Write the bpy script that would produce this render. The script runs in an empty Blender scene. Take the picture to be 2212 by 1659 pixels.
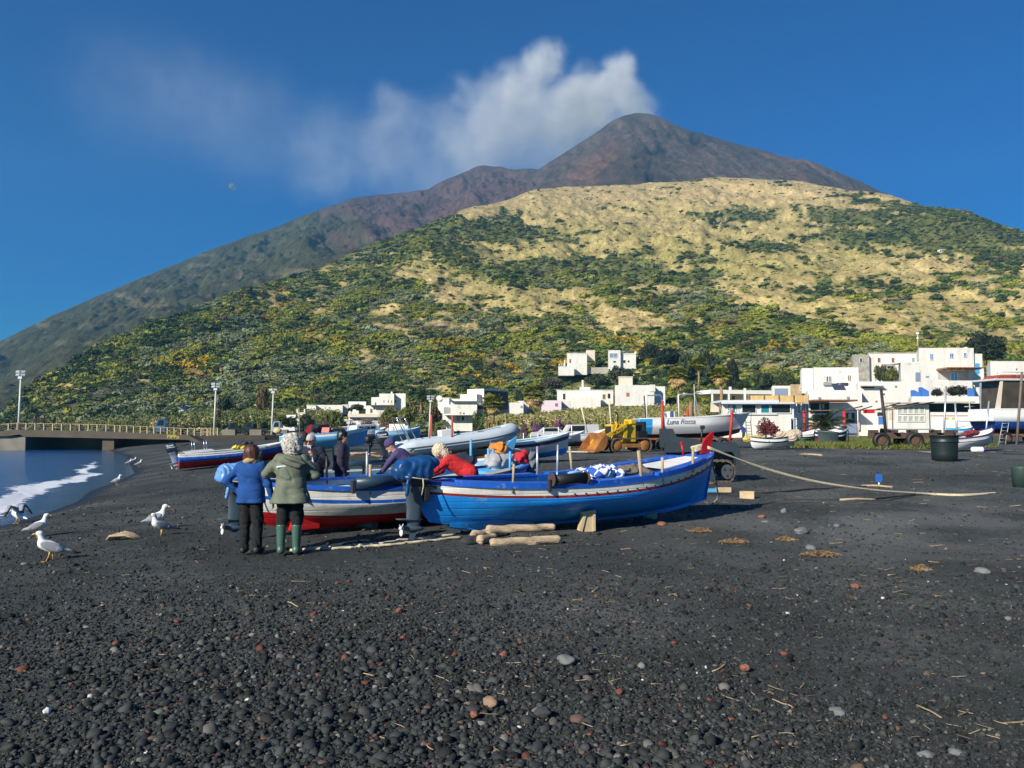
import bpy, bmesh, math, random
import numpy as np
from mathutils import Vector, Matrix, Quaternion
R = math.radians
PI = math.pi
S = bpy.context.scene
C = S.collection.objects
rng = np.random.default_rng(7)
random.seed(7)
CAMH = 2.4
PITCH = R(3.17)
F = 830.0
NOW = np.seterr(over='ignore')
def ray(u, v):
 a = (u - 512) / F
 b = (384 - v) / F
 c, s = math.cos(PITCH), math.sin(PITCH)
 return (a, c - b * s, s + b * c)
def at(u, v, y):
 d = ray(u, v)
 k = y / d[1]
 return Vector((d[0] * k, y, CAMH + d[2] * k))
def tanel(u, v):
 d = ray(u, v)
 return d[2] / math.hypot(d[0], d[1])
def sea_hit(u, v):
 d = ray(u, v)
 k = -CAMH / d[2]
 return d[0] * k, d[1] * k
_sh = [sea_hit(*p) for p in ((0, 526), (48, 512), (74, 502), (88, 491), (113, 483), (133, 473.5), (129, 466), (126, 457), (109, 450.5), (97, 446.5), (60, 442), (22, 439.5))]
SHY = np.array([-20, 5] + [p[1] for p in _sh] + [420])
SHX = np.array([-11.0, -11.8] + [p[0] for p in _sh] + [-300])
def gz(x, y):
 x = np.asarray(x, float)
 y = np.asarray(y, float)
 xs = np.interp(y, SHY, SHX)
 d = (x - xs) * 0.9
 inl = 0.65 + 0.6 * (1 - np.exp(-np.maximum(y - 13, 0) / 30)) + 0.4 * (1 - np.exp(-np.maximum(x - 4, 0) / 25)) * np.clip((y - 14) / 20, 0, 1)
 w = 4 + 0.02 * np.clip(y, 0, 200)
 z = np.where(d > 0, inl * (1 - np.exp(-np.maximum(d, 0) / w)), 0.09 * d)
 return np.maximum(z, -3)
def gp(u, v, y0=3.5, y1=400):
 d = ray(u, v)
 k = y0
 while k < y1:
  x, y, z = d[0] * k, d[1] * k, CAMH + d[2] * k
  if z <= float(gz(x, y)):
   break
  k *= 1.004
 return Vector((d[0] * k, d[1] * k, float(gz(d[0] * k, d[1] * k))))
def ground(x, y):
 return Vector((x, y, float(gz(x, y))))
def _h(ix, iy, s):
 h = (ix * 374761393 + iy * 668265263 + s * 144269504) & 0xffffffff
 h = ((h ^ (h >> 13)) * 1274126177) & 0xffffffff
 return ((h ^ (h >> 16)) & 0xffff) / 65535.0
def vnoise(x, y, s=0):
 x = np.asarray(x, float); y = np.asarray(y, float)
 ix = np.floor(x).astype(np.int64); iy = np.floor(y).astype(np.int64)
 fx = x - ix; fy = y - iy
 fx = fx * fx * (3 - 2 * fx); fy = fy * fy * (3 - 2 * fy)
 a = _h(ix, iy, s) * (1 - fx) + _h(ix + 1, iy, s) * fx
 b = _h(ix, iy + 1, s) * (1 - fx) + _h(ix + 1, iy + 1, s) * fx
 return a * (1 - fy) + b * fy
def fbm(x, y, o=4, s=0):
 r = 0; a = 0.5; t = 0
 for i in range(o):
  r = r + a * vnoise(x * 2 ** i, y * 2 ** i, s + i * 17); t += a; a *= 0.5
 return r / t
def sstep(a, b, x):
 t = np.clip((x - a) / (b - a), 0, 1)
 return t * t * (3 - 2 * t)
def link(name, me, parent=None, loc=None, rotz=0):
 o = bpy.data.objects.new(name, me)
 C.link(o)
 if parent is not None:
  o.parent = parent
 if loc is not None:
  o.location = loc
 if rotz:
  o.rotation_euler = (0, 0, rotz)
 return o
def tag(o, label=None, cat=None, group=None, kind=None):
 if label: o['label'] = label
 if cat: o['category'] = cat
 if group: o['group'] = group
 if kind: o['kind'] = kind
 return o
def thing(name, label, cat, loc=(0, 0, 0), rotz=0, group=None):
 o = bpy.data.objects.new(name, None)
 C.link(o)
 o.empty_display_size = 0.2
 o.location = loc
 o.rotation_euler = (0, 0, rotz)
 return tag(o, label, cat, group)
KIDS = {}
def kids(o):
 return [c for c in S.collection.objects if c.parent == o]
def dup(root, loc=None, rotz=None, label=None, group=None, scale=None):
 r = root.copy(); C.link(r)
 if loc is not None: r.location = loc
 if rotz is not None: r.rotation_euler = (root.rotation_euler[0], root.rotation_euler[1], rotz)
 if scale is not None: r.scale = (scale,) * 3 if isinstance(scale, (int, float)) else scale
 if label: r['label'] = label
 if group: r['group'] = group
 for ch in kids(root):
  c = ch.copy(); C.link(c); c.parent = r
  for g in kids(ch):
   d = g.copy(); C.link(d); d.parent = c
 return r
class NT:
 def __init__(s, tree):
  s.t = tree
 def n(s, typ, **kw):
  nd = s.t.nodes.new(typ)
  for k, v in kw.items():
   if k.startswith('_'):
    nd.inputs[k[1:]].default_value = v
   else:
    setattr(nd, k, v)
  return nd
 def l(s, a, b):
  s.t.links.new(a, b)
 def math(s, op, a, b=None, clamp=False):
  nd = s.t.nodes.new('ShaderNodeMath'); nd.operation = op; nd.use_clamp = clamp
  for i, x in enumerate((a, b)):
   if x is None: continue
   if isinstance(x, (int, float)): nd.inputs[i].default_value = x
   else: s.t.links.new(x, nd.inputs[i])
  return nd.outputs[0]
 def mix(s, fac, a, b, mode='MIX'):
  nd = s.t.nodes.new('ShaderNodeMix'); nd.data_type = 'RGBA'; nd.blend_type = mode
  for key, x in ((0, fac), (6, a), (7, b)):
   if isinstance(x, (int, float)): nd.inputs[key].default_value = x
   elif isinstance(x, (tuple, list)): nd.inputs[key].default_value = (x[0], x[1], x[2], 1)
   else: s.t.links.new(x, nd.inputs[key])
  return nd.outputs[2]
 def ramp(s, fac, stops, interp='LINEAR'):
  nd = s.t.nodes.new('ShaderNodeValToRGB')
  cr = nd.color_ramp; cr.interpolation = interp
  while len(cr.elements) < len(stops): cr.elements.new(0.5)
  for e, (p, c) in zip(cr.elements, stops):
   e.position = p
   e.color = (c, c, c, 1) if isinstance(c, (int, float)) else (c[0], c[1], c[2], 1)
  s.t.links.new(fac, nd.inputs[0])
  return nd.outputs[0]
 def noise(s, vec, scale, detail=4, rough=0.55, dist=0):
  nd = s.t.nodes.new('ShaderNodeTexNoise')
  nd.inputs['Scale'].default_value = scale; nd.inputs['Detail'].default_value = detail
  nd.inputs['Roughness'].default_value = rough; nd.inputs['Distortion'].default_value = dist
  if vec is not None: s.t.links.new(vec, nd.inputs['Vector'])
  return nd.outputs['Fac']
def newmat(name):
 m = bpy.data.materials.new(name); m.use_nodes = True
 t = m.node_tree
 b = t.nodes['Principled BSDF']
 return m, NT(t), b
MATS = {}
def M(name, col, rough=0.6, metal=0.0, var=0.18, scale=6.0, bump=0.0, bscale=40.0, wear=0.0, wearcol=(0.25, 0.22, 0.18), stretch=None, spec=0.5, stain=0.0, plank=0):
 """painted / plain surface with soft colour variation, optional chips of wear and bump"""
 if name in MATS: return MATS[name]
 m, N, b = newmat(name)
 tc = N.n('ShaderNodeTexCoord').outputs['Object']
 if stretch:
  mp = N.n('ShaderNodeMapping'); mp.inputs['Scale'].default_value = stretch
  N.l(tc, mp.inputs[0]); tc = mp.outputs[0]
 nz = N.noise(tc, scale, 5)
 k = N.ramp(nz, ((0.25, 1 - var), (0.75, 1 + var)))
 c = N.mix(1.0, col, k, 'MULTIPLY')
 if wear > 0:
  w = N.noise(tc, scale * 3.1, 8, 0.7)
  wm = N.ramp(w, ((0.62 - 0.14 * wear, 0.0), (0.68 - 0.14 * wear, 1.0)))
  w2 = N.noise(tc, scale * 0.6, 2)
  wm = N.math('MULTIPLY', wm, N.ramp(w2, ((0.4, 0.0), (0.6, 1.0))))
  c = N.mix(N.math('MULTIPLY', wm, min(1, 0.5 + wear * .5)), c, wearcol)
 if stain > 0:
  ms = N.n('ShaderNodeMapping'); ms.inputs['Scale'].default_value = (1, 1, .13); N.l(tc, ms.inputs[0])
  sn = N.noise(ms.outputs[0], scale * 2.6, 5, .65)
  c = N.mix(N.math('MULTIPLY', N.ramp(sn, ((.50, 0), (.72, 1))), stain), c, N.mix(1.0, c, wearcol, 'MULTIPLY'))
 N.l(c, b.inputs['Base Color'])
 b.inputs['Roughness'].default_value = rough
 b.inputs['Metallic'].default_value = metal
 b.inputs['Specular IOR Level'].default_value = spec
 if bump > 0:
  bn = N.n('ShaderNodeBump'); bn.inputs['Strength'].default_value = bump; bn.inputs['Distance'].default_value = 0.02
  N.l(N.noise(tc, bscale, 6, 0.6), bn.inputs['Height']); N.l(bn.outputs[0], b.inputs['Normal'])
 if plank:
  wv = N.n('ShaderNodeTexWave', wave_type='BANDS', bands_direction='Z', _Scale=plank, _Distortion=.25); N.l(N.n('ShaderNodeTexCoord').outputs['Object'], wv.inputs['Vector'])
  b2 = N.n('ShaderNodeBump', _Strength=.35, _Distance=.012); N.l(N.ramp(wv.outputs[1], ((0.0, 0.0), (.10, 1.0))), b2.inputs['Height'])
  if bump > 0: N.l(bn.outputs[0], b2.inputs['Normal'])
  N.l(b2.outputs[0], b.inputs['Normal'])
 MATS[name] = m
 return m
def rotm(rx=0, ry=0, rz=0):
 return Matrix.Rotation(rz, 3, 'Z') @ Matrix.Rotation(ry, 3, 'Y') @ Matrix.Rotation(rx, 3, 'X')
class MB:
 def __init__(s):
  s.v = []; s.f = []; s.m = []; s.sm = []
 def add(s, vs, fs, mi=0, smooth=False):
  o = len(s.v)
  s.v.extend([tuple(p) for p in vs])
  for f in fs:
   s.f.append(tuple(i + o for i in f)); s.m.append(mi); s.sm.append(smooth)
  return s
 def box(s, c, d, rot=None, mi=0, bev=0.0):
  x, y, z = d[0] / 2, d[1] / 2, d[2] / 2
  rm = rot if rot is not None else Matrix.Identity(3)
  if not isinstance(rm, Matrix): rm = rotm(*rm)
  c = Vector(c)
  if bev > 0:
   bm = bmesh.new(); bmesh.ops.create_cube(bm, size=1)
   for w in bm.verts: w.co = Vector((w.co.x * d[0], w.co.y * d[1], w.co.z * d[2]))
   bmesh.ops.bevel(bm, geom=bm.edges[:] , offset=bev, segments=2, affect='EDGES', profile=0.5)
   bm.verts.index_update()
   s.add([c + rm @ w.co for w in bm.verts], [[w.index for w in f.verts] for f in bm.faces], mi, False)
   bm.free(); return s
  vs = [c + rm @ Vector((sx * x, sy * y, sz * z)) for sx in (-1, 1) for sy in (-1, 1) for sz in (-1, 1)]
  return s.add(vs, [(0, 1, 3, 2), (4, 6, 7, 5), (0, 4, 5, 1), (2, 3, 7, 6), (0, 2, 6, 4), (1, 5, 7, 3)], mi)
 def bx(s, x0, x1, y0, y1, z0, z1, mi=0, bev=0.0):
  return s.box(((x0 + x1) / 2, (y0 + y1) / 2, (z0 + z1) / 2), (abs(x1 - x0), abs(y1 - y0), abs(z1 - z0)), None, mi, bev)
 def tube(s, pts, r, n=8, mi=0, cap=True, smooth=True, close=False):
  pts = [Vector(p) for p in pts]
  k = len(pts)
  rs = [r] * k if isinstance(r, (int, float)) else list(r)
  T = []
  for i in range(k):
   a = pts[max(i - 1, 0)] if not close else pts[i - 1]
   b = pts[min(i + 1, k - 1)] if not close else pts[(i + 1) % k]
   t = (b - a); T.append(t.normalized() if t.length > 1e-9 else Vector((0, 0, 1)))
  up = Vector((0, 0, 1)) if abs(T[0].z) < 0.9 else Vector((1, 0, 0))
  nrm = (up - T[0] * up.dot(T[0])).normalized()
  vs = []
  for i in range(k):
   nrm = (nrm - T[i] * nrm.dot(T[i]))
   nrm = nrm.normalized() if nrm.length > 1e-6 else T[i].orthogonal().normalized()
   bn = T[i].cross(nrm)
   for j in range(n):
    a = 2 * PI * j / n
    vs.append(pts[i] + (nrm * math.cos(a) + bn * math.sin(a)) * rs[i])
  fs = []
  for i in range(k if close else k - 1):
   i2 = (i + 1) % k
   for j in range(n):
    j2 = (j + 1) % n
    fs.append((i * n + j, i2 * n + j, i2 * n + j2, i * n + j2))
  s.add(vs, fs, mi, smooth)
  if cap and not close:
   o = len(s.v) - k * n
   s.f.append(tuple(o + j for j in range(n))[::1]); s.m.append(mi); s.sm.append(False)
   s.f.append(tuple(o + (k - 1) * n + j for j in range(n))[::-1]); s.m.append(mi); s.sm.append(False)
  return s
 def cyl(s, a, b, r, r2=None, n=12, mi=0, smooth=True):
  return s.tube([a, b], [r, r if r2 is None else r2], n, mi, True, smooth)
 def prism(s, poly, y0, y1, mi=0, plane='xz', mat=None):
  """extrude a polygon; plane xz extrudes along y, xy along z, yz along x"""
  n = len(poly)
  def P(p, k):
   if plane == 'xz': q = Vector((p[0], k, p[1]))
   elif plane == 'xy': q = Vector((p[0], p[1], k))
   else: q = Vector((k, p[0], p[1]))
   return mat @ q if mat is not None else q
  vs = [P(p, y0) for p in poly] + [P(p, y1) for p in poly]
  fs = [tuple(range(n)), tuple(range(2 * n - 1, n - 1, -1))]
  fs += [(i, n + i, n + (i + 1) % n, (i + 1) % n) for i in range(n)]
  return s.add(vs, fs, mi)
 def lathe(s, prof, c=(0, 0, 0), n=20, mi=0, rot=None, smooth=True, sc=(1, 1)):
  c = Vector(c); rm = rot if rot is not None else Matrix.Identity(3)
  vs = []; k = len(prof)
  for (r, z) in prof:
   for j in range(n):
    a = 2 * PI * j / n
    vs.append(c + rm @ Vector((r * math.cos(a) * sc[0], r * math.sin(a) * sc[1], z)))
  fs = [(i * n + j, i * n + (j + 1) % n, (i + 1) * n + (j + 1) % n, (i + 1) * n + j) for i in range(k - 1) for j in range(n)]
  return s.add(vs, fs, mi, smooth)
 def grid(s, rows, mi=0, smooth=True, flip=False, mis=None, closeu=False):
  n = len(rows); m = len(rows[0])
  o = len(s.v)
  for r in rows: s.v.extend([tuple(p) for p in r])
  for i in range(n - 1):
   for j in range(m if closeu else m - 1):
    j2 = (j + 1) % m
    q = (o + i * m + j, o + i * m + j2, o + (i + 1) * m + j2, o + (i + 1) * m + j)
    s.f.append(q[::-1] if flip else q)
    s.m.append(mis[j] if mis else mi); s.sm.append(smooth)
  return s
 def ico(s, c, r, sub=2, sc=(1, 1, 1), rot=None, jit=0.0, mi=0, smooth=True, seed=0):
  bm = bmesh.new(); bmesh.ops.create_icosphere(bm, subdivisions=sub, radius=1)
  rr = random.Random(seed); rm = rot if rot is not None else Matrix.Identity(3); c = Vector(c)
  off = [Vector((rr.uniform(-5, 5), rr.uniform(-5, 5), rr.uniform(-5, 5))) for _ in range(1)][0]
  from mathutils import noise as mn
  vs = []
  for w in bm.verts:
   k = 1 + jit * mn.noise(w.co * 1.3 + off) + jit * 0.5 * mn.noise(w.co * 3.1 + off)
   p = w.co * (r * k)
   vs.append(c + rm @ Vector((p.x * sc[0], p.y * sc[1], p.z * sc[2])))
  bm.verts.index_update()
  s.add(vs, [[w.index for w in f.verts] for f in bm.faces], mi, smooth)
  bm.free(); return s
 def mesh(s, name, mats):
  me = bpy.data.meshes.new(name)
  me.from_pydata(s.v, [], s.f)
  for m in (mats if isinstance(mats, (list, tuple)) else [mats]): me.materials.append(m)
  me.polygons.foreach_set('material_index', s.m)
  me.polygons.foreach_set('use_smooth', s.sm)
  me.update()
  return me
 def build(s, name, mats, parent=None, loc=None, rotz=0, fixn=True):
  me = s.mesh(name, mats)
  if fixn:
   bm = bmesh.new(); bm.from_mesh(me)
   bmesh.ops.recalc_face_normals(bm, faces=bm.faces[:]); bm.to_mesh(me); bm.free()
  return link(name, me, parent, loc, rotz)
def np_mesh(name, V, Q, mat, smooth=True, cols=None):
 me = bpy.data.meshes.new(name)
 V = np.asarray(V, np.float32); Q = np.asarray(Q, np.int32)
 k = Q.shape[1]
 me.vertices.add(len(V)); me.vertices.foreach_set('co', V.ravel())
 me.loops.add(Q.size); me.loops.foreach_set('vertex_index', Q.ravel())
 me.polygons.add(len(Q))
 me.polygons.foreach_set('loop_start', np.arange(0, Q.size, k, dtype=np.int32))
 me.polygons.foreach_set('use_smooth', np.full(len(Q), smooth, bool))
 me.update(calc_edges=True)
 if cols is not None:
  ca = me.color_attributes.new('Col', 'FLOAT_COLOR', 'POINT')
  cc = np.ones((len(V), 4), np.float32); cc[:, :cols.shape[1]] = cols
  ca.data.foreach_set('color', cc.ravel())
 if mat: me.materials.append(mat)
 return me
def grid_faces(n, m):
 i = np.arange(n - 1)[:, None] * m + np.arange(m - 1)[None, :]
 i = i.ravel()
 return np.stack([i, i + 1, i + m + 1, i + m], 1)
class SDF:
 def __init__(s, lo, hi, h):
  s.lo = np.array(lo, float); s.h = h
  s.n = np.ceil((np.array(hi, float) - s.lo) / h).astype(int) + 1
  s.F = np.full(s.n, 9.0, np.float32)
 def _reg(s, lo, hi, pad):
  a = np.clip(np.floor((np.array(lo) - pad - s.lo) / s.h).astype(int), 0, s.n - 1)
  b = np.clip(np.ceil((np.array(hi) + pad - s.lo) / s.h).astype(int) + 1, 1, s.n)
  sl = tuple(slice(a[i], b[i]) for i in range(3))
  g = np.meshgrid(*[s.lo[i] + s.h * np.arange(a[i], b[i]) for i in range(3)], indexing='ij')
  return sl, g
 def _put(s, sl, d, k, sub=False):
  A = s.F[sl]
  if sub:
   hh = np.clip(0.5 - 0.5 * (A + d) / k, 0, 1)
   s.F[sl] = A * (1 - hh) + (-d) * hh + k * hh * (1 - hh)
  else:
   hh = np.clip(0.5 + 0.5 * (A - d) / k, 0, 1)
   s.F[sl] = A * (1 - hh) + d * hh - k * hh * (1 - hh)
 def cone(s, a, b, ra, rb=None, k=0.03, flat=None, sub=False):
  rb = ra if rb is None else rb
  a = np.array(a, float); b = np.array(b, float)
  m = max(ra, rb)
  sl, (X, Y, Z) = s._reg(np.minimum(a, b) - m, np.maximum(a, b) + m, k * 1.5 + s.h * 2)
  d = b - a; L = d @ d + 1e-12
  px, py, pz = X - a[0], Y - a[1], Z - a[2]
  t = np.clip((px * d[0] + py * d[1] + pz * d[2]) / L, 0, 1)
  q = np.sqrt((px - t * d[0]) ** 2 + (py - t * d[1]) ** 2 + (pz - t * d[2]) ** 2)
  s._put(sl, (q - (ra + (rb - ra) * t)).astype(np.float32), k, sub)
  return s
 def chain(s, pts, rs, k=0.03):
  for i in range(len(pts) - 1):
   s.cone(pts[i], pts[i + 1], rs[i], rs[i + 1], k)
  return s
 def ell(s, c, r, rot=None, k=0.03, sub=False):
  c = np.array(c, float); r = np.array(r, float) * np.ones(3)
  m = r.max() if rot is not None else r
  sl, (X, Y, Z) = s._reg(c - m, c + m, k * 1.5 + s.h * 2)
  P = np.stack([X - c[0], Y - c[1], Z - c[2]], -1)
  if rot is not None:
   P = P @ np.array(rot)
  q0 = np.linalg.norm(P / r, axis=-1); q1 = np.linalg.norm(P / (r * r), axis=-1)
  s._put(sl, (q0 * (q0 - 1) / np.maximum(q1, 1e-6)).astype(np.float32), k, sub)
  return s
 def box(s, c, r, rot=None, rad=0.02, k=0.02, sub=False):
  c = np.array(c, float); r = np.array(r, float) - rad
  m = np.linalg.norm(r) + rad
  sl, (X, Y, Z) = s._reg(c - m, c + m, k * 1.5 + s.h * 2)
  P = np.stack([X - c[0], Y - c[1], Z - c[2]], -1)
  if rot is not None: P = P @ np.array(rot)
  q = np.abs(P) - r
  d = np.linalg.norm(np.maximum(q, 0), axis=-1) + np.minimum(q.max(-1), 0) - rad
  s._put(sl, d.astype(np.float32), k, sub)
  return s
 def cut(s, n, d0):
  """keep only the side where n.p < d0"""
  g = np.meshgrid(*[s.lo[i] + s.h * np.arange(s.n[i]) for i in range(3)], indexing='ij')
  s.F = np.maximum(s.F, (g[0] * n[0] + g[1] * n[1] + g[2] * n[2] - d0).astype(np.float32))
  return s
 def wob(s, amp, sc, fn=None, sd=0):
  """folds: displace the field with noise"""
  g = np.meshgrid(*[s.lo[i] + s.h * np.arange(s.n[i]) for i in range(3)], indexing='ij')
  x, y, z = g
  if fn is None:
   n1 = vnoise((x + .6 * y + .35 * z) * sc[0], (z + .5 * x) * sc[2], sd); n2 = vnoise((y - .6 * x) * sc[1] * 1.5 + 7, (z - .4 * y) * sc[2] * 1.5 + 3, sd + 5)
   w = np.clip(1 - np.abs(2 * n1 - 1) * 3, 0, 1) * 1.1 + np.clip(1 - np.abs(2 * n2 - 1) * 3.5, 0, 1) * .6 - .5 + (n1 - .5)
  else: w = fn(x, y, z)
  s.F = s.F + (amp * w).astype(np.float32)
  return s
 def mesh(s, name, mat, smooth=True, col=None):
  Fp = np.pad(s.F, 1, constant_values=9.0)
  n = np.array(Fp.shape)
  ins = Fp < 0
  cells = np.zeros(n - 1, int)
  for dx in (0, 1):
   for dy in (0, 1):
    for dz in (0, 1):
     cells += ins[dx:n[0] - 1 + dx, dy:n[1] - 1 + dy, dz:n[2] - 1 + dz]
  act = (cells > 0) & (cells < 8)
  idx = -np.ones(n - 1, np.int64)
  I = np.argwhere(act)
  idx[act] = np.arange(len(I))
  acc = np.zeros((len(I), 3)); cnt = np.zeros(len(I))
  cor = [(a, b, c) for a in (0, 1) for b in (0, 1) for c in (0, 1)]
  for i, p in enumerate(cor):
   for j, q in enumerate(cor):
    if j <= i or sum(abs(p[k] - q[k]) for k in range(3)) != 1: continue
    fa = Fp[I[:, 0] + p[0], I[:, 1] + p[1], I[:, 2] + p[2]]
    fb = Fp[I[:, 0] + q[0], I[:, 1] + q[1], I[:, 2] + q[2]]
    c = (fa < 0) != (fb < 0)
    t = np.where(c, fa / np.where(np.abs(fa - fb) < 1e-9, 1, fa - fb), 0)
    for k in range(3):
     acc[:, k] += np.where(c, p[k] + (q[k] - p[k]) * t, 0)
    cnt += c
  V = (I + acc / np.maximum(cnt, 1)[:, None] - 1) * s.h + s.lo
  Q = []
  for ax in range(3):
   a1, a2 = (ax + 1) % 3, (ax + 2) % 3
   sh = [slice(1, None)] * 3
   lo = [slice(1, -1)] * 3; hi = [slice(1, -1)] * 3
   lo[ax] = slice(0, -1); hi[ax] = slice(1, None)
   A = ins[tuple(lo)]; B = ins[tuple(hi)]
   E = np.argwhere(A != B)
   fl = A[tuple(E.T)]
   base = E.copy(); base[:, a1] += 1; base[:, a2] += 1
   def cell(d1, d2):
    c = base.copy(); c[:, a1] += d1; c[:, a2] += d2
    return idx[c[:, 0], c[:, 1], c[:, 2]]
   q = np.stack([cell(-1, -1), cell(0, -1), cell(0, 0), cell(-1, 0)], 1)
   q = np.where(fl[:, None], q, q[:, ::-1])
   Q.append(q[(q >= 0).all(1)])
  Q = np.concatenate(Q)
  nb = np.zeros_like(V); nc = np.zeros(len(V))
  for i in range(4):
   a, b = Q[:, i], Q[:, (i + 1) % 4]
   np.add.at(nb, a, V[b]); np.add.at(nc, a, 1); np.add.at(nb, b, V[a]); np.add.at(nc, b, 1)
  V = V * 0.6 + 0.4 * nb / np.maximum(nc, 1)[:, None]
  return np_mesh(name, V, Q, mat, smooth)
 def build(s, name, mat, parent=None, loc=None, rotz=0):
  return link(name, s.mesh(name, mat), parent, loc, rotz)
def text_mb(txt, size, mat, name, parent, loc, rot, shear=0.0, extrude=0.004, align='CENTER', spacing=1.0):
 cu = bpy.data.curves.new(name, 'FONT')
 cu.body = txt; cu.size = size; cu.extrude = extrude; cu.shear = shear; cu.align_x = align; cu.align_y = 'CENTER'; cu.space_character = spacing
 t = bpy.data.objects.new(name, cu); C.link(t)
 dg = bpy.context.evaluated_depsgraph_get()
 me = bpy.data.meshes.new_from_object(t.evaluated_get(dg))
 bpy.data.objects.remove(t); bpy.data.curves.remove(cu)
 me.materials.clear(); me.materials.append(mat)
 o = link(name, me, parent, loc)
 o.rotation_euler = rot
 return o
cam = bpy.data.cameras.new('camera'); camo = bpy.data.objects.new('camera', cam); C.link(camo)
camo.location = (0, 0, CAMH); camo.rotation_euler = (PI / 2 + PITCH, 0, 0)
cam.sensor_width = 36; cam.lens = F / 1024 * 36; cam.clip_start = 0.05; cam.clip_end = 60000
S.camera = camo
SUN_AZ, SUN_EL = R(42), R(29)
sd = Vector((math.sin(SUN_AZ) * math.cos(SUN_EL), math.cos(SUN_AZ) * math.cos(SUN_EL), -math.sin(SUN_EL)))
sun = bpy.data.lights.new('sun', 'SUN'); sun.energy = 4.6; sun.angle = R(0.5); sun.color = (1.0, 0.93, 0.80)
suno = bpy.data.objects.new('sun', sun); C.link(suno)
suno.rotation_euler = sd.to_track_quat('-Z', 'Y').to_euler(); suno.location = (-40, -50, 60)
W = bpy.data.worlds.new('World'); S.world = W; W.use_nodes = True
wn = NT(W.node_tree); bg = W.node_tree.nodes['Background']
sky = wn.n('ShaderNodeTexSky', sky_type='NISHITA', sun_disc=False)
sky.sun_elevation = SUN_EL; sky.sun_rotation = math.atan2(-sd.x, -sd.y)
sky.altitude = 900; sky.air_density = 1.0; sky.dust_density = 0.9; sky.ozone_density = 4.0
hs = wn.n('ShaderNodeHueSaturation'); hs.inputs['Saturation'].default_value = 1.45; hs.inputs['Value'].default_value = 1.0
wn.l(sky.outputs[0], hs.inputs['Color'])
wn.l(wn.mix(1.0, hs.outputs[0], (0.20, 0.86, 1.22), 'MULTIPLY'), bg.inputs['Color'])
bg.inputs['Strength'].default_value = 0.055
S.view_settings.view_transform = 'Standard'; S.view_settings.look = 'None'
S.view_settings.exposure = 0.42; S.view_settings.gamma = 1.0
S.cycles.use_denoising = True
try:
 S.cycles.denoiser = 'OPENIMAGEDENOISE'; S.cycles.denoising_input_passes = 'RGB_ALBEDO_NORMAL'
except Exception: pass
S.cycles.max_bounces = 5; S.cycles.diffuse_bounces = 2; S.cycles.glossy_bounces = 2; S.cycles.transmission_bounces = 3
S.cycles.transparent_max_bounces = 8; S.cycles.volume_bounces = 2
S.cycles.volume_step_rate = 1.0; S.cycles.volume_max_steps = 160
S.cycles.use_adaptive_sampling = True; S.cycles.adaptive_threshold = 0.02
S.cycles.sample_clamp_indirect = 4.0
def beach_lump(x, y):
 near = np.exp(-((y - 8) / 14.0) ** 2)
 l = (fbm(x * 0.8, y * 0.8, 4, 3) - .5) * 0.10 + (fbm(x * 3, y * 3, 3, 9) - .5) * 0.05
 return l * (0.5 + 0.5 * near)
def vpix(x, y, z):
 c, s = math.cos(PITCH), math.sin(PITCH)
 zz = z - CAMH
 f = y * c + zz * s; up = -y * s + zz * c
 return 512 + F * x / f, 384 - F * up / f
ny, nx = 420, 460
t = np.linspace(0, 1, ny)
yy = 2.5 * (180 / 2.5) ** t
uu = np.linspace(-1.05, 1.05, nx)
BX = uu[None, :] * (yy[:, None] * 0.75 + 10); BY = np.repeat(yy[:, None], nx, 1)
BZ = gz(BX, BY) + beach_lump(BX, BY) * np.clip((gz(BX, BY) + .1) * 3, 0, 1)
m, N, b = newmat('black_sand')
geo = N.n('ShaderNodeNewGeometry').outputs['Position']
n1 = N.noise(geo, 0.35, 5, 0.6); n2 = N.noise(geo, 9.0, 8, 0.75); n3 = N.noise(geo, 60, 4, 0.7); n4 = N.noise(geo, 2.2, 6, .65)
c = N.ramp(n1, ((0.3, (0.028, 0.032, 0.030)), (0.5, (0.052, 0.058, 0.054)), (0.72, (0.108, 0.114, 0.106))))
c = N.mix(0.9, c, N.ramp(n2, ((0.28, 0.35), (0.55, 1.0), (0.8, 1.9))), 'MULTIPLY')
c = N.mix(0.7, c, N.ramp(n3, ((0.3, 0.5), (0.75, 1.8))), 'MULTIPLY')
c = N.mix(N.ramp(n4, ((0.62, 0.0), (0.75, 0.35))), c, (0.10, 0.10, 0.08))
spk = N.n('ShaderNodeTexVoronoi', _Scale=26.0); N.l(geo, spk.inputs['Vector'])
hz = N.ramp(spk.outputs['Color'], ((0.0, 0.0), (0.93, 0.0), (0.95, 1.0)), 'CONSTANT')
sp = N.math('MULTIPLY', N.math('LESS_THAN', spk.outputs['Distance'], 0.28), hz)
c = N.mix(N.math('MULTIPLY', sp, 0.7), c, (0.24, 0.20, 0.15))
wet = N.n('ShaderNodeAttribute', attribute_name='Col')
sw = N.n('ShaderNodeSeparateColor'); N.l(wet.outputs['Color'], sw.inputs[0])
c = N.mix(N.math('MULTIPLY', sw.outputs[1], .75), c, N.mix(1.0, N.ramp(n3, ((.3, .10), (.75, .23))), (1, 1.01, .95), 'MULTIPLY'))
c = N.mix(sw.outputs[0], c, (0.016, 0.018, 0.020))
N.l(c, b.inputs['Base Color'])
N.l(N.ramp(sw.outputs[0], ((0, 0.9), (1, 0.45))), b.inputs['Roughness']); b.inputs['Specular IOR Level'].default_value = 0.3
bn = N.n('ShaderNodeBump', _Strength=0.9, _Distance=0.03); N.l(N.math('ADD', N.math('MULTIPLY', n2, 1.0), N.math('MULTIPLY', n3, 0.4)), bn.inputs['Height']); N.l(bn.outputs[0], b.inputs['Normal'])
sand = m
ub_, vb_ = vpix(BX, BY, BZ)
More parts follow.
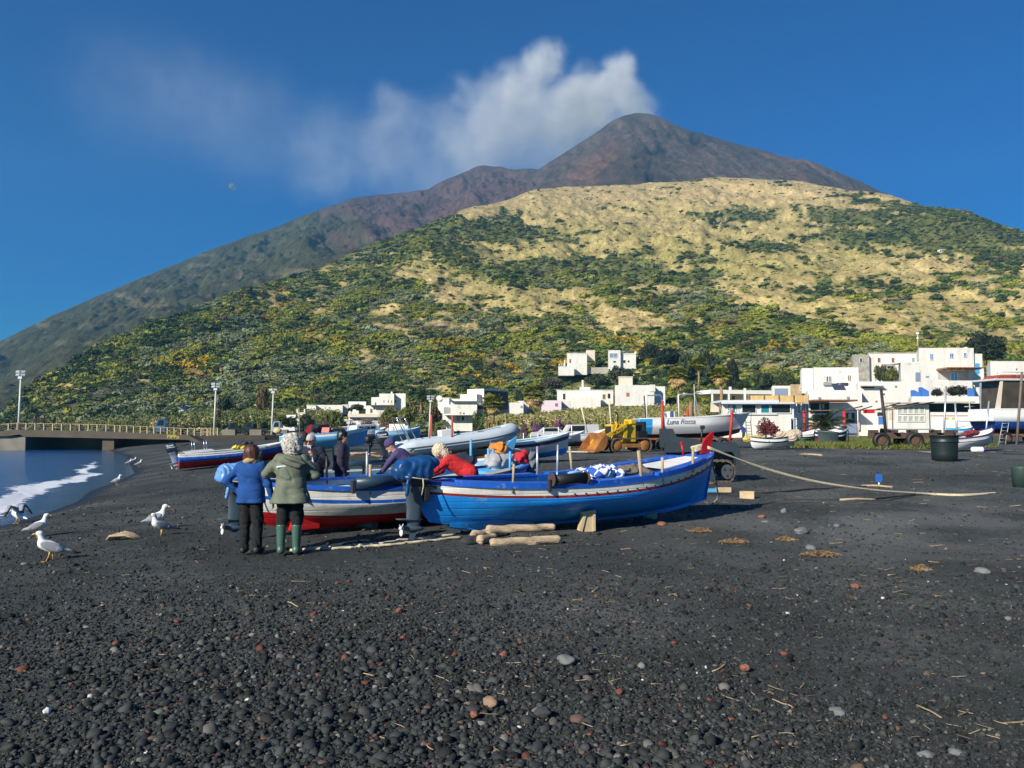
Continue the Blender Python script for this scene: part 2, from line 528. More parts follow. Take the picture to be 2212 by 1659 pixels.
dry = np.clip(np.exp(-((ub_ - 880) / 260) ** 2 - ((vb_ - 525) / 42) ** 2) + .6 * np.exp(-((ub_ - 560) / 160) ** 2 - ((vb_ - 615) / 30) ** 2) + .5 * sstep(480, 452, vb_) * sstep(380, 520, ub_), 0, 1) * sstep(.25, .6, fbm(BX * .7, BY * .5, 4, 15))
wetc = 1 - sstep(0.02, 0.16 + 0.1 * vnoise(BX * .4, BY * .4, 5), BZ)
me = np_mesh('beach', np.stack([BX, BY, BZ], -1).reshape(-1, 3), grid_faces(ny, nx), sand, True, np.stack([wetc, dry, 0 * wetc], -1).reshape(-1, 3))
tag(link('beach', me), 'black volcanic sand and pebble beach sloping to the water on the left', 'beach', kind='structure')
mb = MB(); mb.bx(-9000, 9000, -400, 9000, -6.2, -5.0)
tag(mb.build('seabed', M('seabed', (0.03, 0.04, 0.045), 0.9)), 'dark bed under the sea and the land', 'seabed', kind='structure')
ny, nx = 300, 300
ys = 2.0 * (700 / 2.0) ** np.linspace(0, 1, ny)
xsh = np.interp(ys, SHY, SHX)
off = np.concatenate([np.linspace(3.5, -14, 170), -14 - (np.geomspace(1, 4001, 130) - 1)])
SX = xsh[:, None] + off[None, :] * (1 + 0.010 * ys[:, None]); SY = np.repeat(ys[:, None], nx, 1)
dsh = np.repeat(off[None, :], ny, 0)
wob = (fbm(SX * 0.25, SY * 0.12, 3, 2) - .5) * 2
brk = np.exp(-((dsh + 2.2 + wob * .6) / .8) ** 2) * np.exp(-((SY - 24) / 22) ** 2)
SZ = 0.02 + 0.16 * brk + 0.05 * (fbm(SX * .5 + SY * .1, SY * .35, 3, 8) - .5) * np.clip(-dsh / 5, 0, 1) * np.exp(-SY / 200)
band = np.exp(-((dsh + .7 + .9 * np.clip((SY - 20) / 8, 0, 1) + wob * .7) / .58) ** 2) * np.exp(-np.maximum(SY - 30, 0) / 26.0)
edge = 0.75 * np.exp(-((dsh + 0.0 + (fbm(SX * .5, SY * .5, 3, 44) - .5) * 1.6) / 0.22) ** 2) * np.exp(-np.maximum(SY - 20, 0) / 60)
edge2 = 0.55 * np.exp(-((dsh + 1.3 + (fbm(SX * .3, SY * .3, 3, 14) - .5) * 2.6) / 0.25) ** 2) * sstep(24, 40, SY) * np.exp(-np.maximum(SY - 40, 0) / 60)
foam = np.clip(band * 1.05 + edge * .45 + edge2, 0, 1)
shal = np.exp(-np.clip(-dsh, 0, 99) / 1.3)
m, N, b = newmat('sea_water')
geo = N.n('ShaderNodeNewGeometry').outputs['Position']
at_ = N.n('ShaderNodeAttribute', attribute_name='Col')
sx = N.n('ShaderNodeSeparateColor'); N.l(at_.outputs['Color'], sx.inputs[0])
mp = N.n('ShaderNodeMapping'); mp.inputs['Scale'].default_value = (1, 0.55, 1); N.l(geo, mp.inputs[0])
w1 = N.noise(mp.outputs[0], 1.1, 6, 0.6, 0.6); w2 = N.noise(mp.outputs[0], 5.0, 5, 0.65)
fm = N.noise(mp.outputs[0], 2.8, 10, 0.75, .6)
fmask = N.math('GREATER_THAN', N.math('ADD', N.math('MULTIPLY', sx.outputs[0], 0.72), N.math('MULTIPLY', fm, 0.62)), 0.62)
fm2 = N.ramp(N.math('ADD', N.math('MULTIPLY', sx.outputs[0], 0.55), N.math('MULTIPLY', fm, .95)), ((0.80, 0), (0.90, 1)))
c = N.mix(sx.outputs[1], (0.005, 0.105, 0.31), (0.030, 0.066, 0.09))
c = N.mix(N.ramp(w1, ((0.3, 0.0), (0.7, 0.5))), c, (0.002, 0.030, 0.11))
c = N.mix(fm2, c, (0.80, 0.82, 0.84))
N.l(c, b.inputs['Base Color'])
N.l(N.ramp(fm2, ((0, 0.12), (1, 0.8))), b.inputs['Roughness'])
b.inputs['IOR'].default_value = 1.33; b.inputs['Specular IOR Level'].default_value = .3
bn = N.n('ShaderNodeBump', _Strength=0.55, _Distance=0.15); N.l(N.math('ADD', w1, N.math('MULTIPLY', w2, 0.35)), bn.inputs['Height']); N.l(bn.outputs[0], b.inputs['Normal'])
cols = np.stack([foam, shal, shal * 0], -1).reshape(-1, 3)
me = np_mesh('sea', np.stack([SX, SY, SZ], -1).reshape(-1, 3), grid_faces(ny, nx), m, True, cols)
tag(link('sea', me), 'deep blue sea with a white breaking wave along the black beach', 'sea', kind='structure')
def interp(tab, u):
 tab = np.array(tab, float)
 return np.interp(u, tab[:, 0], tab[:, 1])
def smooth_tab(tab, u):
 k = np.linspace(-14, 14, 9)
 return np.mean([interp(tab, u + d) for d in k], 0) * .5 + .5 * interp(tab, u)
CREST_A = [(-190, 436), (-30, 434), (0, 420), (12, 405), (24, 390), (38, 379), (68, 366), (72, 360), (108, 340), (157, 319), (193, 307), (241, 288), (289, 274.5), (325, 266), (362, 247), (422, 226), (458, 211), (506, 199), (533, 190), (566, 185.6), (632, 183), (667, 182), (706, 177), (785, 178), (824, 183), (849, 189), (896, 194), (920, 203), (947, 207), (962, 207), (984, 214), (1004, 222.5), (1024, 230), (1100, 258), (1215, 300)]
CREST_B = [(-190, 480), (300, 330), (400, 262), (480, 210), (504, 192), (534, 172), (544, 164.7), (571, 148.7), (586, 139), (600, 130), (613, 120), (627, 114.5), (637, 112), (650, 113), (662, 116.7), (677, 124), (691, 130), (716, 136.4), (741, 143.7), (768, 150), (787, 156.8), (810, 160), (829, 167), (861, 179.4), (886, 192), (930, 216), (1024, 262), (1215, 360)]
CREST_C = [(-190, 400), (-100, 372), (0, 341), (31, 326), (55, 314), (96, 296), (135, 279.5), (169, 266), (205, 251.6), (241, 237), (277, 225), (308, 212), (333, 204.6), (357, 196), (379, 193), (407, 192), (429, 189), (446, 179), (465, 171), (480, 163.6), (494, 166), (501, 165), (513, 171), (528, 167), (540, 169), (560, 176), (700, 230), (1215, 440)]
R_A = [(-190, 420), (0, 430), (60, 450), (150, 520), (260, 650), (330, 750), (430, 1000), (560, 1250), (640, 1300), (760, 1300), (830, 1220), (920, 1150), (1024, 1080), (1215, 1000)]
R_0 = [(-190, 340), (0, 330), (60, 260), (110, 205), (150, 175), (260, 140), (330, 128), (430, 120), (560, 118), (760, 118), (900, 124), (1024, 130), (1215, 140)]
R_BT = [(-190, 2200), (480, 2350), (637, 2370), (900, 2250), (1215, 2150)]
R_CT = [(-190, 1750), (0, 1850), (100, 1950), (300, 2250), (500, 2640), (1215, 2640)]
HG = {}
def tan_of(u, v):
 c, s = math.cos(PITCH), math.sin(PITCH)
 a = (u - 512) / F; bb = (384 - v) / F
 return (s + bb * c) / np.hypot(a, c - bb * s), np.arctan2(a, c - bb * s)
NU = 860
U = np.linspace(-185, 1209, NU)
def sheet(crest, rt, r0, prof, nr, amp, back, seed, extra=None):
 """a hillside from its foot to its crest and over the back; prof(t,u) gives the sight line between foot and crest"""
 vA = smooth_tab(crest, U); RT = interp(rt, U); RF = r0
 nb = 26
 tt = np.concatenate([np.linspace(0, 1, nr), 1 + np.linspace(0.012, 0.30, nb)])
 X = np.zeros((len(tt), NU)); Y = X.copy(); Z = X.copy()
 for i, t in enumerate(tt):
  tc = min(t, 1)
  r = RF * (RT / RF) ** t
  v = prof(tc, U, vA)
  ta, az = tan_of(U, v)
  _, az0 = tan_of(U, np.full(NU, 300.0))
  z = CAMH + ta * r
  if t > 1:
   z0 = CAMH + tan_of(U, vA)[0] * RT
   z = z0 - (r - RT) * back
  X[i] = r * np.sin(az0); Y[i] = r * np.cos(az0); Z[i] = z
 rr = np.hypot(X, Y)
 fade = np.clip(np.minimum(tt, 1.3)[:, None] * 2.2, 0, 1)
 near_crest = 1 - 0.88 * np.exp(-((tt[:, None] - 1) / 0.05) ** 2)
 g = np.abs(fbm((X + .25 * Y) / 110 + 40, Y / 420 + 3, 5, seed) - .5) * 2
 d = amp * (g - .35) * (rr / 900) + amp * .5 * (fbm(X / 38, Y / 60, 4, seed + 5) - .5) * (rr / 900) + amp * .28 * (fbm(X / 9, Y / 14, 3, seed + 9) - .5) * (rr / 900)
 Z = Z + d * fade * near_crest
 ca = (CAMH + tan_of(U, vA)[0] * RT - CAMH) / RT
 lim = CAMH + rr * (ca[None, :] + .0035 * (fbm(X / 26, Y / 900, 3, seed + 3) - .5) - .012 * np.clip(1 - tt, 0, 1)[:, None])
 Z = np.where(tt[:, None] <= 1, np.minimum(Z, lim), Z)
 return X, Y, Z, tt
KEYV = dict(
 v0=[(-190, 436.5), (0, 438), (60, 438), (150, 436), (260, 434.5), (430, 434), (1215, 433)],
 v1=[(-190, 436), (0, 425), (60, 424), (150, 426), (260, 425), (330, 424), (430, 422), (560, 421), (640, 418), (760, 413), (1024, 406), (1215, 402)],
 v2=[(-190, 436), (0, 421), (60, 405), (150, 402), (260, 393), (330, 386), (430, 379), (560, 372), (760, 362), (1024, 344), (1215, 340)])
_az = tan_of(U, np.full(NU, 300.0))[1]; _r0 = interp(R_0, U)
V0 = vpix(_r0 * np.sin(_az), _r0 * np.cos(_az), np.maximum(gz(_r0 * np.sin(_az), _r0 * np.cos(_az)), -.5))[1] + .15
def prof_A(t, U, vA):
 v0, v1, v2 = V0, interp(KEYV['v1'], U), interp(KEYV['v2'], U)
 v1 = np.maximum(v1, vA + 2); v2 = np.maximum(np.minimum(v2, v1 - 2), vA + 1)
 t1, t2 = 0.28, 0.42
 if t < t1: return v0 + (v1 - v0) * (t / t1) ** 1.25
 if t < t2: return v1 + (v2 - v1) * ((t - t1) / (t2 - t1))
 k = (t - t2) / (1 - t2)
 return v2 + (vA - v2) * (k ** 0.93)
AX, AY, AZ, AT = sheet(CREST_A, R_A, interp(R_0, U), prof_A, 420, 44, 0.30, 11)
def prof_B(t, U, vB):
 lo = smooth_tab(CREST_A, U) + 30
 lo = np.maximum(lo, vB + 4)
 return lo + (vB - lo) * t ** 0.9
BXm, BYm, BZm, BT = sheet(CREST_B, R_BT, interp(R_A, U) * 1.06, prof_B, 260, 17, 0.6, 31)
def prof_C(t, U, vC):
 lo = np.minimum(smooth_tab(CREST_A, U) + 45, 440)
 lo = np.maximum(lo, vC + 4)
 return lo + (vC - lo) * t ** 0.95
CXm, CYm, CZm, CT = sheet(CREST_C, R_CT, interp(R_A, U) * 1.12, prof_C, 260, 30, 0.6, 57)
GRASS = [(600, 193, 150, 13), (720, 194, 110, 15), (500, 206, 60, 8), (640, 232, 140, 26), (560, 250, 80, 20), (780, 258, 110, 20), (700, 285, 90, 10), (390, 268, 70, 5), (540, 300, 85, 15), (500, 291, 60, 9), (620, 318, 60, 14), (850, 302, 140, 20), (940, 312, 90, 13), (760, 302, 70, 12), (700, 335, 40, 7), (975, 335, 60, 10), (1010, 275, 50, 10), (900, 272, 80, 7), (600, 285, 30, 6), (340, 276, 14, 6), (450, 300, 40, 6), (860, 330, 60, 10), (690, 320, 26, 10)]
SCRUB = [(450, 236, 70, 15), (415, 243, 60, 10), (505, 226, 45, 13), (565, 226, 32, 7), (548, 238, 26, 7), (655, 204, 16, 4), (745, 213, 55, 7), (735, 222, 45, 8), (865, 213, 60, 13), (935, 226, 70, 20), (1000, 243, 80, 24), (885, 238, 85, 10), (600, 262, 65, 9), (560, 270, 65, 12), (685, 255, 40, 5), (765, 244, 45, 9), (650, 276, 95, 8), (600, 284, 55, 9), (690, 300, 60, 10), (735, 316, 70, 8), (880, 290, 80, 5), (770, 330, 80, 10), (640, 246, 24, 5), (700, 240, 26, 4), (575, 205, 25, 3), (520, 270, 40, 8)]
def scrubness(u, v):
 wu = (fbm(u / 30, v / 9, 3, 71) - .5) * 46; wv = (fbm(u / 24 + 9, v / 8, 3, 72) - .5) * 16
 a, b_ = u + wu, v + wv
 s = np.maximum(np.interp(b_, [175, 212, 235, 262, 300, 350], [.04, .15, .24, .36, .46, .80]), .92 * sstep(470, 400, a + (b_ - 240) * .5))
 gm_ = 0 * s
 for (cu, cv, ru, rv) in GRASS:
  gm_ = np.maximum(gm_, np.exp(-(((a - cu) / ru) ** 2 + ((b_ - cv) / rv) ** 2) ** 1.5))
 s = s - .46 * gm_
 for (cu, cv, ru, rv) in SCRUB:
  s = s + 0.55 * np.exp(-(((a - cu) / ru) ** 2 + ((b_ - cv) / rv) ** 2) ** 1.5)
 s = s + 1.9 * (fbm((u + .8 * v) / 30, (v - .12 * u) / 7, 5, 81) - .5) + 1.3 * (fbm(u / 7, v / 2.4, 3, 83) - .5)
 return np.clip(s, 0, 1)
Ua, Va = vpix(AX, AY, AZ)
SC = scrubness(Ua, Va)
tan_ = np.array([0.55, 0.405, 0.185]); yel = np.array([0.43, 0.35, 0.125]); soil = np.array([0.16, 0.145, 0.055]); gre = np.array([0.105, 0.135, 0.032])
k = np.clip(fbm(AX / 60, AY / 90, 4, 91) * 1.6 - .35 + 0.5 * np.exp(-((Va - 245) / 26) ** 2) - 0.6 * np.exp(-((Va - 190) / 14) ** 2), 0, 1)[..., None]
gcol = tan_ * (1 - k) + yel * k
gcol = gcol * (0.62 + 0.62 * fbm(AX / 7, AY / 16, 3, 95)[..., None])
k2 = fbm(AX / 20, AY / 30, 4, 96)[..., None]
scol = soil * (1 - k2) + gre * k2
scol = np.where((Ua < 420)[..., None], scol * 0.8 + 0.2 * gre, scol)
scol = scol * (0.55 + 0.9 * fbm(AX / 5, AY / 8, 3, 97)[..., None])
w = sstep(0.25, 0.62, SC)[..., None]
acol = gcol * (1 - w) + scol * w
rock = np.zeros_like(Ua)
for (cu, cv, ru, rv) in ((372, 322, 16, 5), (400, 327, 30, 4.5), (440, 326, 12, 5), (80, 398, 42, 11), (40, 405, 22, 14), (120, 388, 22, 5), (230, 338, 30, 3), (590, 352, 18, 3), (985, 231, 26, 2.5), (1010, 238, 18, 2)):
 rock = np.maximum(rock, np.exp(-(((Ua - cu) / ru) ** 2 + ((Va - cv) / rv) ** 2) ** 2) * sstep(.3, .55, fbm(Ua / 9, Va / 2.5, 3, 61)))
rk = np.array([0.062, 0.054, 0.046])
acol = acol * (1 - rock[..., None]) + rock[..., None] * rk * (0.4 + 1.2 * fbm(AX / 4, AZ / 1.5, 3, 63)[..., None])
earth = np.clip(np.exp(-(((Ua - 195) / 5) ** 2 + ((Va - 372) / 9) ** 2)) + np.exp(-(((Ua - 240) / 26) ** 2 + ((Va - 410) / 6) ** 2)) * .7 + np.exp(-(((Ua - 215) / 40) ** 2 + ((Va - 375) / 9) ** 2)) * .5, 0, 1)[..., None]
acol = acol * (1 - earth * .8) + earth * .8 * np.array([0.24, 0.16, 0.08])
def terrain_mat(name, sc, bumpd, stripe=True):
 m, N, b = newmat(name)
 a = N.n('ShaderNodeAttribute', attribute_name='Col')
 geo = N.n('ShaderNodeNewGeometry').outputs['Position']
 mp = N.n('ShaderNodeMapping'); mp.inputs['Scale'].default_value = (1, 0.35, 0.6); N.l(geo, mp.inputs[0])
 n1 = N.noise(mp.outputs[0], sc, 6, 0.68); n2 = N.noise(mp.outputs[0], sc * 4.5, 5, 0.7)
 c = N.mix(1.0, a.outputs['Color'], N.ramp(n1, ((0.3, 0.62), (0.7, 1.38))), 'MULTIPLY')
 c = N.mix(1.0, c, N.ramp(n2, ((0.28, 0.55), (0.75, 1.5))), 'MULTIPLY')
 N.l(c, b.inputs['Base Color']); b.inputs['Roughness'].default_value = 0.95; b.inputs['Specular IOR Level'].default_value = 0.1
 bn = N.n('ShaderNodeBump', _Strength=0.8, _Distance=bumpd); N.l(N.math('ADD', n1, N.math('MULTIPLY', n2, .5)), bn.inputs['Height']); N.l(bn.outputs[0], b.inputs['Normal'])
 return m
hm = terrain_mat('hillside_ground', 0.14, 1.6)
me = np_mesh('hillside', np.stack([AX, AY, AZ], -1).reshape(-1, 3), grid_faces(*AX.shape), hm, True, acol.reshape(-1, 3))
tag(link('hillside', me), 'scrub and dry grass slope rising from the village to the tan brow', 'hillside', kind='structure')
Ub, Vb = vpix(BXm, BYm, BZm)
k = fbm(BXm / 130, BZm / 200, 5, 101)[..., None]; red = sstep(.46, .66, fbm((BXm - 0.5 * BZm) / 120, (BXm + BZm) / 260, 4, 103) + 0.13 * np.exp(-(((Ub - 790) / 60) ** 2 + ((Vb - 165) / 16) ** 2)))[..., None]
stk = fbm(BXm / 16 + 2 * fbm(BXm / 60, BYm / 80, 2, 131), BYm / 260, 4, 133)[..., None]
bcol = np.array([0.088, 0.062, 0.050]) * (0.45 + .8 * k) * (.45 + 1.1 * stk)
bcol = bcol * (1 - red * .5) + red * .5 * np.array([0.165, 0.080, 0.052]) * (.5 + stk)
dk = np.zeros_like(Ub)
for (cu, cv, ru, rv) in ((663, 133, 9, 4), (658, 148, 12, 6), (640, 160, 6, 10), (695, 138, 5, 6), (692, 148, 7, 3), (650, 175, 4, 12)):
 dk = np.maximum(dk, np.exp(-(((Ub - cu) / ru) ** 2 + ((Vb - cv) / rv) ** 2) ** 2) * sstep(.38, .5, fbm(Ub / 6, Vb / 5, 3, 107)))
BZm = BZm - 14 * dk
bcol = bcol * (1 - dk[..., None] * .85)
vm = terrain_mat('lava_ash', 0.05, 3.0)
me = np_mesh('volcano', np.stack([BXm, BYm, BZm], -1).reshape(-1, 3), grid_faces(*BXm.shape), vm, True, bcol.reshape(-1, 3))
tag(link('volcano', me), 'bare reddish brown volcanic cone with dark lava streaks', 'volcano', kind='structure')
Uc, Vc = vpix(CXm, CYm, CZm)
g = sstep(395, 290, Uc + (fbm(Uc / 30, Vc / 14, 4, 111) - .5) * 150)[..., None]
ccol = np.array([0.095, 0.070, 0.060]) * (0.5 + fbm(CXm / 80, CZm / 60, 4, 113)[..., None]) * (1 - g) + g * np.array([0.060, 0.074, 0.032]) * (0.4 + 1.2 * fbm(CXm / 26, CZm / 22, 4, 117)[..., None])
pal = (sstep(.60, .74, fbm(Uc / 15, Vc / 5, 4, 119)) * np.exp(-((Vc - 300) / 60) ** 2))[..., None] * g
ccol = ccol * np.array([.98, .80, .86])
ccol = ccol * (1 - pal * .6) + pal * .6 * np.array([0.23, 0.18, 0.11])
cm = terrain_mat('ridge_ground', 0.055, 3.5)
me = np_mesh('ridge', np.stack([CXm, CYm, CZm], -1).reshape(-1, 3), grid_faces(*CXm.shape), cm, True, ccol.reshape(-1, 3))
tag(link('ridge', me), 'long hazy green and brown ridge falling to the sea on the left', 'ridge', kind='structure')
_rowr = np.hypot(AX, AY)
_azs = np.arctan2(AX, AY)[0]
def hill_z(x, y):
 az = math.atan2(x, y); r = math.hypot(x, y)
 j = int(np.clip(np.searchsorted(_azs, az), 1, NU - 1)); f = (az - _azs[j - 1]) / (_azs[j] - _azs[j - 1])
 z = (1 - f) * np.interp(r, _rowr[:, j - 1], AZ[:, j - 1]) + f * np.interp(r, _rowr[:, j], AZ[:, j])
 return max(float(z), float(gz(x, y))) if r < _rowr[0, j] * 1.25 else float(z)
def hill_at(u, v):
 """first point of the near hill on this sight line"""
 ta, az = tan_of(float(u), float(v))
 j = int(np.clip(np.searchsorted(_azs, az), 0, NU - 1))
 e = (AZ[:, j] - CAMH) / _rowr[:, j]
 i = int(np.argmax(e >= ta))
 r = _rowr[i, j]
 return Vector((r * math.sin(az), r * math.cos(az), float(AZ[i, j])))
def scatter(name, P, sc, rz, col, pi, protos, tilt=None):
 me = bpy.data.meshes.new(name)
 P = np.asarray(P, np.float32); n = len(P)
 me.vertices.add(n); me.vertices.foreach_set('co', P.ravel())
 def fa(nm, typ, arr, key='value'):
  a = me.attributes.new(nm, typ, 'POINT'); a.data.foreach_set(key, np.asarray(arr).ravel())
 fa('sc', 'FLOAT_VECTOR', np.asarray(sc, np.float32), 'vector')
 rot = np.zeros((n, 3), np.float32); rot[:, 2] = rz
 if tilt is not None: rot[:, :2] = tilt
 fa('rot', 'FLOAT_VECTOR', rot, 'vector')
 fa('pi', 'INT', np.asarray(pi, np.int32))
 c4 = np.ones((n, 4), np.float32); c4[:, :3] = col
 fa('icol', 'FLOAT_COLOR', c4, 'color')
 o = link(name, me)
 coll = bpy.data.collections.new(name + '_kinds')
 for p in protos: coll.objects.link(p)
 ng = bpy.data.node_groups.new(name + '_scatter', 'GeometryNodeTree')
 ng.interface.new_socket('Geometry', in_out='INPUT', socket_type='NodeSocketGeometry')
 ng.interface.new_socket('Geometry', in_out='OUTPUT', socket_type='NodeSocketGeometry')
 G = NT(ng)
 i = G.n('NodeGroupInput'); out = G.n('NodeGroupOutput')
 ci = G.n('GeometryNodeCollectionInfo'); ci.inputs['Collection'].default_value = coll
 ci.inputs['Separate Children'].default_value = True; ci.inputs['Reset Children'].default_value = True
 ip = G.n('GeometryNodeInstanceOnPoints'); ip.inputs['Pick Instance'].default_value = True
 def na(nm, typ):
  a = G.n('GeometryNodeInputNamedAttribute', data_type=typ); a.inputs['Name'].default_value = nm
  return a.outputs[0]
 G.l(i.outputs[0], ip.inputs['Points']); G.l(ci.outputs[0], ip.inputs['Instance'])
 G.l(na('pi', 'INT'), ip.inputs['Instance Index']); G.l(na('rot', 'FLOAT_VECTOR'), ip.inputs['Rotation']); G.l(na('sc', 'FLOAT_VECTOR'), ip.inputs['Scale'])
 G.l(ip.outputs[0], out.inputs[0])
 md = o.modifiers.new('scatter', 'NODES'); md.node_group = ng
 return o
def inst_mat(name, rough=0.8, sub=0.0, nscale=4.0, var=0.35, spec=0.3, bump=0):
 m, N, b = newmat(name)
 a = N.n('ShaderNodeAttribute', attribute_name='icol', attribute_type='INSTANCER')
 tc = N.n('ShaderNodeTexCoord').outputs['Object']
 nz = N.noise(tc, nscale, 4, 0.65)
 c = N.mix(1.0, a.outputs['Color'], N.ramp(nz, ((0.3, 1 - var), (0.7, 1 + var))), 'MULTIPLY')
 N.l(c, b.inputs['Base Color']); b.inputs['Roughness'].default_value = rough; b.inputs['Specular IOR Level'].default_value = spec
 if bump:
  bn = N.n('ShaderNodeBump', _Strength=bump, _Distance=0.1); N.l(nz, bn.inputs['Height']); N.l(bn.outputs[0], b.inputs['Normal'])
 return m
def leafy(name, mat, n, seed, flat=0.75, leaf=0.16, lumps=7, core=0.72, up=0.0):
 """a shrub or crown of radius 1: leaf clumps over an uneven set of lumps with gaps between"""
 rr = np.random.default_rng(seed)
 L = rr.normal(size=(lumps, 3)); L /= np.linalg.norm(L, axis=1)[:, None]
 L *= rr.uniform(0.25, 0.62, (lumps, 1)); L[:, 2] = np.abs(L[:, 2]) * 0.8 + 0.25
 lr = rr.uniform(0.30, 0.52, lumps)
 i = rr.integers(0, lumps, n)
 d = rr.normal(size=(n, 3)); d /= np.linalg.norm(d, axis=1)[:, None]
 p = L[i] + d * (lr[i] * rr.uniform(0.72, 1.08, n))[:, None]
 p[:, 2] *= flat; p = p[p[:, 2] > -0.02]; d = d[:len(p)]; n = len(p)
 a = rr.normal(size=(n, 3)); a -= d[:n] * (a * d[:n]).sum(1)[:, None] * 0.6; a /= np.linalg.norm(a, axis=1)[:, None]
 b_ = np.cross(a, rr.normal(size=(n, 3))); b_ /= np.linalg.norm(b_, axis=1)[:, None]
 s = leaf * rr.uniform(0.5, 1.3, n)[:, None]
 V = np.concatenate([p - a * s, p + b_ * s * .7, p + a * s * 1.1, p - b_ * s * .6], 0)
 k = np.arange(n)
 Q = np.stack([k, k + n, k + 2 * n, k + 3 * n], 1)
 if core > 0:
  vs = []; qs = []; o = 4 * n
  for q in range(lumps):
   a8 = 8
   for ii in range(5):
    th = PI * ii / 4
    for jj in range(a8):
     ph = 2 * PI * jj / a8
     vs.append((L[q] + lr[q] * core * np.array([math.sin(th) * math.cos(ph), math.sin(th) * math.sin(ph), math.cos(th)])) * np.array([1, 1, flat]))
   for ii in range(4):
    for jj in range(a8):
     qs.append((o + ii * a8 + jj, o + (ii + 1) * a8 + jj, o + (ii + 1) * a8 + (jj + 1) % a8, o + ii * a8 + (jj + 1) % a8))
   o += 5 * a8
  V = np.concatenate([V, np.array(vs)]); Q = np.concatenate([Q, np.array(qs)])
 return np_mesh(name, V, Q, mat, False)
scm = inst_mat('scrub_leaf', 0.75, nscale=2.2, var=0.45)
sprot = [bpy.data.objects.new('shrub_kind', leafy('shrub_kind', scm, 210, 40 + i, 0.62 + 0.1 * (i % 3), 0.15, 6 + i % 3)) for i in range(5)]
rs = np.random.default_rng(21)
NB = 250000
jj = rs.uniform(0, NU - 1.001, NB); tq = rs.uniform(0, 1, NB) ** 0.8
ii = np.interp(tq, np.linspace(0, 1, 60), np.linspace(24, 419.5, 60))
i0 = ii.astype(int); j0 = jj.astype(int); fi = ii - i0; fj = jj - j0
def samp(A):
 return (A[i0, j0] * (1 - fi) + A[i0 + 1, j0] * fi) * (1 - fj) + (A[i0, j0 + 1] * (1 - fi) + A[i0 + 1, j0 + 1] * fi) * fj
P = np.stack([samp(AX), samp(AY), samp(AZ)], -1)
uB, vB = vpix(P[:, 0], P[:, 1], P[:, 2])
dist = np.linalg.norm(P, axis=1)
s_ = samp(SC); rk_ = samp(rock); er_ = samp(np.repeat(earth[..., 0], 1, 1))
slope_px = np.gradient(Va, axis=0)
dens = np.clip(-samp(slope_px), 0.0, 1.4) / 0.9
prob = (0.12 + 0.30 * sstep(.52, .68, fbm(P[:, 0] / 18, P[:, 1] / 26, 3, 221)) + 0.97 * sstep(.25, .6, s_)) * (1 - .85 * rk_) * (1 - .8 * er_) * np.clip(dens, 0.05, 1) * 0.60
keep = (rs.uniform(size=NB) < prob) & (uB > -120) & (uB < 1150)
for (k0, k1, kd) in ((530, 640, 262), (610, 665, 245), (530, 570, 232), (496, 545, 225), (456, 500, 222), (430, 470, 222), (368, 415, 240), (364, 400, 205), (306, 350, 232), (290, 310, 215), (270, 292, 250), (345, 385, 172), (572, 622, 322), (936, 953, dist[np.argmin(np.abs(uB - 945) + np.abs(vB - 251))])):
 keep &= ~((uB > k0 - 2) & (uB < k1 + 2) & (dist > kd - 26) & (dist < kd + 9) & (kd > 0))
P = P[keep]; uB = uB[keep]; vB = vB[keep]; dist = dist[keep]; s_ = s_[keep]; n = len(P)
size = np.exp(rs.normal(0.0, 0.42, n)) * (0.72 + dist / 700.0) * np.where(rs.uniform(size=n) < .05, 1.8, 1.0) * np.where(s_ < .35, 0.55, 1.0)
size = np.clip(size * (0.75 + 0.6 * fbm(P[:, 0] / 30, P[:, 1] / 45, 2, 201)), 0.5, 5.0)
hue = fbm(P[:, 0] / 14, P[:, 1] / 22, 3, 203) + rs.normal(0, .10, n)
big = fbm(P[:, 0] / 70, P[:, 1] / 100, 3, 205)
darkg = np.array([0.034, 0.060, 0.016]); midg = np.array([0.100, 0.145, 0.026]); yelg = np.array([0.235, 0.245, 0.034]); grey = np.array([0.180, 0.205, 0.110]); oran = np.array([0.36, 0.235, 0.014]); brn = np.array([0.10, 0.075, 0.04])
col = np.where((hue < .42)[:, None], darkg, np.where((hue < .53)[:, None], midg, yelg))
low = sstep(300, 350, vB)
gp_ = sstep(.50, .66, fbm(P[:, 0] / 24, P[:, 1] / 34, 3, 207) + .10 * (low - .5)) * (rs.uniform(size=n) < .7)
col = np.where((gp_ > .5)[:, None], grey, col)
og = np.zeros(n)
for (cu, cv, ru, rv) in ((275, 305, 55, 26), (330, 335, 60, 22), (450, 345, 55, 30), (500, 375, 60, 18), (560, 360, 40, 20), (610, 340, 50, 16), (720, 325, 30, 16), (770, 345, 60, 12), (660, 300, 40, 8), (930, 285, 40, 5), (200, 365, 60, 20), (640, 355, 60, 14)):
 og = np.maximum(og, np.exp(-((uB - cu) / ru) ** 2 - ((vB - cv) / rv) ** 2))
oc = (og * 1.0 * sstep(.48, .6, fbm(P[:, 0] / 11, P[:, 1] / 14, 3, 209)) > rs.uniform(0.5, 1.3, n))
col = np.where(oc[:, None], oran, col)
up = sstep(300, 230, vB)
col = np.where(((up > .5) & (uB > 430))[:, None], col * .45 + .55 * np.array([0.045, 0.062, 0.020]), col)
lowr = sstep(345, 395, vB) * (rs.uniform(size=n) < .32)
col = np.where((lowr > .4)[:, None], darkg * 1.1, col)
br_ = rs.uniform(size=n) < .05
col = np.where(br_[:, None], brn, col)
col = col * rs.uniform(.7, 1.35, (n, 1))
P[:, 2] -= size * .12
sc3 = np.stack([size, size, size * rs.uniform(.6, 1.05, n)], -1)
o = scatter('hillside_scrub', P, sc3, rs.uniform(0, 6.28, n), col, rs.integers(0, 5, n), sprot)
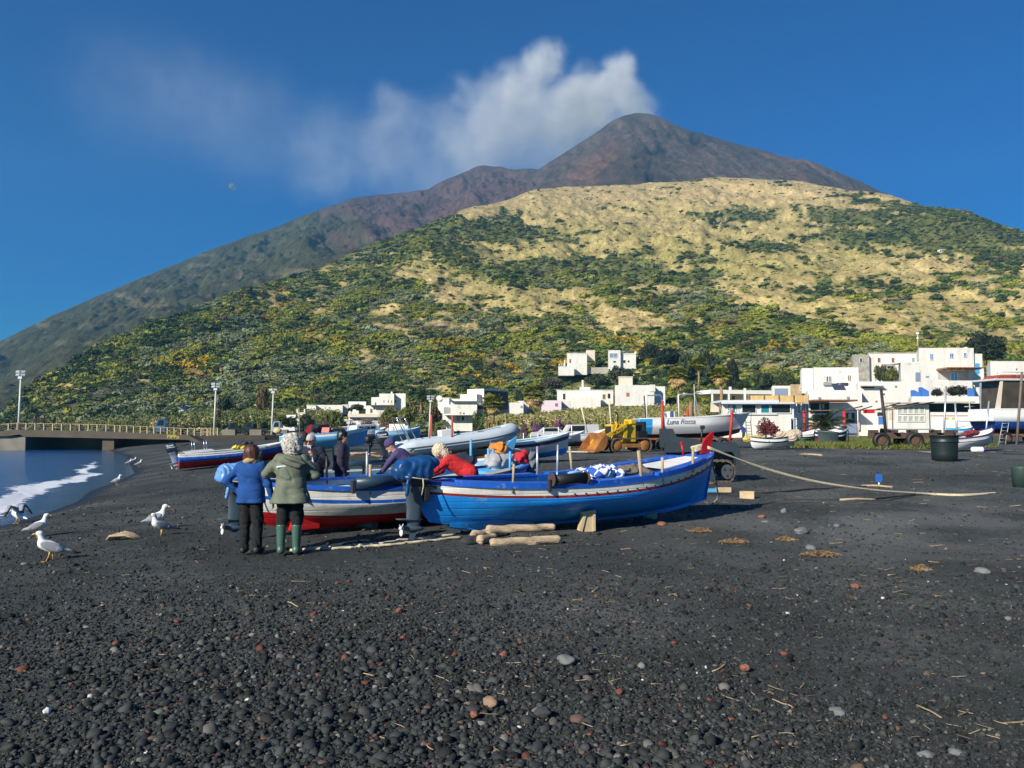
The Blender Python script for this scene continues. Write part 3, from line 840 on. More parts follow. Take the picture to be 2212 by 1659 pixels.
tag(o, 'green, grey and yellow flowering scrub covering the volcano slope', 'scrub', kind='stuff')
NSHRUB = n
pm = inst_mat('pebble_stone', 0.75, nscale=9, var=0.25, spec=0.25)
pprot = []
for i in range(5):
 mb = MB(); mb.ico((0, 0, 0), 1, 2, (1, rng.uniform(.68, .95), rng.uniform(.45, .72)), None, 0.34, 0, True, 60 + i)
 pprot.append(bpy.data.objects.new('pebble_kind', mb.mesh('pebble_kind', pm)))
rs = np.random.default_rng(33)
NPB = 280000
tq = rs.uniform(0, 1, NPB)
py = 3.3 * (48 / 3.3) ** (tq ** 1.25)
px = rs.uniform(-1, 1, NPB) * (py * 0.66 + .6)
zone = fbm(px * .30 + 5, py * .42, 4, 301)
uP, vP = vpix(px, py, np.full(NPB, .65))
coarse = np.exp(-((uP - 300) / 330) ** 2) * sstep(560, 660, vP) + 0.55 * np.exp(-((uP - 760) / 200) ** 2) * sstep(660, 730, vP)
prob = np.clip(0.48 + 1.5 * (zone - .38) + .5 * coarse, 0.06, 1) * np.clip(1.2 - py / 34, .16, 1)
zz = gz(px, py)
prob *= 1 - .5 * np.exp(-((uP - 900) / 220) ** 2 - ((vP - 525) / 40) ** 2)
keep = (rs.uniform(size=NPB) < prob) & (zz > 0.12)
px, py, zz, coarse = px[keep], py[keep], zz[keep], coarse[keep]; n = len(px)
rad = np.exp(rs.normal(-5.02, .55, n)) * (0.85 + 0.55 * coarse) * (0.9 + py * .035)
rad = np.clip(rad, .004, .048)
base = rs.uniform(.009, .054, (n, 1)) * np.array([.96, 1.08, 1.05]) * (1.0 + .25 * rs.normal(size=(n, 1)) * .4)
kk = rs.uniform(size=n)
base = np.where((kk < .010)[:, None], np.array([0.16, 0.060, 0.038]) * rs.uniform(.5, 1.2, (n, 1)), base)
base = np.where(((kk > .022) & (kk < .06))[:, None], np.array([0.13, 0.125, 0.11]) * rs.uniform(.6, 1.5, (n, 1)), base)
base = np.where((kk > .9991)[:, None], np.array([0.55, 0.55, 0.52]), base)
base = np.where(((kk > .985) & (kk < .9991))[:, None], np.array([0.11, 0.075, 0.055]), base)
PP = np.stack([px, py, zz + beach_lump(px, py) + rad * .25], -1)
o = scatter('gravel', PP, np.stack([rad, rad, rad], -1) * rs.uniform(.8, 1.25, (n, 3)), rs.uniform(0, 6.28, n), base, rs.integers(0, 5, n), pprot, rs.normal(0, .3, (n, 2)))
tag(o, 'loose dark volcanic pebbles strewn over the black beach', 'gravel', kind='stuff')
sm_ = inst_mat('straw', 0.8, nscale=5, var=.3)
tprot = []
for i in range(4):
 mb = MB(); p = [Vector((-1, 0, 0))]
 for q in range(4): p.append(p[-1] + Vector((.5, random.uniform(-.16, .16), random.uniform(-.02, .05))))
 mb.tube(p, .06, 4)
 tprot.append(bpy.data.objects.new('straw_kind', mb.mesh('straw_kind', sm_)))
n = 3000
py = 4 * (60 / 4) ** (rs.uniform(0, 1, n) ** .8); uPx = 512 + 540 * (1 - 2 * rs.beta(1.0, 1.45, n) ** 1.0)
px = (uPx - 512) / F * py; zz = gz(px, py)
keep = (zz > .45) & (fbm(px * .5, py * .5, 3, 333) > .42); px, py, zz = px[keep], py[keep], zz[keep]; n = len(px)
ln = np.minimum(np.exp(rs.normal(-3.75, .60, n)), .09) * (1 + py * .03)
col = np.array([0.33, 0.26, 0.15]) * rs.uniform(.45, 1.35, (n, 1))
o = scatter('straw_litter', np.stack([px, py, zz + beach_lump(px, py) + .012], -1), np.stack([ln, ln * 1.1, ln], -1), rs.uniform(0, 6.28, n), col, rs.integers(0, 4, n), tprot, rs.normal(0, .12, (n, 2)))
tag(o, 'bits of pale straw and splinters scattered on the dark sand', 'straw', kind='stuff')
HAZE = True
if HAZE:
 mb = MB(); mb.bx(-2600, 2600, -60, 3050, -6.6, 1000)
 m, N, b = newmat('haze_air'); N.t.nodes.remove(b)
 pv = N.n('ShaderNodeVolumePrincipled'); pv.inputs['Color'].default_value = (0.24, 0.64, 1.0, 1); pv.inputs['Density'].default_value = 0.00013
 pv.inputs['Anisotropy'].default_value = 0.1
 N.l(pv.outputs[0], [x for x in N.t.nodes if x.type == 'OUTPUT_MATERIAL'][0].inputs['Volume'])
 o = mb.build('haze', m); tag(o, 'thin bluish air over the whole place', 'haze', kind='stuff')
D = 3400.0
def sp_(u, v, r):
 p = at(u / 2.16, v / 2.16, D); return (p.x, p.y, p.z, r / 2.16 / F * D)
PUFF = [(1340, 172, 50, 2.3), (1285, 205, 66, 1.7), (1372, 215, 44, 1.4), (1400, 238, 36, .9), (1182, 138, 48, 1.3), (1140, 180, 62, 1.2), (1110, 235, 90, .62), (1235, 235, 85, .75), (1330, 245, 80, .55), (1060, 300, 110, .46), (1200, 300, 110, .50), (960, 250, 70, .22), (1010, 195, 34, .22), (870, 240, 60, .22), (850, 300, 90, .19), (740, 310, 110, .15), (700, 360, 90, .12), (560, 270, 150, .085), (440, 220, 140, .075), (300, 190, 170, .055), (900, 370, 130, .12), (1020, 380, 120, .2), (1405, 235, 46, .30)]
m, N, b = newmat('volcanic_smoke'); N.t.nodes.remove(b)
geo = N.n('ShaderNodeTexCoord').outputs['Object']
nz = N.n('ShaderNodeTexNoise', _Scale=0.0052, _Detail=5.0, _Roughness=0.62); N.l(geo, nz.inputs['Vector'])
wv = N.n('ShaderNodeVectorMath', operation='SUBTRACT'); N.l(nz.outputs['Color'], wv.inputs[0]); wv.inputs[1].default_value = (.5, .5, .5)
ws = N.n('ShaderNodeVectorMath', operation='SCALE'); N.l(wv.outputs[0], ws.inputs[0]); ws.inputs['Scale'].default_value = 230
nzb = N.n('ShaderNodeTexNoise', _Scale=0.019, _Detail=3.0); N.l(geo, nzb.inputs['Vector'])
wb = N.n('ShaderNodeVectorMath', operation='MULTIPLY_ADD'); N.l(nzb.outputs['Color'], wb.inputs[0]); wb.inputs[1].default_value = (48, 48, 48); N.l(geo, wb.inputs[2])
wp = N.n('ShaderNodeVectorMath', operation='ADD'); N.l(wb.outputs[0], wp.inputs[0]); N.l(ws.outputs[0], wp.inputs[1])
tot = None
org = at(500, 110, D)
for (u_, v_, r_, w_) in PUFF:
 x, y, z, r = sp_(u_, v_, r_)
 dn = N.n('ShaderNodeVectorMath', operation='DISTANCE'); N.l(wp.outputs[0], dn.inputs[0]); dn.inputs[1].default_value = (x - org.x, (hash((u_, v_)) % 80) - 40, z - org.z)
 q = N.math('MULTIPLY', dn.outputs['Value'], 1 / r)
 k = N.math('MULTIPLY', N.math('SUBTRACT', 1.25, q), 1.5, True)
 k = N.math('MULTIPLY', N.math('MULTIPLY', k, k), w_ * 120.0 / (r + 60))
 tot = k if tot is None else N.math('ADD', tot, k)
n2 = N.noise(geo, 0.011, 9, .7)
dens = N.math('MULTIPLY', tot, N.ramp(n2, ((.32, .35), (.68, 1.35))))
dens = N.math('MULTIPLY', dens, 0.0135)
pv = N.n('ShaderNodeVolumePrincipled'); pv.inputs['Color'].default_value = (.99, .97, .95, 1); pv.inputs['Anisotropy'].default_value = -0.22
N.l(dens, pv.inputs['Density'])
N.l(pv.outputs[0], [x for x in N.t.nodes if x.type == 'OUTPUT_MATERIAL'][0].inputs['Volume'])
p0 = at(20, 205, D); p1 = at(690, 15, D)
mb = MB(); mb.bx(p0.x - org.x, p1.x - org.x, -300, 300, p0.z - org.z, p1.z - org.z)
o = mb.build('smoke_plume', m, None, org)
tag(o, 'pale volcanic smoke drifting left from the summit', 'smoke', kind='stuff')
m.cycles.volume_step_rate = 1.0 if hasattr(m.cycles, 'volume_step_rate') else 1.0
m, N, b = newmat('moon_rock'); b.inputs['Base Color'].default_value = (.30, .29, .27, 1); b.inputs['Roughness'].default_value = 1; b.inputs['Alpha'].default_value = .32
mb = MB(); mb.ico((0, 0, 0), 1, 4)
p = at(232.5, 187, 20000)
o = mb.build('moon', m, None, p); o.scale = (88, 88, 88); tag(o, 'faint day moon low in the blue sky left of the smoke', 'moon', kind='structure')
def Zf(x0, y0, s):
 return lambda x, y: ((x0 + x / s) / 3.75, (y0 + y / s) / 3.75)
z3 = Zf(2300, 1250, 2.765); z4 = Zf(2950, 1250, 2.4854); z6 = Zf(700, 1350, 2.765); z7 = Zf(1400, 1250, 2.212)
zm = Zf(1500, 1400, 3.6867); zr = Zf(2640, 1420, 3.6867); za = Zf(900, 1400, 3.6867); z5 = Zf(0, 1350, 2.765)
white = M('whitewash', (0.80, 0.77, 0.70), 0.9, var=0.07, scale=0.35, wear=0.3, wearcol=(0.50, 0.43, 0.34), bump=.15, bscale=3, stain=.35)
white2 = M('whitewash_bright', (0.82, 0.80, 0.76), 0.9, var=0.05, scale=0.4, bump=.15, bscale=3)
cream = M('cream_plaster', (0.72, 0.62, 0.48), 0.9, var=0.12, scale=0.5, wear=.3, wearcol=(.4, .33, .25))
ochre = M('old_stone', (0.42, 0.31, 0.18), 0.95, var=0.35, scale=1.2, bump=.6, bscale=4)
greyst = M('grey_stone', (0.40, 0.37, 0.31), 0.95, var=0.4, scale=1.5, bump=.6, bscale=4)
darkgl_shade = M('dark_window_and_shade', (0.018, 0.02, 0.024), 0.25, var=.3)  # dark glass, also fills open recesses as painted shade
teal = M('teal_glass', (0.03, 0.20, 0.26), 0.15, var=.2, scale=.6)
bluep = M('blue_shutter_paint', (0.05, 0.17, 0.50), 0.6, var=.1)
sky_b = M('sky_blue_paint', (0.05, 0.40, 0.75), 0.6, var=.1)
lav = M('grey_blue_door', (0.22, 0.28, 0.40), 0.7, var=.1)
brownw = M('brown_wood', (0.20, 0.11, 0.05), 0.8, var=.3, scale=3)
reedm = M('bamboo_screen', (0.62, 0.42, 0.17), 0.85, var=.3, scale=7, stretch=(1, 1, .12))
concr = M('concrete', (0.21, 0.19, 0.15), 0.95, var=.25, scale=.8, bump=.3, bscale=6, wear=.4, wearcol=(.2, .18, .14))
conc2 = M('dark_concrete', (0.10, 0.082, 0.062), 0.95, var=.25, scale=.5, bump=.3, bscale=5)
rustm = M('rusty_iron', (0.23, 0.09, 0.04), 0.85, var=.4, scale=3, bump=.3)
redp = M('red_paint', (0.55, 0.02, 0.02), 0.55, var=.15)
terr = M('terracotta', (0.45, 0.16, 0.08), 0.85, var=.25, scale=2)
WM = {'dark': darkgl_shade, 'blue': bluep, 'sky': sky_b, 'teal': teal, 'lav': lav, 'brown': brownw, 'white': white2, 'red': redp, 'terr': terr, 'grey': M('plain_grey', (.30, .31, .33), .8)}
def wpart(mb, name, mats, root, parent=None, fixn=True):
 o = mb.build(name, mats, parent or root, None, 0, fixn)
 if parent is None: o.location = -root.location
 return o
class Face:
 """the front wall of a block; pixels of the photo hit it to place what it carries"""
 def __init__(s, P0, P1):
  s.P0, s.P1 = P0, P1
  e = (P1 - P0); e.z = 0; s.e = e.normalized(); s.n = Vector((s.e.y, -s.e.x, 0))
 def hit(s, u, v):
  d = Vector(ray(u, v)); o = Vector((0, 0, CAMH))
  k = (s.P0 - o).dot(s.n) / d.dot(s.n)
  return o + d * k
def block(root, Z, x0, x1, y0, y1, d, depth=7, skew=0.0, name='wall', mat=None, sink=1.5, par=0.0, nside=0):
 a = Z(x0, y0); b = Z(x1, y1)
 P0 = at(a[0], a[1], d); P1 = at(b[0], a[1], d + skew)
 f = Face(P0, P1)
 top = P0.z; bot = at(a[0], b[1], d).z - sink
 def bk(p):
  if abs(skew) > 1: return -f.n * depth
  return (-f.n).lerp(Vector((p.x / p.y, 1, 0)), .88) * depth
 q = [(P0.x, P0.y), (P1.x, P1.y), *((P1 + bk(P1)).xy[:], (P0 + bk(P0)).xy[:])]
 mb = MB(); mb.prism(q, bot, top, 0, 'xy')
 if par > 0:   # low parapet round the flat roof
  def inset(t):
   cx = sum(p[0] for p in q) / 4; cy = sum(p[1] for p in q) / 4
   return [(p[0] + (cx - p[0]) * t, p[1] + (cy - p[1]) * t) for p in q]
  for i in range(4):
   a_, b_ = q[i], q[(i + 1) % 4]
   mid = ((a_[0] + b_[0]) / 2, (a_[1] + b_[1]) / 2); dx, dy = b_[0] - a_[0], b_[1] - a_[1]
   L = math.hypot(dx, dy)
   mb.box((mid[0], mid[1], top + par / 2 - .01), (L + .12, .3, par), (0, 0, math.atan2(dy, dx)))
 o = wpart(mb, name, mat or white, root)
 f.top = top; f.bot = bot
 return f, o
def onface(root, f, Z, x0, x1, y0, y1, kind, name='window', th=0.06, frame=None, out=0.0):
 cs = [f.hit(*Z(x, y)) for x, y in ((x0, y0), (x1, y0), (x1, y1), (x0, y1))]
 mb = MB(); n = f.n
 mb.add([c - n * .05 + n * out for c in cs] + [c + n * (th + out) for c in cs], [(0, 1, 2, 3), (4, 5, 6, 7), (0, 1, 5, 4), (1, 2, 6, 5), (2, 3, 7, 6), (3, 0, 4, 7)])
 o = wpart(mb, name, WM[kind] if isinstance(kind, str) else kind, root)
 if frame:
  fm = MB(); c0 = (cs[0] + cs[2]) / 2; e = f.e; up = Vector((0, 0, 1))
  W_ = (cs[1] - cs[0]).length; H_ = (cs[3] - cs[0]).length; t = max(.07, min(W_, H_) * .08)
  rz = math.atan2(e.y, e.x)
  for sx in (-1, 1): fm.box(c0 + e * (sx * W_ / 2) + n * (th + .03 + out), (t, .09, H_ + t), (0, 0, rz))
  for sz in (-1, 1): fm.box(c0 + up * (sz * H_ / 2) + n * (th + .03 + out), (W_ - t, .085, t), (0, 0, rz))
  if frame == 'cross': fm.box(c0 + n * (th + .02 + out), (t * .7, .07, H_ - t), (0, 0, rz))
  fo = fm.build('frame', white2, o)
 return o
def house(name, label, cat, Z, base, group='white houses of the village'):
 """root empty at the foot of the first block"""
 x0, x1, y0, y1, d = base
 u, v = Z((x0 + x1) / 2, y1)
 return thing(name, label, cat, at(u, v, d), 0, group)
def hd(u, v): return hill_at(u, v).y
r = house('white_house', 'small lone white house far up on the green right shoulder of the volcano', 'house', lambda x, y: (x, y), (937, 952, 249, 252, hd(945, 252)))
I_ = lambda x, y: (x, y)
d = hd(945, 252)
f, _ = block(r, I_, 937.5, 946, 249.6, 252.6, d, 8); block(r, I_, 946, 952, 250.8, 252.8, d + 2, 8)
onface(r, f, I_, 940, 941.2, 250.4, 252, 'dark')
d = 322
r = house('white_house', 'white two storey house with arched window high among the trees above the reeds', 'house', z7, (1950, 2190, 140, 290, d))
f, _ = block(r, z7, 1950, 2050, 140, 292, d, 9); f2, _ = block(r, z7, 2050, 2178, 172, 292, d + 1.5, 8, par=.3)
onface(r, f, z7, 1958, 2026, 165, 203, 'lav', frame='cross'); onface(r, f2, z7, 2072, 2092, 222, 246, 'dark', frame=True); onface(r, f, z7, 1990, 2012, 230, 242, 'dark'); onface(r, f2, z7, 2110, 2124, 225, 240, 'dark')
block(r, z7, 2166, 2182, 150, 180, d + 4, 1.5, name='chimney')
d = 326
r = house('white_house', 'weathered pale house with terrace left of the arched window house on the slope', 'house', z7, (1606, 1770, 170, 310, d))
f, _ = block(r, z7, 1608, 1772, 168, 312, d, 9, par=.25); f2, _ = block(r, z7, 1535, 1665, 272, 318, d - 6, 5)
onface(r, f, z7, 1626, 1640, 214, 246, 'brown'); block(r, z7, 1765, 1838, 140, 200, d + 6, 5, name='annexe', mat=cream)
for k in range(4): block(r, z7, 1540 + k * 16, 1545 + k * 16, 250, 275, d - 6.2, .3, name='railing_post', sink=0)
block(r, z7, 1582, 1592, 222, 274, d - 4, .6, name='chimney', sink=0)
r = house('garden_wall', 'low pale terrace wall joining the two houses on the slope', 'wall', z7, (1775, 1950, 268, 300, d), None)
block(r, z7, 1700, 1950, 282, 305, d + 2, .6, name='wall', mat=greyst)
d = 262
r = house('white_house', 'long low white house with chimney and green creeper on its terrace behind the reeds', 'house', z7, (1525, 1990, 470, 580, d))
f, _ = block(r, z7, 1525, 1990, 474, 590, d, 9, par=.2); block(r, z7, 1640, 1885, 530, 590, d - 5, 4)
block(r, z7, 1728, 1743, 388, 476, d + 3, .9, name='chimney'); block(r, z7, 1712, 1800, 446, 480, d + 2, 5, name='roof_room')
onface(r, f, z7, 1572, 1592, 500, 548, 'dark', frame=True); onface(r, f, z7, 1900, 1925, 505, 545, 'brown', frame=True); onface(r, f, z7, 1945, 1965, 500, 540, 'dark')
d = 240
r = house('white_house', 'white house with small red door above the right end of the reeds', 'house', z7, (2010, 2350, 430, 560, d))
f, _ = block(r, z7, 2006, 2330, 430, 560, d, 10); onface(r, f, z7, 2098, 2124, 492, 524, 'terr'); f2, _ = block(r, z7, 2036, 2150, 366, 436, d + 6, 6, mat=cream, par=.3)
block(r, z7, 2290, 2338, 425, 440, d - .2, 1, name='parapet'); block(r, z7, 2330, 2420, 440, 560, d + 3, 9, mat=white2)
d = 232
r = house('white_house', 'low pinkish white house behind the shaggy palm by the reeds', 'house', z7, (1340, 1560, 555, 620, d))
f, _ = block(r, z7, 1395, 1560, 556, 622, d, 8, mat=M('pink_wash', (.78, .66, .68), .9, var=.06)); onface(r, f, z7, 1508, 1530, 580, 606, M('violet_door', (.30, .12, .38), .8)); block(r, z7, 1555, 1640, 560, 590, d + 4, 7)
d = 225
r = house('white_house', 'low white house with long blank wall between the two shaggy palms', 'house', z7, (1055, 1290, 575, 660, d))
f, _ = block(r, z7, 1045, 1245, 574, 672, d, 8); block(r, z7, 1200, 1290, 560, 660, d + 5, 8); onface(r, f, z7, 1220, 1240, 600, 620, 'grey')
d = 222
r = house('white_house', 'white two storey house with wide upper window and side wall coloured dark as shade', 'house', zm, (830, 1320, 220, 560, d))
f, _ = block(r, zm, 930, 1160, 222, 420, d, 9.5, -4.0)
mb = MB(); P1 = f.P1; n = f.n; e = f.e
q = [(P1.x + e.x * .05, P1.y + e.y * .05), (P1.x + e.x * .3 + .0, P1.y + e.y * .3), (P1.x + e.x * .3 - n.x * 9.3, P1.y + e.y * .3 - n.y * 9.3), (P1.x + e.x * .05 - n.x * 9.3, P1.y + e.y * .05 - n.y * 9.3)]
mb.prism(q, f.bot, f.top - .5, 0, 'xy'); wpart(mb, 'side_wall', M('wall_shade_dark', (.06, .06, .065), .9, var=.3), r)  # slab on the side away from the sun, its shade put into the colour
f2, _ = block(r, zm, 832, 1060, 292, 420, d - 3, 6, -2.5); onface(r, f, zm, 1066, 1140, 302, 338, 'teal', frame='cross'); onface(r, f, zm, 1062, 1146, 340, 386, 'white')
for k in range(3): onface(r, f2, zm, 905 + k * 42, 940 + k * 42, 312, 352, 'white')
r = house('white_house', 'white ground floor house with thin awning under the two storey house', 'house', zm, (700, 1070, 385, 570, d))
f, _ = block(r, zm, 700, 1065, 398, 580, d - 14, 8); block(r, zm, 705, 1170, 382, 390, d - 15, 4, name='awning', mat=M('grey_awning', (.2, .2, .2), .8), sink=0)
onface(r, f, zm, 730, 800, 425, 440, 'white'); onface(r, f, zm, 822, 840, 530, 560, 'brown', frame=True); onface(r, f, zm, 872, 892, 545, 562, 'dark'); f3, _ = block(r, zm, 1066, 1150, 420, 560, d - 10, 6); onface(r, f3, zm, 1070, 1145, 450, 498, M('maroon_wall', (.22, .08, .08), .9))
r = house('white_house', 'low white house with roof dish beside the two storey house', 'house', zm, (480, 830, 345, 470, d))
f, _ = block(r, zm, 520, 680, 352, 470, d - 4, 7, par=.3); block(r, zm, 680, 832, 352, 470, d - 2, 6, mat=white2); f4, _ = block(r, zm, 590, 720, 432, 560, d - 12, 8); onface(r, f4, zm, 605, 702, 468, 556, 'grey')
mb = MB(); p = at(*zm(540, 345), d - 4); mb.lathe([(0, 0), (.4, .05), (.75, .2)], p, 14, 0, rotm(R(70), 0, 0)); wpart(mb, 'dish', white2, r)
r = house('beach_kiosk', 'small pale beach bar with flat roof behind the grey inflatable boat', 'kiosk', zm, (615, 1060, 565, 690, 150))
d = 158
f, _ = block(r, zm, 640, 1000, 585, 690, d, 5); block(r, zm, 612, 1065, 566, 578, d - 2, 7, name='roof', sink=0)
onface(r, f, zm, 780, 830, 590, 660, 'grey', frame='cross'); onface(r, f, zm, 850, 890, 590, 655, 'dark', frame=True); onface(r, f, zm, 925, 1040, 610, 680, cream, name='panel', out=.1); onface(r, f, zm, 640, 665, 600, 660, 'white', name='door')
d = 240
r = house('white_house', 'stepped white house with block roof room at the foot of the scrub slope', 'house', za, (1780, 2212, 270, 450, d))
f, _ = block(r, za, 1925, 2130, 280, 450, d, 9); f2, _ = block(r, za, 2130, 2290, 278, 450, d + 2, 8); block(r, za, 2085, 2108, 254, 285, d + 1, 1, name='chimney'); f3, _ = block(r, za, 1815, 1930, 330, 455, d + .5, 7)
for x in (1985, 2045, 2092): onface(r, f, za, x, x + 10, 372, 405, 'brown')
onface(r, f2, za, 2140, 2162, 368, 402, 'dark', frame=True); onface(r, f2, za, 2150, 2165, 318, 332, 'dark')
onface(r, f3, za, 1865, 1882, 402, 440, 'brown')
d = 205
r = house('white_house', 'white terrace house with pillars and dark roofline below the stepped house', 'house', za, (1730, 2150, 430, 560, d))
f, _ = block(r, za, 1740, 2150, 445, 560, d, 7); block(r, za, 1800, 2160, 437, 446, d - 1.5, 4, name='roof', mat=brownw, sink=0); onface(r, f, za, 1800, 1830, 490, 545, 'brown'); onface(r, f, za, 1845, 1860, 470, 500, 'dark'); onface(r, f, za, 1900, 1945, 485, 540, cream, name='panel')
d = 232
r = house('white_house', 'long white house with one dark window at the left end of the village', 'house', za, (920, 1420, 437, 600, d))
f, _ = block(r, za, 922, 1050, 445, 600, d - 2, 8, par=.15); f2, _ = block(r, za, 1050, 1420, 437, 600, d, 9); onface(r, f2, za, 1058, 1088, 502, 548, 'brown', frame=True); onface(r, f, za, 955, 972, 500, 555, cream, name='shutter'); block(r, za, 1415, 1495, 430, 500, d + 3, 6, mat=cream)
block(r, za, 1500, 1740, 390, 420, d + 10, 6, mat=white2)
d = 215
r = house('white_house', 'white house with open roof pergola and steps left of the long house', 'house', za, (760, 910, 490, 640, d))
f, _ = block(r, za, 762, 900, 552, 640, d, 7);
for x in (782, 884): block(r, za, x, x + 16, 492, 555, d, .6, name='pillar', sink=0)
onface(r, f, za, 800, 885, 540, 548, 'white', name='slab'); block(r, za, 640, 770, 575, 690, d - 6, 6, mat=white2); block(r, za, 600, 860, 630, 700, d - 12, 6)
d = 250
r = house('white_house', 'half hidden small white house behind the leftmost trees of the village', 'house', za, (440, 660, 480, 550, d))
f, _ = block(r, za, 436, 680, 484, 560, d, 8); block(r, za, 490, 520, 462, 486, d, 2, name='chimney'); onface(r, f, za, 590, 612, 505, 520, 'dark')
d = 172
r = house('white_house', 'white veranda house with flat roof and arched parapet behind the bare pink bushes', 'house', za, (1500, 1950, 520, 700, d))
f, _ = block(r, za, 1500, 1640, 530, 600, d + 8, 6)
for (x0, x1, y0) in ((1558, 1604, 500), (1510, 1530, 520), (1600, 1640, 515), (1738, 1770, 515), (1845, 1880, 522)): block(r, za, x0, x1, y0, 560, d + 7.8, 1.0, name='parapet', sink=0)
f, _ = block(r, za, 1520, 1945, 610, 705, d, 6); block(r, za, 1490, 1950, 560, 606, d - 1, 8, name='roof', mat=cream, sink=0)
onface(r, f, za, 1632, 1668, 618, 665, 'lav', frame='cross'); onface(r, f, za, 1848, 1880, 620, 690, 'grey', frame='cross'); onface(r, f, za, 1900, 1920, 620, 690, 'dark', frame=True); onface(r, f, za, 1550, 1580, 630, 690, cream, name='door')
d = 150
r = house('white_shed', 'small white shed with sign and tiny window behind the boats', 'shed', z7, (130, 250, 745, 850, d))
f, _ = block(r, z7, 132, 262, 752, 855, d, 5, -1); onface(r, f, z7, 205, 216, 796, 820, 'brown', frame=True); onface(r, f, z7, 248, 305, 765, 800, M('pale_sign', (.45, .62, .75), .7), name='sign_board', out=.1); block(r, z7, 62, 132, 785, 840, d + 4, 4, mat=cream)
r = house('garden_wall', 'long grey stone garden wall with pale coping behind the red car', 'wall', za, (900, 1500, 735, 800, 168), None)
block(r, za, 905, 1560, 744, 812, 178, .8, name='wall', mat=greyst); block(r, za, 895, 1570, 735, 744, 177.8, 1.2, name='coping', mat=cream, sink=0)
d = 172
r = house('white_house', 'tall white house with three blue windows at the top of the right cluster', 'house', z4, (1230, 1740, 135, 600, d))
f, _ = block(r, z4, 1230, 1742, 136, 520, d, 10)
for (x0, x1, y0, y1) in ((1334, 1362, 192, 246), (1518, 1552, 188, 230), (1646, 1674, 182, 222)): onface(r, f, z4, x0, x1, y0, y1, 'blue', frame='cross')
f2, _ = block(r, z4, 1742, 1822, 190, 520, d + .6, 9); onface(r, f2, z4, 1757, 1796, 280, 378, 'sky', name='shutter')
mb = MB(); p = (f2.P0 + f2.P1) / 2; n = f2.n; rad = (f2.P1 - f2.P0).length / 2
c0 = p - n * 4.5; mb.lathe([(rad * .96, f2.top - c0.z - .02), (rad * .93, f2.top - c0.z + .9), (rad * .7, f2.top - c0.z + 1.6), (0, f2.top - c0.z + 1.9)], c0, 16, 0, None, True, (1, 1)); wpart(mb, 'dome', white, r)
f3, _ = block(r, z4, 1392, 1730, 440, 600, d - 4, 5)   # loggia floor wall
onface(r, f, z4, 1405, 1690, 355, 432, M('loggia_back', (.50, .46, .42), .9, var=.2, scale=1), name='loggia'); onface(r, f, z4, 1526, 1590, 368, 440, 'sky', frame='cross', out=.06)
mb = MB()
for k in range(6):
 a = f.hit(*z4(1396 + k * 66, 338)); mb.box(a + f.n * 2.0, (.28, 4.2, .25))
wpart(mb, 'beam', M('roof_beam', (.34, .15, .07), .8), r)
mb = MB(); a = f.hit(*z4(1396, 333)); b_ = f.hit(*z4(1726, 331)); mb.box((a + b_) / 2 + f.n * 2.1, ((b_ - a).length, 4.6, .12)); wpart(mb, 'pergola_roof', terr, r)
mb = MB(); a = f.hit(*z4(1722, 435)); mb.bx(a.x - .2, a.x + .25, a.y - 4.2, a.y - 3.8, a.z - .3, f.hit(*z4(1722, 340)).z); wpart(mb, 'pillar', white2, r)
mb = MB(); p = f.hit(*z4(1224, 136)); mb.cyl(p, p + Vector((0, 0, 3.2)), .06); mb.ico(p + Vector((0, 0, 3.0)), .35, 2); mb.ico(p + Vector((0, 0, 2.0)), .25, 2); wpart(mb, 'chimney_pot', white2, r)
d = 182
r = house('white_house', 'long white upper house with stone end at the back of the right cluster', 'house', z4, (615, 1230, 185, 450, d))
f, _ = block(r, z4, 765, 1232, 187, 450, d, 9, par=.12); f2, _ = block(r, z4, 612, 768, 198, 440, d - 1, 8, name='stone_wall', mat=greyst)
for x in (845, 975, 1165): onface(r, f, z4, x, x + 28, 228, 272, 'lav' if x > 1000 else 'brown', frame=True)
onface(r, f2, z4, 680, 702, 232, 272, 'dark', frame=True); f3, _ = block(r, z4, 890, 1015, 285, 350, d - 5, 5, name='annexe', mat=greyst); onface(r, f3, z4, 940, 995, 306, 326, 'dark')
d = 150
r = house('white_house', 'white square house with grey blue door in the middle of the right cluster', 'house', z4, (1055, 1390, 268, 620, d))
f, _ = block(r, z4, 1062, 1392, 268, 620, d, 9); onface(r, f, z4, 1200, 1246, 364, 448, 'lav', name='door'); onface(r, f, z4, 1297, 1324, 398, 412, 'lav'); mb = MB(); a = f.hit(*z4(1075, 272)); b_ = f.hit(*z4(1392, 252))
mb.prism([(a.x, a.z), (b_.x, a.z), (b_.x, b_.z)], a.y + .3, a.y + 5, 0, 'xz'); wpart(mb, 'parapet', cream, r)
for k in (1100, 1130): block(r, z4, k, k + 4, 245, 275, d + 1, .15, name='post', sink=0)
d = 142
r = house('white_house', 'white house with arched double windows and solar heater at the left of the cluster', 'house', z4, (140, 665, 320, 620, d))
f, _ = block(r, z4, 250, 668, 318, 620, d, 9); f2, _ = block(r, z4, 138, 255, 326, 480, d + 5, 7)
for x in (343, 368, 393): onface(r, f, z4, x, x + 17, 400, 452, 'dark' if x > 350 else cream, frame=True)
for x in (572, 588): onface(r, f, z4, x, x + 8, 392, 442, 'brown')
onface(r, f, z4, 340, 410, 462, 484, 'grey', name='cooler_box', th=.4)
mb = MB(); a = at(*z4(450, 520), d - 6); b_ = at(*z4(520, 482), d - 5); c_ = (a + b_) / 2; mb.box(c_, (1.9, .1, (b_ - a).length * .9), (R(-50), 0, 0)); mb.cyl(b_ + Vector((-.9, 0, .1)), b_ + Vector((.9, 0, .1)), .28); wpart(mb, 'solar_heater', M('solar_panel', (.05, .06, .09), .3), r)
d = 128
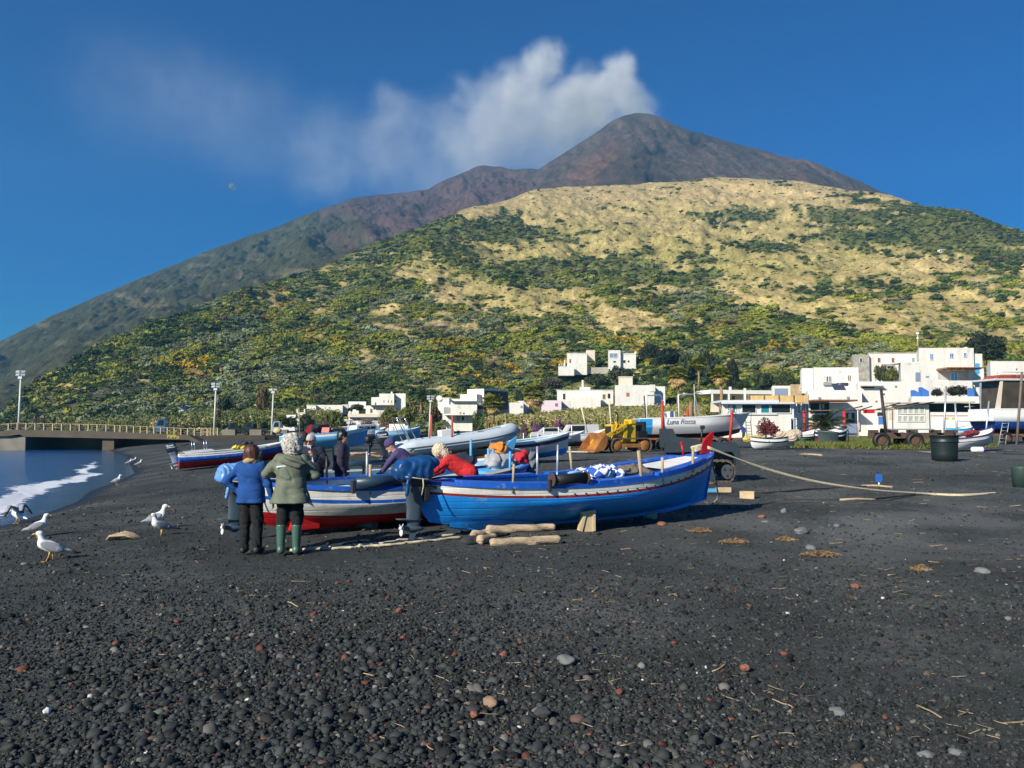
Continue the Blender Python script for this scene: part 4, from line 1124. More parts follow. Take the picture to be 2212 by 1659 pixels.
r = house('white_house', 'broad white lower house wall with round vents under the cluster', 'house', z4, (200, 1190, 450, 720, d))
f, _ = block(r, z4, 195, 700, 530, 960, d, 11); f2, _ = block(r, z4, 668, 1190, 450, 960, d + 3, 12)
for (x, y) in ((305, 604), (570, 600)): onface(r, f, z4, x - 11, x + 11, y - 11, y + 9, 'grey', name='vent', th=.15)
for (x, y) in ((905, 568), (836, 636), (1018, 496)): onface(r, f2, z4, x - 8, x + 8, y - 8, y + 8, 'brown', name='vent')
onface(r, f2, z4, 695, 815, 498, 512, 'dark'); mb = MB(); a = f2.hit(*z4(680, 492)); b_ = f2.hit(*z4(890, 492)); mb.box((a + b_) / 2 + f2.n * .4, ((b_ - a).length, .9, .12)); wpart(mb, 'awning', greyst, r)
d = 116
r = house('white_house', 'white ground floor house with dark veranda opening and rusty roof edge', 'house', z4, (200, 860, 630, 970, d))
f, _ = block(r, z4, 395, 860, 645, 985, d, 8); f2, _ = block(r, z4, 205, 397, 640, 985, d + .4, 6); onface(r, f2, z4, 222, 392, 652, 745, 'dark', name='opening'); onface(r, f2, z4, 300, 318, 660, 715, 'white', name='washing', out=.15); onface(r, f2, z4, 330, 345, 660, 700, 'white', name='washing', out=.15); onface(r, f2, z4, 298, 330, 716, 736, 'blue', name='washing', out=.15)  # dark pane over the veranda opening stands for the shade inside
onface(r, f2, z4, 240, 390, 760, 815, 'dark', name='opening')  # second dark pane, painted shade of the lower opening
mb = MB(); a = at(*z4(200, 628), d - 2); b_ = at(*z4(600, 632), d - 2); mb.box((a + b_) / 2, ((b_ - a).length, 4.5, .22)); wpart(mb, 'roof', rustm, r)
onface(r, f, z4, 555, 632, 742, 828, 'dark'); onface(r, f, z4, 570, 600, 748, 800, cream, name='shirt', out=.1); onface(r, f, z4, 545, 650, 828, 838, 'terr', name='sill', th=.25); onface(r, f, z4, 510, 640, 842, 930, 'lav', name='cupboard', th=.5); onface(r, f, z4, 655, 668, 700, 900, cream, name='wooden_post', th=.4)
onface(r, f2, z4, 205, 330, 835, 915, M('orange_wall', (.55, .27, .16), .9, var=.2), name='lower_wall')
onface(r, f, z4, 845, 900, 735, 770, 'dark'); onface(r, f, z4, 850, 900, 775, 850, 'blue', name='notice_board', out=.2)
d = 112
r = house('white_house', 'white terrace house with paned window wall and deep dark veranda behind the cart', 'house', z4, (930, 1800, 590, 980, d))
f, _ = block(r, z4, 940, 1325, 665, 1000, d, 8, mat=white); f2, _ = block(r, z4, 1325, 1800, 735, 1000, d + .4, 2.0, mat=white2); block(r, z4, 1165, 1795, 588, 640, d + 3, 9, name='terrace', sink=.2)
f3, _ = block(r, z4, 1325, 1800, 650, 760, d + 5, 2, name='back_wall', mat=darkgl_shade)  # near-black colour paints the shade deep in the veranda
mb = MB(); a = at(*z4(1015, 652), d - 2); b_ = at(*z4(1795, 632), d - 2); mb.box((a + b_) / 2 + Vector((0, 2.2, 0)), ((b_ - a).length, 2.6, .2), (0, R(-.6), 0)); wpart(mb, 'canopy', M('canvas_roof', (.52, .47, .40), .9, var=.25, scale=1), r)
for k in range(5):
 onface(r, f, z4, 1032 + k * 52, 1074 + k * 52, 682, 752, M('curtain', (.45, .46, .38), .7, var=.25), frame=True); onface(r, f, z4, 1032 + k * 52, 1074 + k * 52, 772, 822, M('curtain', (.5, .5, .42), .7), frame=True)
onface(r, f, z4, 950, 1000, 700, 800, cream, name='shutter')
for x in (1700,): block(r, z4, x, x + 14, 650, 745, d + .2, .5, name='pillar', sink=0)
onface(r, f2, z4, 1340, 1790, 765, 772, 'terr', name='stripe', th=.03)
for (x0, x1) in ((1468, 1510), (1538, 1570)): onface(r, f2, z4, x0, x1, 782, 802, M('yellow_lettering', (.65, .55, .15), .8), name='faded_sign', th=.03)
for k, (x, w_, h0, h1) in enumerate(((1188, 1.0, 1.0, .5), (1262, 1.0, 1.4, .8), (1722, .45, 1.2, 1.2))):
 a = at(*z4(x, 594), d + 4); mb = MB(); mb.prism([(a.x, a.z - .1), (a.x + w_, a.z - .1), (a.x + w_, a.z + h1), (a.x, a.z + h0)], a.y, a.y + 1.0, 0, 'xz'); wpart(mb, 'blue_panel', bluep, r)
d = 122
r = house('white_house', 'plain white house with grey door at the far right edge', 'house', z4, (1895, 2212, 255, 640, d))
f, _ = block(r, z4, 1897, 2330, 260, 700, d, 9); onface(r, f, z4, 1988, 2018, 384, 452, 'lav', name='door'); onface(r, f, z4, 2138, 2146, 328, 342, 'dark')
block(r, z4, 1830, 1900, 440, 700, d + 3, 9, mat=white2)
d = 102
r = house('white_bar', 'single storey white bar with a strip of dark windows behind the white and blue motorboat', 'bar', zr, (245, 1440, 320, 790, d))
f, _ = block(r, zr, 250, 1240, 345, 800, d, 8); f2, _ = block(r, zr, 1240, 1442, 345, 800, d + .3, 7, 3.2)
block(r, zr, 240, 1250, 326, 348, d - .8, 9, name='roof', mat=M('pale_roof', (.66, .68, .70), .8), sink=0)
for (x0, x1, kd) in ((330, 352, 'dark'), (385, 442, 'teal'), (520, 715, 'dark'), (782, 902, 'teal'), (925, 1194, 'dark')): onface(r, f, zr, x0, x1, 356, 476, kd, frame=True)
for (x0, x1) in ((1272, 1320), (1338, 1392), (1404, 1426)): onface(r, f2, zr, x0, x1, 350, 480, 'dark', frame=True)
onface(r, f, zr, 1195, 1275, 548, 712, 'lav', name='door', frame='cross'); onface(r, f, zr, 1200, 1210, 552, 710, 'dark'); onface(r, f, zr, 1212, 1240, 570, 705, 'dark')
onface(r, f, zr, 330, 1005, 485, 498, 'white', name='sill', th=.2)
mb = MB(); a = at(*zr(620, 232), d + 1.5); b_ = at(*zr(1447, 228), d + 1.5); c0 = at(*zr(620, 326), d + 1.5)
mb.bx(a.x, b_.x, a.y, a.y + .15, c0.z, a.z); o = wpart(mb, 'bamboo_screen', reedm, r)
for k in range(5): block(r, zr, 620 + k * 205, 628 + k * 205, 222, 326, d + 1.3, .1, name='screen_post', mat=brownw, sink=0)
mb = MB(); a = at(*zr(245, 325), d - .7); b_ = at(*zr(245, 296), d - .7); mb.prism([(a.x, a.z), (a.x + 7, a.z), (a.x + 7, a.z + .3), (a.x, b_.z)], a.y, a.y + 5, 0, 'xz'); wpart(mb, 'porch_roof', M('pale_roof', (.66, .68, .7), .8), r)
d = 138
r = house('white_house', 'long low white house with wooden pergola behind the bamboo screened bar', 'house', zr, (90, 950, 150, 320, d))
f, _ = block(r, zr, 90, 560, 216, 340, d + 4, 7, mat=cream); block(r, zr, 88, 960, 152, 206, d, 10, 3, name='roof', mat=white2, sink=0)
for x in (100, 330, 556, 582): block(r, zr, x, x + 26, 210, 330, d, .6, name='pillar', sink=0)
onface(r, f, zr, 362, 424, 240, 310, 'brown', name='door'); onface(r, f, zr, 245, 300, 232, 290, 'grey'); block(r, zr, 548, 580, 132, 300, d - .5, .8, name='chimney'); block(r, zr, 345, 380, 112, 156, d + 2, 1, name='chimney')
d = 150
r = house('ruined_house', 'ochre unplastered house wall beside the pergola house', 'house', zr, (945, 1410, 80, 250, d))
f, _ = block(r, zr, 1195, 1410, 78, 250, d, 6, name='stone_wall', mat=ochre); f2, _ = block(r, zr, 945, 1195, 98, 250, d + 1, 6); onface(r, f, zr, 1325, 1362, 112, 165, 'lav', frame=True); onface(r, f2, zr, 975, 1160, 135, 250, 'lav', name='gate')
NH = 1
bark = M('bark', (0.20, 0.14, 0.09), 0.95, var=.35, scale=3, bump=.5)
palmbark = M('palm_bark', (0.33, 0.22, 0.12), 0.95, var=.35, scale=4, bump=.6)
skirtm = M('dry_fronds', (0.50, 0.34, 0.14), 0.9, var=.45, scale=1.2)
def leafmat(name, col, var=.5):
 return M(name, col, 0.7, var=var, scale=.9, spec=.3)
fan = leafmat('fan_leaf', (0.20, 0.215, 0.040)); feather = leafmat('feather_leaf', (0.085, 0.105, 0.025)); fdark = leafmat('dark_feather_leaf', (0.040, 0.055, 0.022))
def hillpt(u, v, d=None):
 p = at(u, v, d) if d else hill_at(u, v)
 p.z = hill_z(p.x, p.y)
 return p
def frond(mb, base, az, el, L, w, n=11, droop=1.0, stem=.04):
 """a feather frond: a bent rib with a row of leaflets on each side"""
 pts = []; p = Vector(base); e = el
 for i in range(n + 1):
  pts.append(p.copy())
  p = p + Vector((math.cos(az) * math.cos(e), math.sin(az) * math.cos(e), math.sin(e))) * (L / n)
  e -= droop * (1.7 / n) * (.4 + i / n)
 mb.tube(pts, [stem * (1 - .8 * i / n) for i in range(n + 1)], 4, 0, False)
 side = Vector((-math.sin(az), math.cos(az), 0))
 for i in range(2, n + 1):
  t = (pts[i] - pts[i - 1]).normalized(); k = math.sin(PI * min(1, .15 + .85 * i / n)) * w + .12 * w
  for s in (-1, 1):
   for h in (0, .5):
    a = pts[i - 1].lerp(pts[i], h); tip = a + (side * s * .8 + t * .6 + Vector((0, 0, -.25 - .2 * random.random()))) * k
    mb.add([a, a + t * (L / n * .42), tip], [(0, 1, 2)])
def feather_palm(label, p, h, rad, mat, nf=34, trunk=.28):
 r = thing('palm_tree', label, 'palm', p)
 mb = MB(); mb.tube([(0, 0, -.5), (.05 * h * random.uniform(-1, 1), 0, h * .5), (0, 0, h)], [trunk * 1.25, trunk, trunk * 1.1], 9); mb.build('trunk', palmbark, r)
 mb = MB()
 for i in range(nf):
  k = i / nf
  frond(mb, (0, 0, h), i * 2.4, 1.35 - 1.75 * k + random.uniform(-.12, .12), rad * random.uniform(.85, 1.15), rad * .22, 11, 1.0 + .2 * random.random(), trunk * .14)
 mb.build('crown', mat, r, fixn=False)
 return r
def fan_palm(label, p, h, rad, skirt=.8, nf=46, trunk=.2):
 r = thing('palm_tree', label, 'palm', p)
 mb = MB(); mb.tube([(0, 0, -.5), (.04 * h, .02 * h, h * .5), (0, 0, h)], [trunk * 1.5, trunk, trunk * .9], 9); mb.build('trunk', palmbark, r)
 def fans(n, e0, e1, L, mat, name):
  mb = MB()
  for i in range(n):
   az = i * 2.4; el = e0 + (e1 - e0) * i / n + random.uniform(-.15, .15); l = L * random.uniform(.8, 1.15)
   d = Vector((math.cos(az) * math.cos(el), math.sin(az) * math.cos(el), math.sin(el))); c = Vector((0, 0, h)) + d * l * .5
   mb.tube([(0, 0, h), c], [.05, .03], 4, 0, False)
   sd_ = Vector((-math.sin(az), math.cos(az), 0)); up = d.cross(sd_)
   for q in range(9):
    a = (q - 4) * .27; e = (d * math.cos(a) + sd_ * math.sin(a)); tip = c + e * l * .52 + Vector((0, 0, -.14 * l * (1 + abs(q - 4) * .1)))
    w_ = d.cross(e) if d.cross(e).length > .05 else up; w_ = e.cross(d.cross(sd_)).normalized(); b1 = c + e * l * .22 + w_ * .085 * l; b2 = c + e * l * .22 - w_ * .085 * l
    mb.add([c, b1, tip, b2], [(0, 1, 2, 3)])
  mb.build(name, mat, r, fixn=False)
 fans(nf, 1.3, -.35, rad, fan, 'crown')
 if skirt: fans(int(nf * .8), -.5, -1.35, rad * skirt, skirtm, 'skirt')
 return r
def pal(fn, Z, x, ytop, ybot, rpx, d, label, **kw):
 ub, vb = Z(x, ybot); ut, vt = Z(x, ytop)
 a = at(ub, vb, d); b = at(ut, vt, d)
 s = (Z(x + rpx, ytop)[0] - ut) * (1.35 if fn is fan_palm else 1.1)
 return fn(label, a, b.z - a.z, s / F * d, **kw)
pal(feather_palm, zm, 295, 330, 520, 150, 175, 'dark date palm with arching fronds beside the white shed and houses', mat=fdark, nf=44)
pal(fan_palm, zm, 1285, 405, 660, 125, 160, 'shaggy fan palm with brown skirt in front of the blank white wall')
pal(fan_palm, zm, 1860, 275, 500, 135, 205, 'big shaggy fan palm with long brown skirt standing over the reeds', skirt=1.0)
pal(fan_palm, z3, 668, 425, 720, 88, 150, 'thick fan palm with a broad brown skirt among dark trees left of the tall trunk', skirt=1.1)
pal(fan_palm, z3, 1112, 425, 840, 92, 108, 'tall fan palm with a long bare trunk in front of the bar')
pal(fan_palm, z3, 880, 320, 600, 78, 185, 'fan palm with green crown highest of the palms in the dark trees', skirt=.5)
pal(feather_palm, z3, 808, 640, 870, 150, 98, 'date palm with drooping fronds seen through the metal arches of the white motorboat', mat=feather, nf=40)
pal(feather_palm, zr, 1665, 680, 735, 400, 86, 'low young date palm with spreading dark fronds behind the covered boats', mat=fdark, nf=38, trunk=.35)
pal(feather_palm, za, 720, 510, 600, 80, 216, 'little palm with spiky fronds left of the pergola house', mat=feather, nf=26)
_lv = 0
def crown_mesh(name, mat, n, seed, sx, sy, sz, leaf, lumps, core=.66):
 me = leafy(name, mat, n, seed, 1.0, leaf, lumps, core)
 co = np.empty(len(me.vertices) * 3, np.float32); me.vertices.foreach_get('co', co); co = co.reshape(-1, 3) * np.array([sx, sy, sz], np.float32)
 me.vertices.foreach_set('co', co.ravel()); me.update()
 return me
def tree(label, Z, x, ytop, ybot, wpx, d, col, cat='tree', name='garden_tree', n=1500, leaf=.085, lumps=13, trunk=.5, core=.62, seed=0, tk=.14):
 ub, vb = Z(x, ybot); ut, vt = Z(x, ytop)
 a = at(ub, vb, d); h = at(ut, vt, d).z - a.z; w = (Z(x + wpx, ytop)[0] - ut) / F * d / 2
 r = thing(name, label, cat, a)
 t0 = h * trunk
 mb = MB(); mb.tube([(0, 0, -.4), (.03 * h, 0, t0 * .6), (-.02 * h, .02 * h, t0), (0, 0, h * .8)], [tk * 1.5, tk, tk * .8, tk * .2], 7)
 rr = random.Random(seed)
 for k in range(6):
  az = k * 1.05 + rr.random(); z0 = t0 * rr.uniform(.55, 1.0)
  mb.tube([(0, 0, z0), (math.cos(az) * w * .35, math.sin(az) * w * .35, z0 + (h - z0) * .35), (math.cos(az) * w * .7, math.sin(az) * w * .7, z0 + (h - z0) * .62)], [tk * .6, tk * .4, tk * .12], 5)
 mb.build('trunk', bark, r)
 c = link('crown', crown_mesh('crown', leafmat('leaf_%03d_%03d_%03d' % tuple(int(q * 1000) for q in col), col), n, 500 + seed, w, w, (h - t0 * .75) * 1.0, leaf, lumps, core), r, (0, 0, t0 * .55))
 return r
G1 = (0.085, 0.115, 0.024); G2 = (0.030, 0.046, 0.018); G3 = (0.13, 0.14, 0.035); G4 = (0.055, 0.075, 0.028); PK = (0.20, 0.11, 0.11); BR = (0.16, 0.11, 0.06); PU = (0.26, 0.10, 0.24)
tree('feathery green tree in front of the leftmost white houses behind the inflatable boat', zm, 120, 400, 760, 330, 146, G3, seed=1, n=2200)
tree('rounded tree with pink tinged crown next to the beach bar', zm, 455, 400, 760, 270, 148, (0.12, 0.105, 0.045), seed=2, n=2000)
tree('dark green shrub growing up the wall of the long white house', za, 920, 560, 790, 260, 178, G2, seed=3, name='garden_shrub', cat='shrub', trunk=.2)
tree('slim acacia left of a pair behind the red car', za, 1180, 500, 830, 220, 172, G3, seed=4, core=.4, n=1300)
tree('slim acacia right of a pair behind the red car', za, 1330, 470, 850, 250, 170, G1, seed=5, core=.4, n=1500)
tree('broad olive coloured tree in front of the stepped white house', za, 2060, 440, 780, 330, 158, G3, seed=6, n=2200)
tree('compact dark bush between the long house and the stepped house', za, 1625, 418, 520, 240, 218, G4, seed=7, name='garden_shrub', cat='shrub', trunk=.2)
tree('green tree at the foot of the slope right of the middle lamp post', za, 560, 540, 760, 280, 195, G1, seed=8, n=1700)
tree('tall dry brown tree on the slope above the lamp posts', za, 315, 165, 560, 240, 235, (0.15, 0.105, 0.045), seed=9, n=2200, trunk=.3)
tree('smaller dry brown tree at the left of the tall one', z6, 330, 490, 640, 100, 215, BR, seed=10, trunk=.3)
tree('dark spreading tree on the slope left of the tall brown tree', z6, 400, 330, 600, 210, 250, G2, seed=11, n=2000)
tree('lone dark tree on the bare patch of the left slope', z6, 310, 50, 180, 110, 330, G2, seed=12)
for i, (x, y0, y1, w, d, lab) in enumerate(((1750, 620, 870, 280, 150, 'bare pinkish tamarisk bush beside the white shed'), (2010, 650, 830, 260, 155, 'low pinkish tamarisk bush right of the flat roofed veranda house'), (1190, 640, 800, 130, 166, 'dusty pink bush by the garden wall'))):
 tree(lab, za, x, y0, y1, w, d, (0.20, 0.115, 0.105), 'bush', 'tamarisk_bush', seed=20 + i, trunk=.15, core=.3, leaf=.06, n=1600)
zw = Zf(1950, 1540, 6.32)
for i, (x, y0, y1, w, d, lab, c) in enumerate(((110, 300, 620, 330, 118, 'dusty purple bush at the left end of the reeds', (0.19, 0.10, 0.13)), (420, 280, 640, 330, 122, 'violet flowering bush in front of the reeds', (0.20, 0.09, 0.20)), (900, 190, 620, 380, 120, 'tall pink flowering bush in front of the reeds', (0.24, 0.11, 0.13)), (1180, 230, 600, 260, 124, 'pinkish bush beside the white van', (0.23, 0.13, 0.13)), (690, 410, 640, 260, 116, 'low brownish pink bush between the violet and the pink bush', (0.16, 0.09, 0.08)))):
 tree(lab, zw, x, y0, y1, w, d, c, 'bush', 'flowering_bush', seed=30 + i, trunk=.12, core=.3, leaf=.07, n=1700)
tree('dark maroon flowering creeper heap against the wall of the bar', zr, 850, 560, 800, 420, 97, (0.16, 0.035, 0.04), 'bush', 'flowering_bush', seed=40, trunk=.1, core=.4, leaf=.07, n=1500)
tree('dark clipped tree on the roof terrace of the right cluster', z4, 1610, 478, 590, 260, 124, (0.014, 0.022, 0.012), seed=41, trunk=.2, n=1800, leaf=.07)
tree('dark shrub behind the blue roof tank', z4, 1400, 515, 590, 110, 126, (0.014, 0.022, 0.012), 'shrub', 'garden_shrub', seed=42, trunk=.2)
tree('green tree in the courtyard of the stone ended house', z4, 870, 280, 450, 150, 160, (0.05, 0.065, 0.022), seed=43, trunk=.2)
tree('yellowish vine hedge right of the courtyard tree', z4, 980, 325, 440, 150, 158, (0.10, 0.12, 0.024), 'hedge', 'vine_hedge', seed=44, trunk=.2, lumps=16)
tree('big dark spreading pine behind the tall white house', z4, 1860, -10, 300, 420, 240, (0.022, 0.034, 0.016), seed=45, n=3600, lumps=22, leaf=.07, trunk=.35, name='pine_tree')
tree('dark carob tree right of the arched window house', z3, 380, 100, 340, 300, 330, (0.022, 0.034, 0.016), seed=46, n=2600, lumps=16)
tree('very dark tree in the gully above the palms', z3, 590, 130, 380, 330, 300, (0.016, 0.026, 0.013), seed=47, n=2600, lumps=16)
tree('tall black green cypress like tree behind the tall fan palm', z3, 1230, 270, 560, 210, 230, (0.014, 0.024, 0.012), seed=48, n=2400, lumps=18, trunk=.1)
tree('round clipped dark green tree behind the pergola house', z3, 1360, 488, 590, 210, 165, (0.030, 0.048, 0.014), seed=49, n=2200, leaf=.06, trunk=.25)
tree('green tree between the two houses on the slope', z7, 1870, 320, 470, 260, 300, (0.045, 0.062, 0.026), seed=50, n=2200, lumps=15)
tree('grey green tree below the arched window house', z7, 2060, 265, 470, 240, 300, (0.045, 0.058, 0.030), seed=51, n=2200, lumps=15)
tree('grey bare tree above the roof chimney of the long low house', z7, 1490, 340, 500, 240, 285, (0.08, 0.075, 0.05), seed=52, n=1800, lumps=15, core=.4)
tree('dark bush beside the two storey house', zm, 1640, 235, 400, 160, 245, (0.028, 0.046, 0.016), 'shrub', 'garden_shrub', seed=53, trunk=.15)
tree('green bush under the awning of the beach bar', zm, 1090, 520, 740, 200, 150, (0.07, 0.10, 0.03), 'shrub', 'garden_shrub', seed=54, trunk=.15)
for i, (Z, x, y0, y1, w, d, c) in enumerate(((z3, 470, 240, 480, 260, 312, (.030, .045, .02)), (z3, 760, 210, 480, 240, 280, (.040, .058, .022)), (z3, 990, 180, 480, 260, 270, (.028, .044, .018)), (z3, 1560, 400, 600, 260, 215, (.034, .052, .022)), (z3, 1800, 420, 600, 260, 200, (.045, .062, .024)), (za, 700, 600, 760, 240, 200, (.05, .07, .024)))):
 tree(('broad dark tree right of the carob tree', 'dark olive tree above the thick fan palm', 'tall dark tree in the gully left of the cypress like tree', 'dark tree behind the left end of the bamboo screened bar', 'dark tree left of the ochre ruined house', 'dark green tree below the little spiky palm')[i], Z, x, y0, y1, w, d, c, seed=60 + i, n=2300, lumps=16, trunk=.25)
canem = inst_mat('cane', 0.7, nscale=1.5, var=.3)
cprot = []
for i in range(4):
 mb = MB()
 for q in range(16):
  x, y = random.gauss(0, .32), random.gauss(0, .32); h = random.uniform(.55, 1.0); lx, ly = random.gauss(0, .10), random.gauss(0, .10)
  w = .035; a = random.uniform(0, 6.28); c, s = math.cos(a) * w, math.sin(a) * w
  mb.add([(x - c, y - s, 0), (x + c, y + s, 0), (x + c + lx * .4, y + s + ly * .4, h * .6), (x - c + lx * .4, y - s + ly * .4, h * .6), (x + lx, y + ly, h)], [(0, 1, 2, 3), (3, 2, 4)])
  for k in range(3):
   z = h * random.uniform(.35, .95); b = random.uniform(0, 6.28); f = z / h
   px_, py_ = x + lx * f, y + ly * f
   mb.add([(px_, py_, z), (px_ + math.cos(b) * .09, py_ + math.sin(b) * .09, z + .10), (px_ + math.cos(b) * .22, py_ + math.sin(b) * .22, z + .03)], [(0, 1, 2)])
 cprot.append(bpy.data.objects.new('cane_kind', mb.mesh('cane_kind', canem)))
rs = np.random.default_rng(77)
pts = []
for (u0, u1, vf, n) in ((490, 650, lambda u: (424.5 - (u - 490) * .02, 431.5), 2600), (560, 700, lambda u: (421 - (u - 560) * .05, 428), 1500), (190, 335, lambda u: (421, 431), 900), (60, 190, lambda u: (427, 433), 200)):
 for _ in range(n):
  u = rs.uniform(u0, u1); a, b_ = vf(u)
  pts.append(hill_at(u, rs.uniform(a, b_)))
P = np.array([tuple(p) for p in pts]); n = len(P)
kk = fbm(P[:, 0] / 5, P[:, 1] / 9, 3, 401)[:, None]
col = np.array([0.33, 0.30, 0.105]) * kk + np.array([0.16, 0.175, 0.045]) * (1 - kk); uc_ = vpix(P[:, 0], P[:, 1], P[:, 2])[0]; col = np.where((uc_ < 340)[:, None], col * np.array([.55, .68, .6]), col); col = np.where(rs.uniform(size=(n, 1)) < .16, np.array([0.48, 0.38, 0.18]), col) * rs.uniform(.65, 1.3, (n, 1))
s = rs.uniform(2.6, 4.2, n); P[:, 2] -= .2
o = scatter('cane_field', P, np.stack([s * .8, s * .8, s], -1), rs.uniform(0, 6.28, n), col, rs.integers(0, 4, n), cprot)
tag(o, 'tall yellow green canes filling the field behind the boats', 'canes', kind='stuff')
gm = inst_mat('grass_blade', 0.7, nscale=2, var=.3)
gprot = []
for i in range(3):
 mb = MB()
 for q in range(26):
  x, y = random.gauss(0, .45), random.gauss(0, .45); a = random.uniform(0, 6.28); h = random.uniform(.4, 1); w = .05
  mb.add([(x - math.cos(a) * w, y - math.sin(a) * w, 0), (x + math.cos(a) * w, y + math.sin(a) * w, 0), (x + random.gauss(0, .3), y + random.gauss(0, .3), h)], [(0, 1, 2)])
 gprot.append(bpy.data.objects.new('grass_kind', mb.mesh('grass_kind', gm)))
pts = []
for _ in range(2600):
 u = rs.uniform(790, 985); f = (u - 790) / 195
 top = 441 - 2 * f; bot = 449.5 - 1.5 * abs(f - .55) * 2
 p = gp(u, rs.uniform(top, bot), 40); pts.append(p)
P = np.array([tuple(p) for p in pts]); n = len(P)
kk = rs.uniform(size=(n, 1)) * .6 + .6 * fbm(P[:, 0] / 4, P[:, 1] / 9, 3, 411)[:, None]
col = np.array([0.11, 0.15, 0.03]) * kk + np.array([0.17, 0.16, 0.05]) * (1 - kk)
s = rs.uniform(.22, .5, n)
o = scatter('rough_grass', P, np.stack([s * 1.6, s * 1.6, s], -1), rs.uniform(0, 6.28, n), col, rs.integers(0, 3, n), gprot)
tag(o, 'rough green grass strip between the black sand and the white houses', 'grass', kind='stuff')
bwhite = M('boat_white', (0.82, 0.80, 0.73), 0.55, var=.12, scale=2.5, wear=.3, wearcol=(.40, .33, .24), bump=.15, bscale=18, stain=.3, plank=2.6)
bwhite2 = M('boat_white_clean', (0.78, 0.78, 0.77), 0.35, var=.05, scale=2)
bblue = M('boat_bright_blue', (0.012, 0.30, 0.84), 0.42, var=.16, scale=1.7, wear=.3, wearcol=(.22, .42, .62), bump=.15, bscale=14, stain=.35, plank=2.6)
bblue2 = M('boat_royal_blue', (0.010, 0.105, 0.52), 0.45, var=.18, scale=2.5, wear=.45, wearcol=(.30, .38, .48), bump=.12, bscale=20, stain=.3)
blight = M('boat_light_blue', (0.10, 0.38, 0.68), 0.5, var=.12, scale=2, wear=.25, wearcol=(.5, .55, .55))
bpale = M('boat_pale_blue', (0.34, 0.55, 0.70), 0.55, var=.12, scale=2, wear=.3, wearcol=(.6, .6, .55))
bred = M('boat_red', (0.50, 0.010, 0.012), 0.5, var=.2, scale=2.5, wear=.25, wearcol=(.22, .05, .04), stain=.3, plank=2.6)
bmaroon = M('boat_dark_red', (0.27, 0.022, 0.020), 0.5, var=.15, scale=3, wear=.2, wearcol=(.45, .35, .3))
bgreen = M('boat_green', (0.12, 0.36, 0.30), 0.5, var=.12)
bnavy = M('boat_navy', (0.012, 0.022, 0.075), 0.45, var=.15)
bblack = M('boat_black', (0.012, 0.012, 0.014), 0.6, var=.2)
wood = M('worn_wood', (0.44, 0.33, 0.20), 0.85, var=.3, scale=5, bump=.3, stretch=(.3, 1, 1))
woodd = M('dark_wood', (0.16, 0.10, 0.06), 0.85, var=.35, scale=5, bump=.3)
rubber = M('black_rubber', (0.014, 0.014, 0.015), 0.55, var=.25, bump=.1)
galv = M('galvanised_pipe', (0.55, 0.56, 0.57), 0.4, metal=.6, var=.12)
steel = M('steel', (0.60, 0.61, 0.62), 0.25, metal=.9, var=.1)
rope_m = M('pale_rope', (0.62, 0.54, 0.36), 0.9, var=.25, scale=30, bump=.6, bscale=90)
blackp = M('black_plastic', (0.016, 0.017, 0.019), 0.45, var=.2)
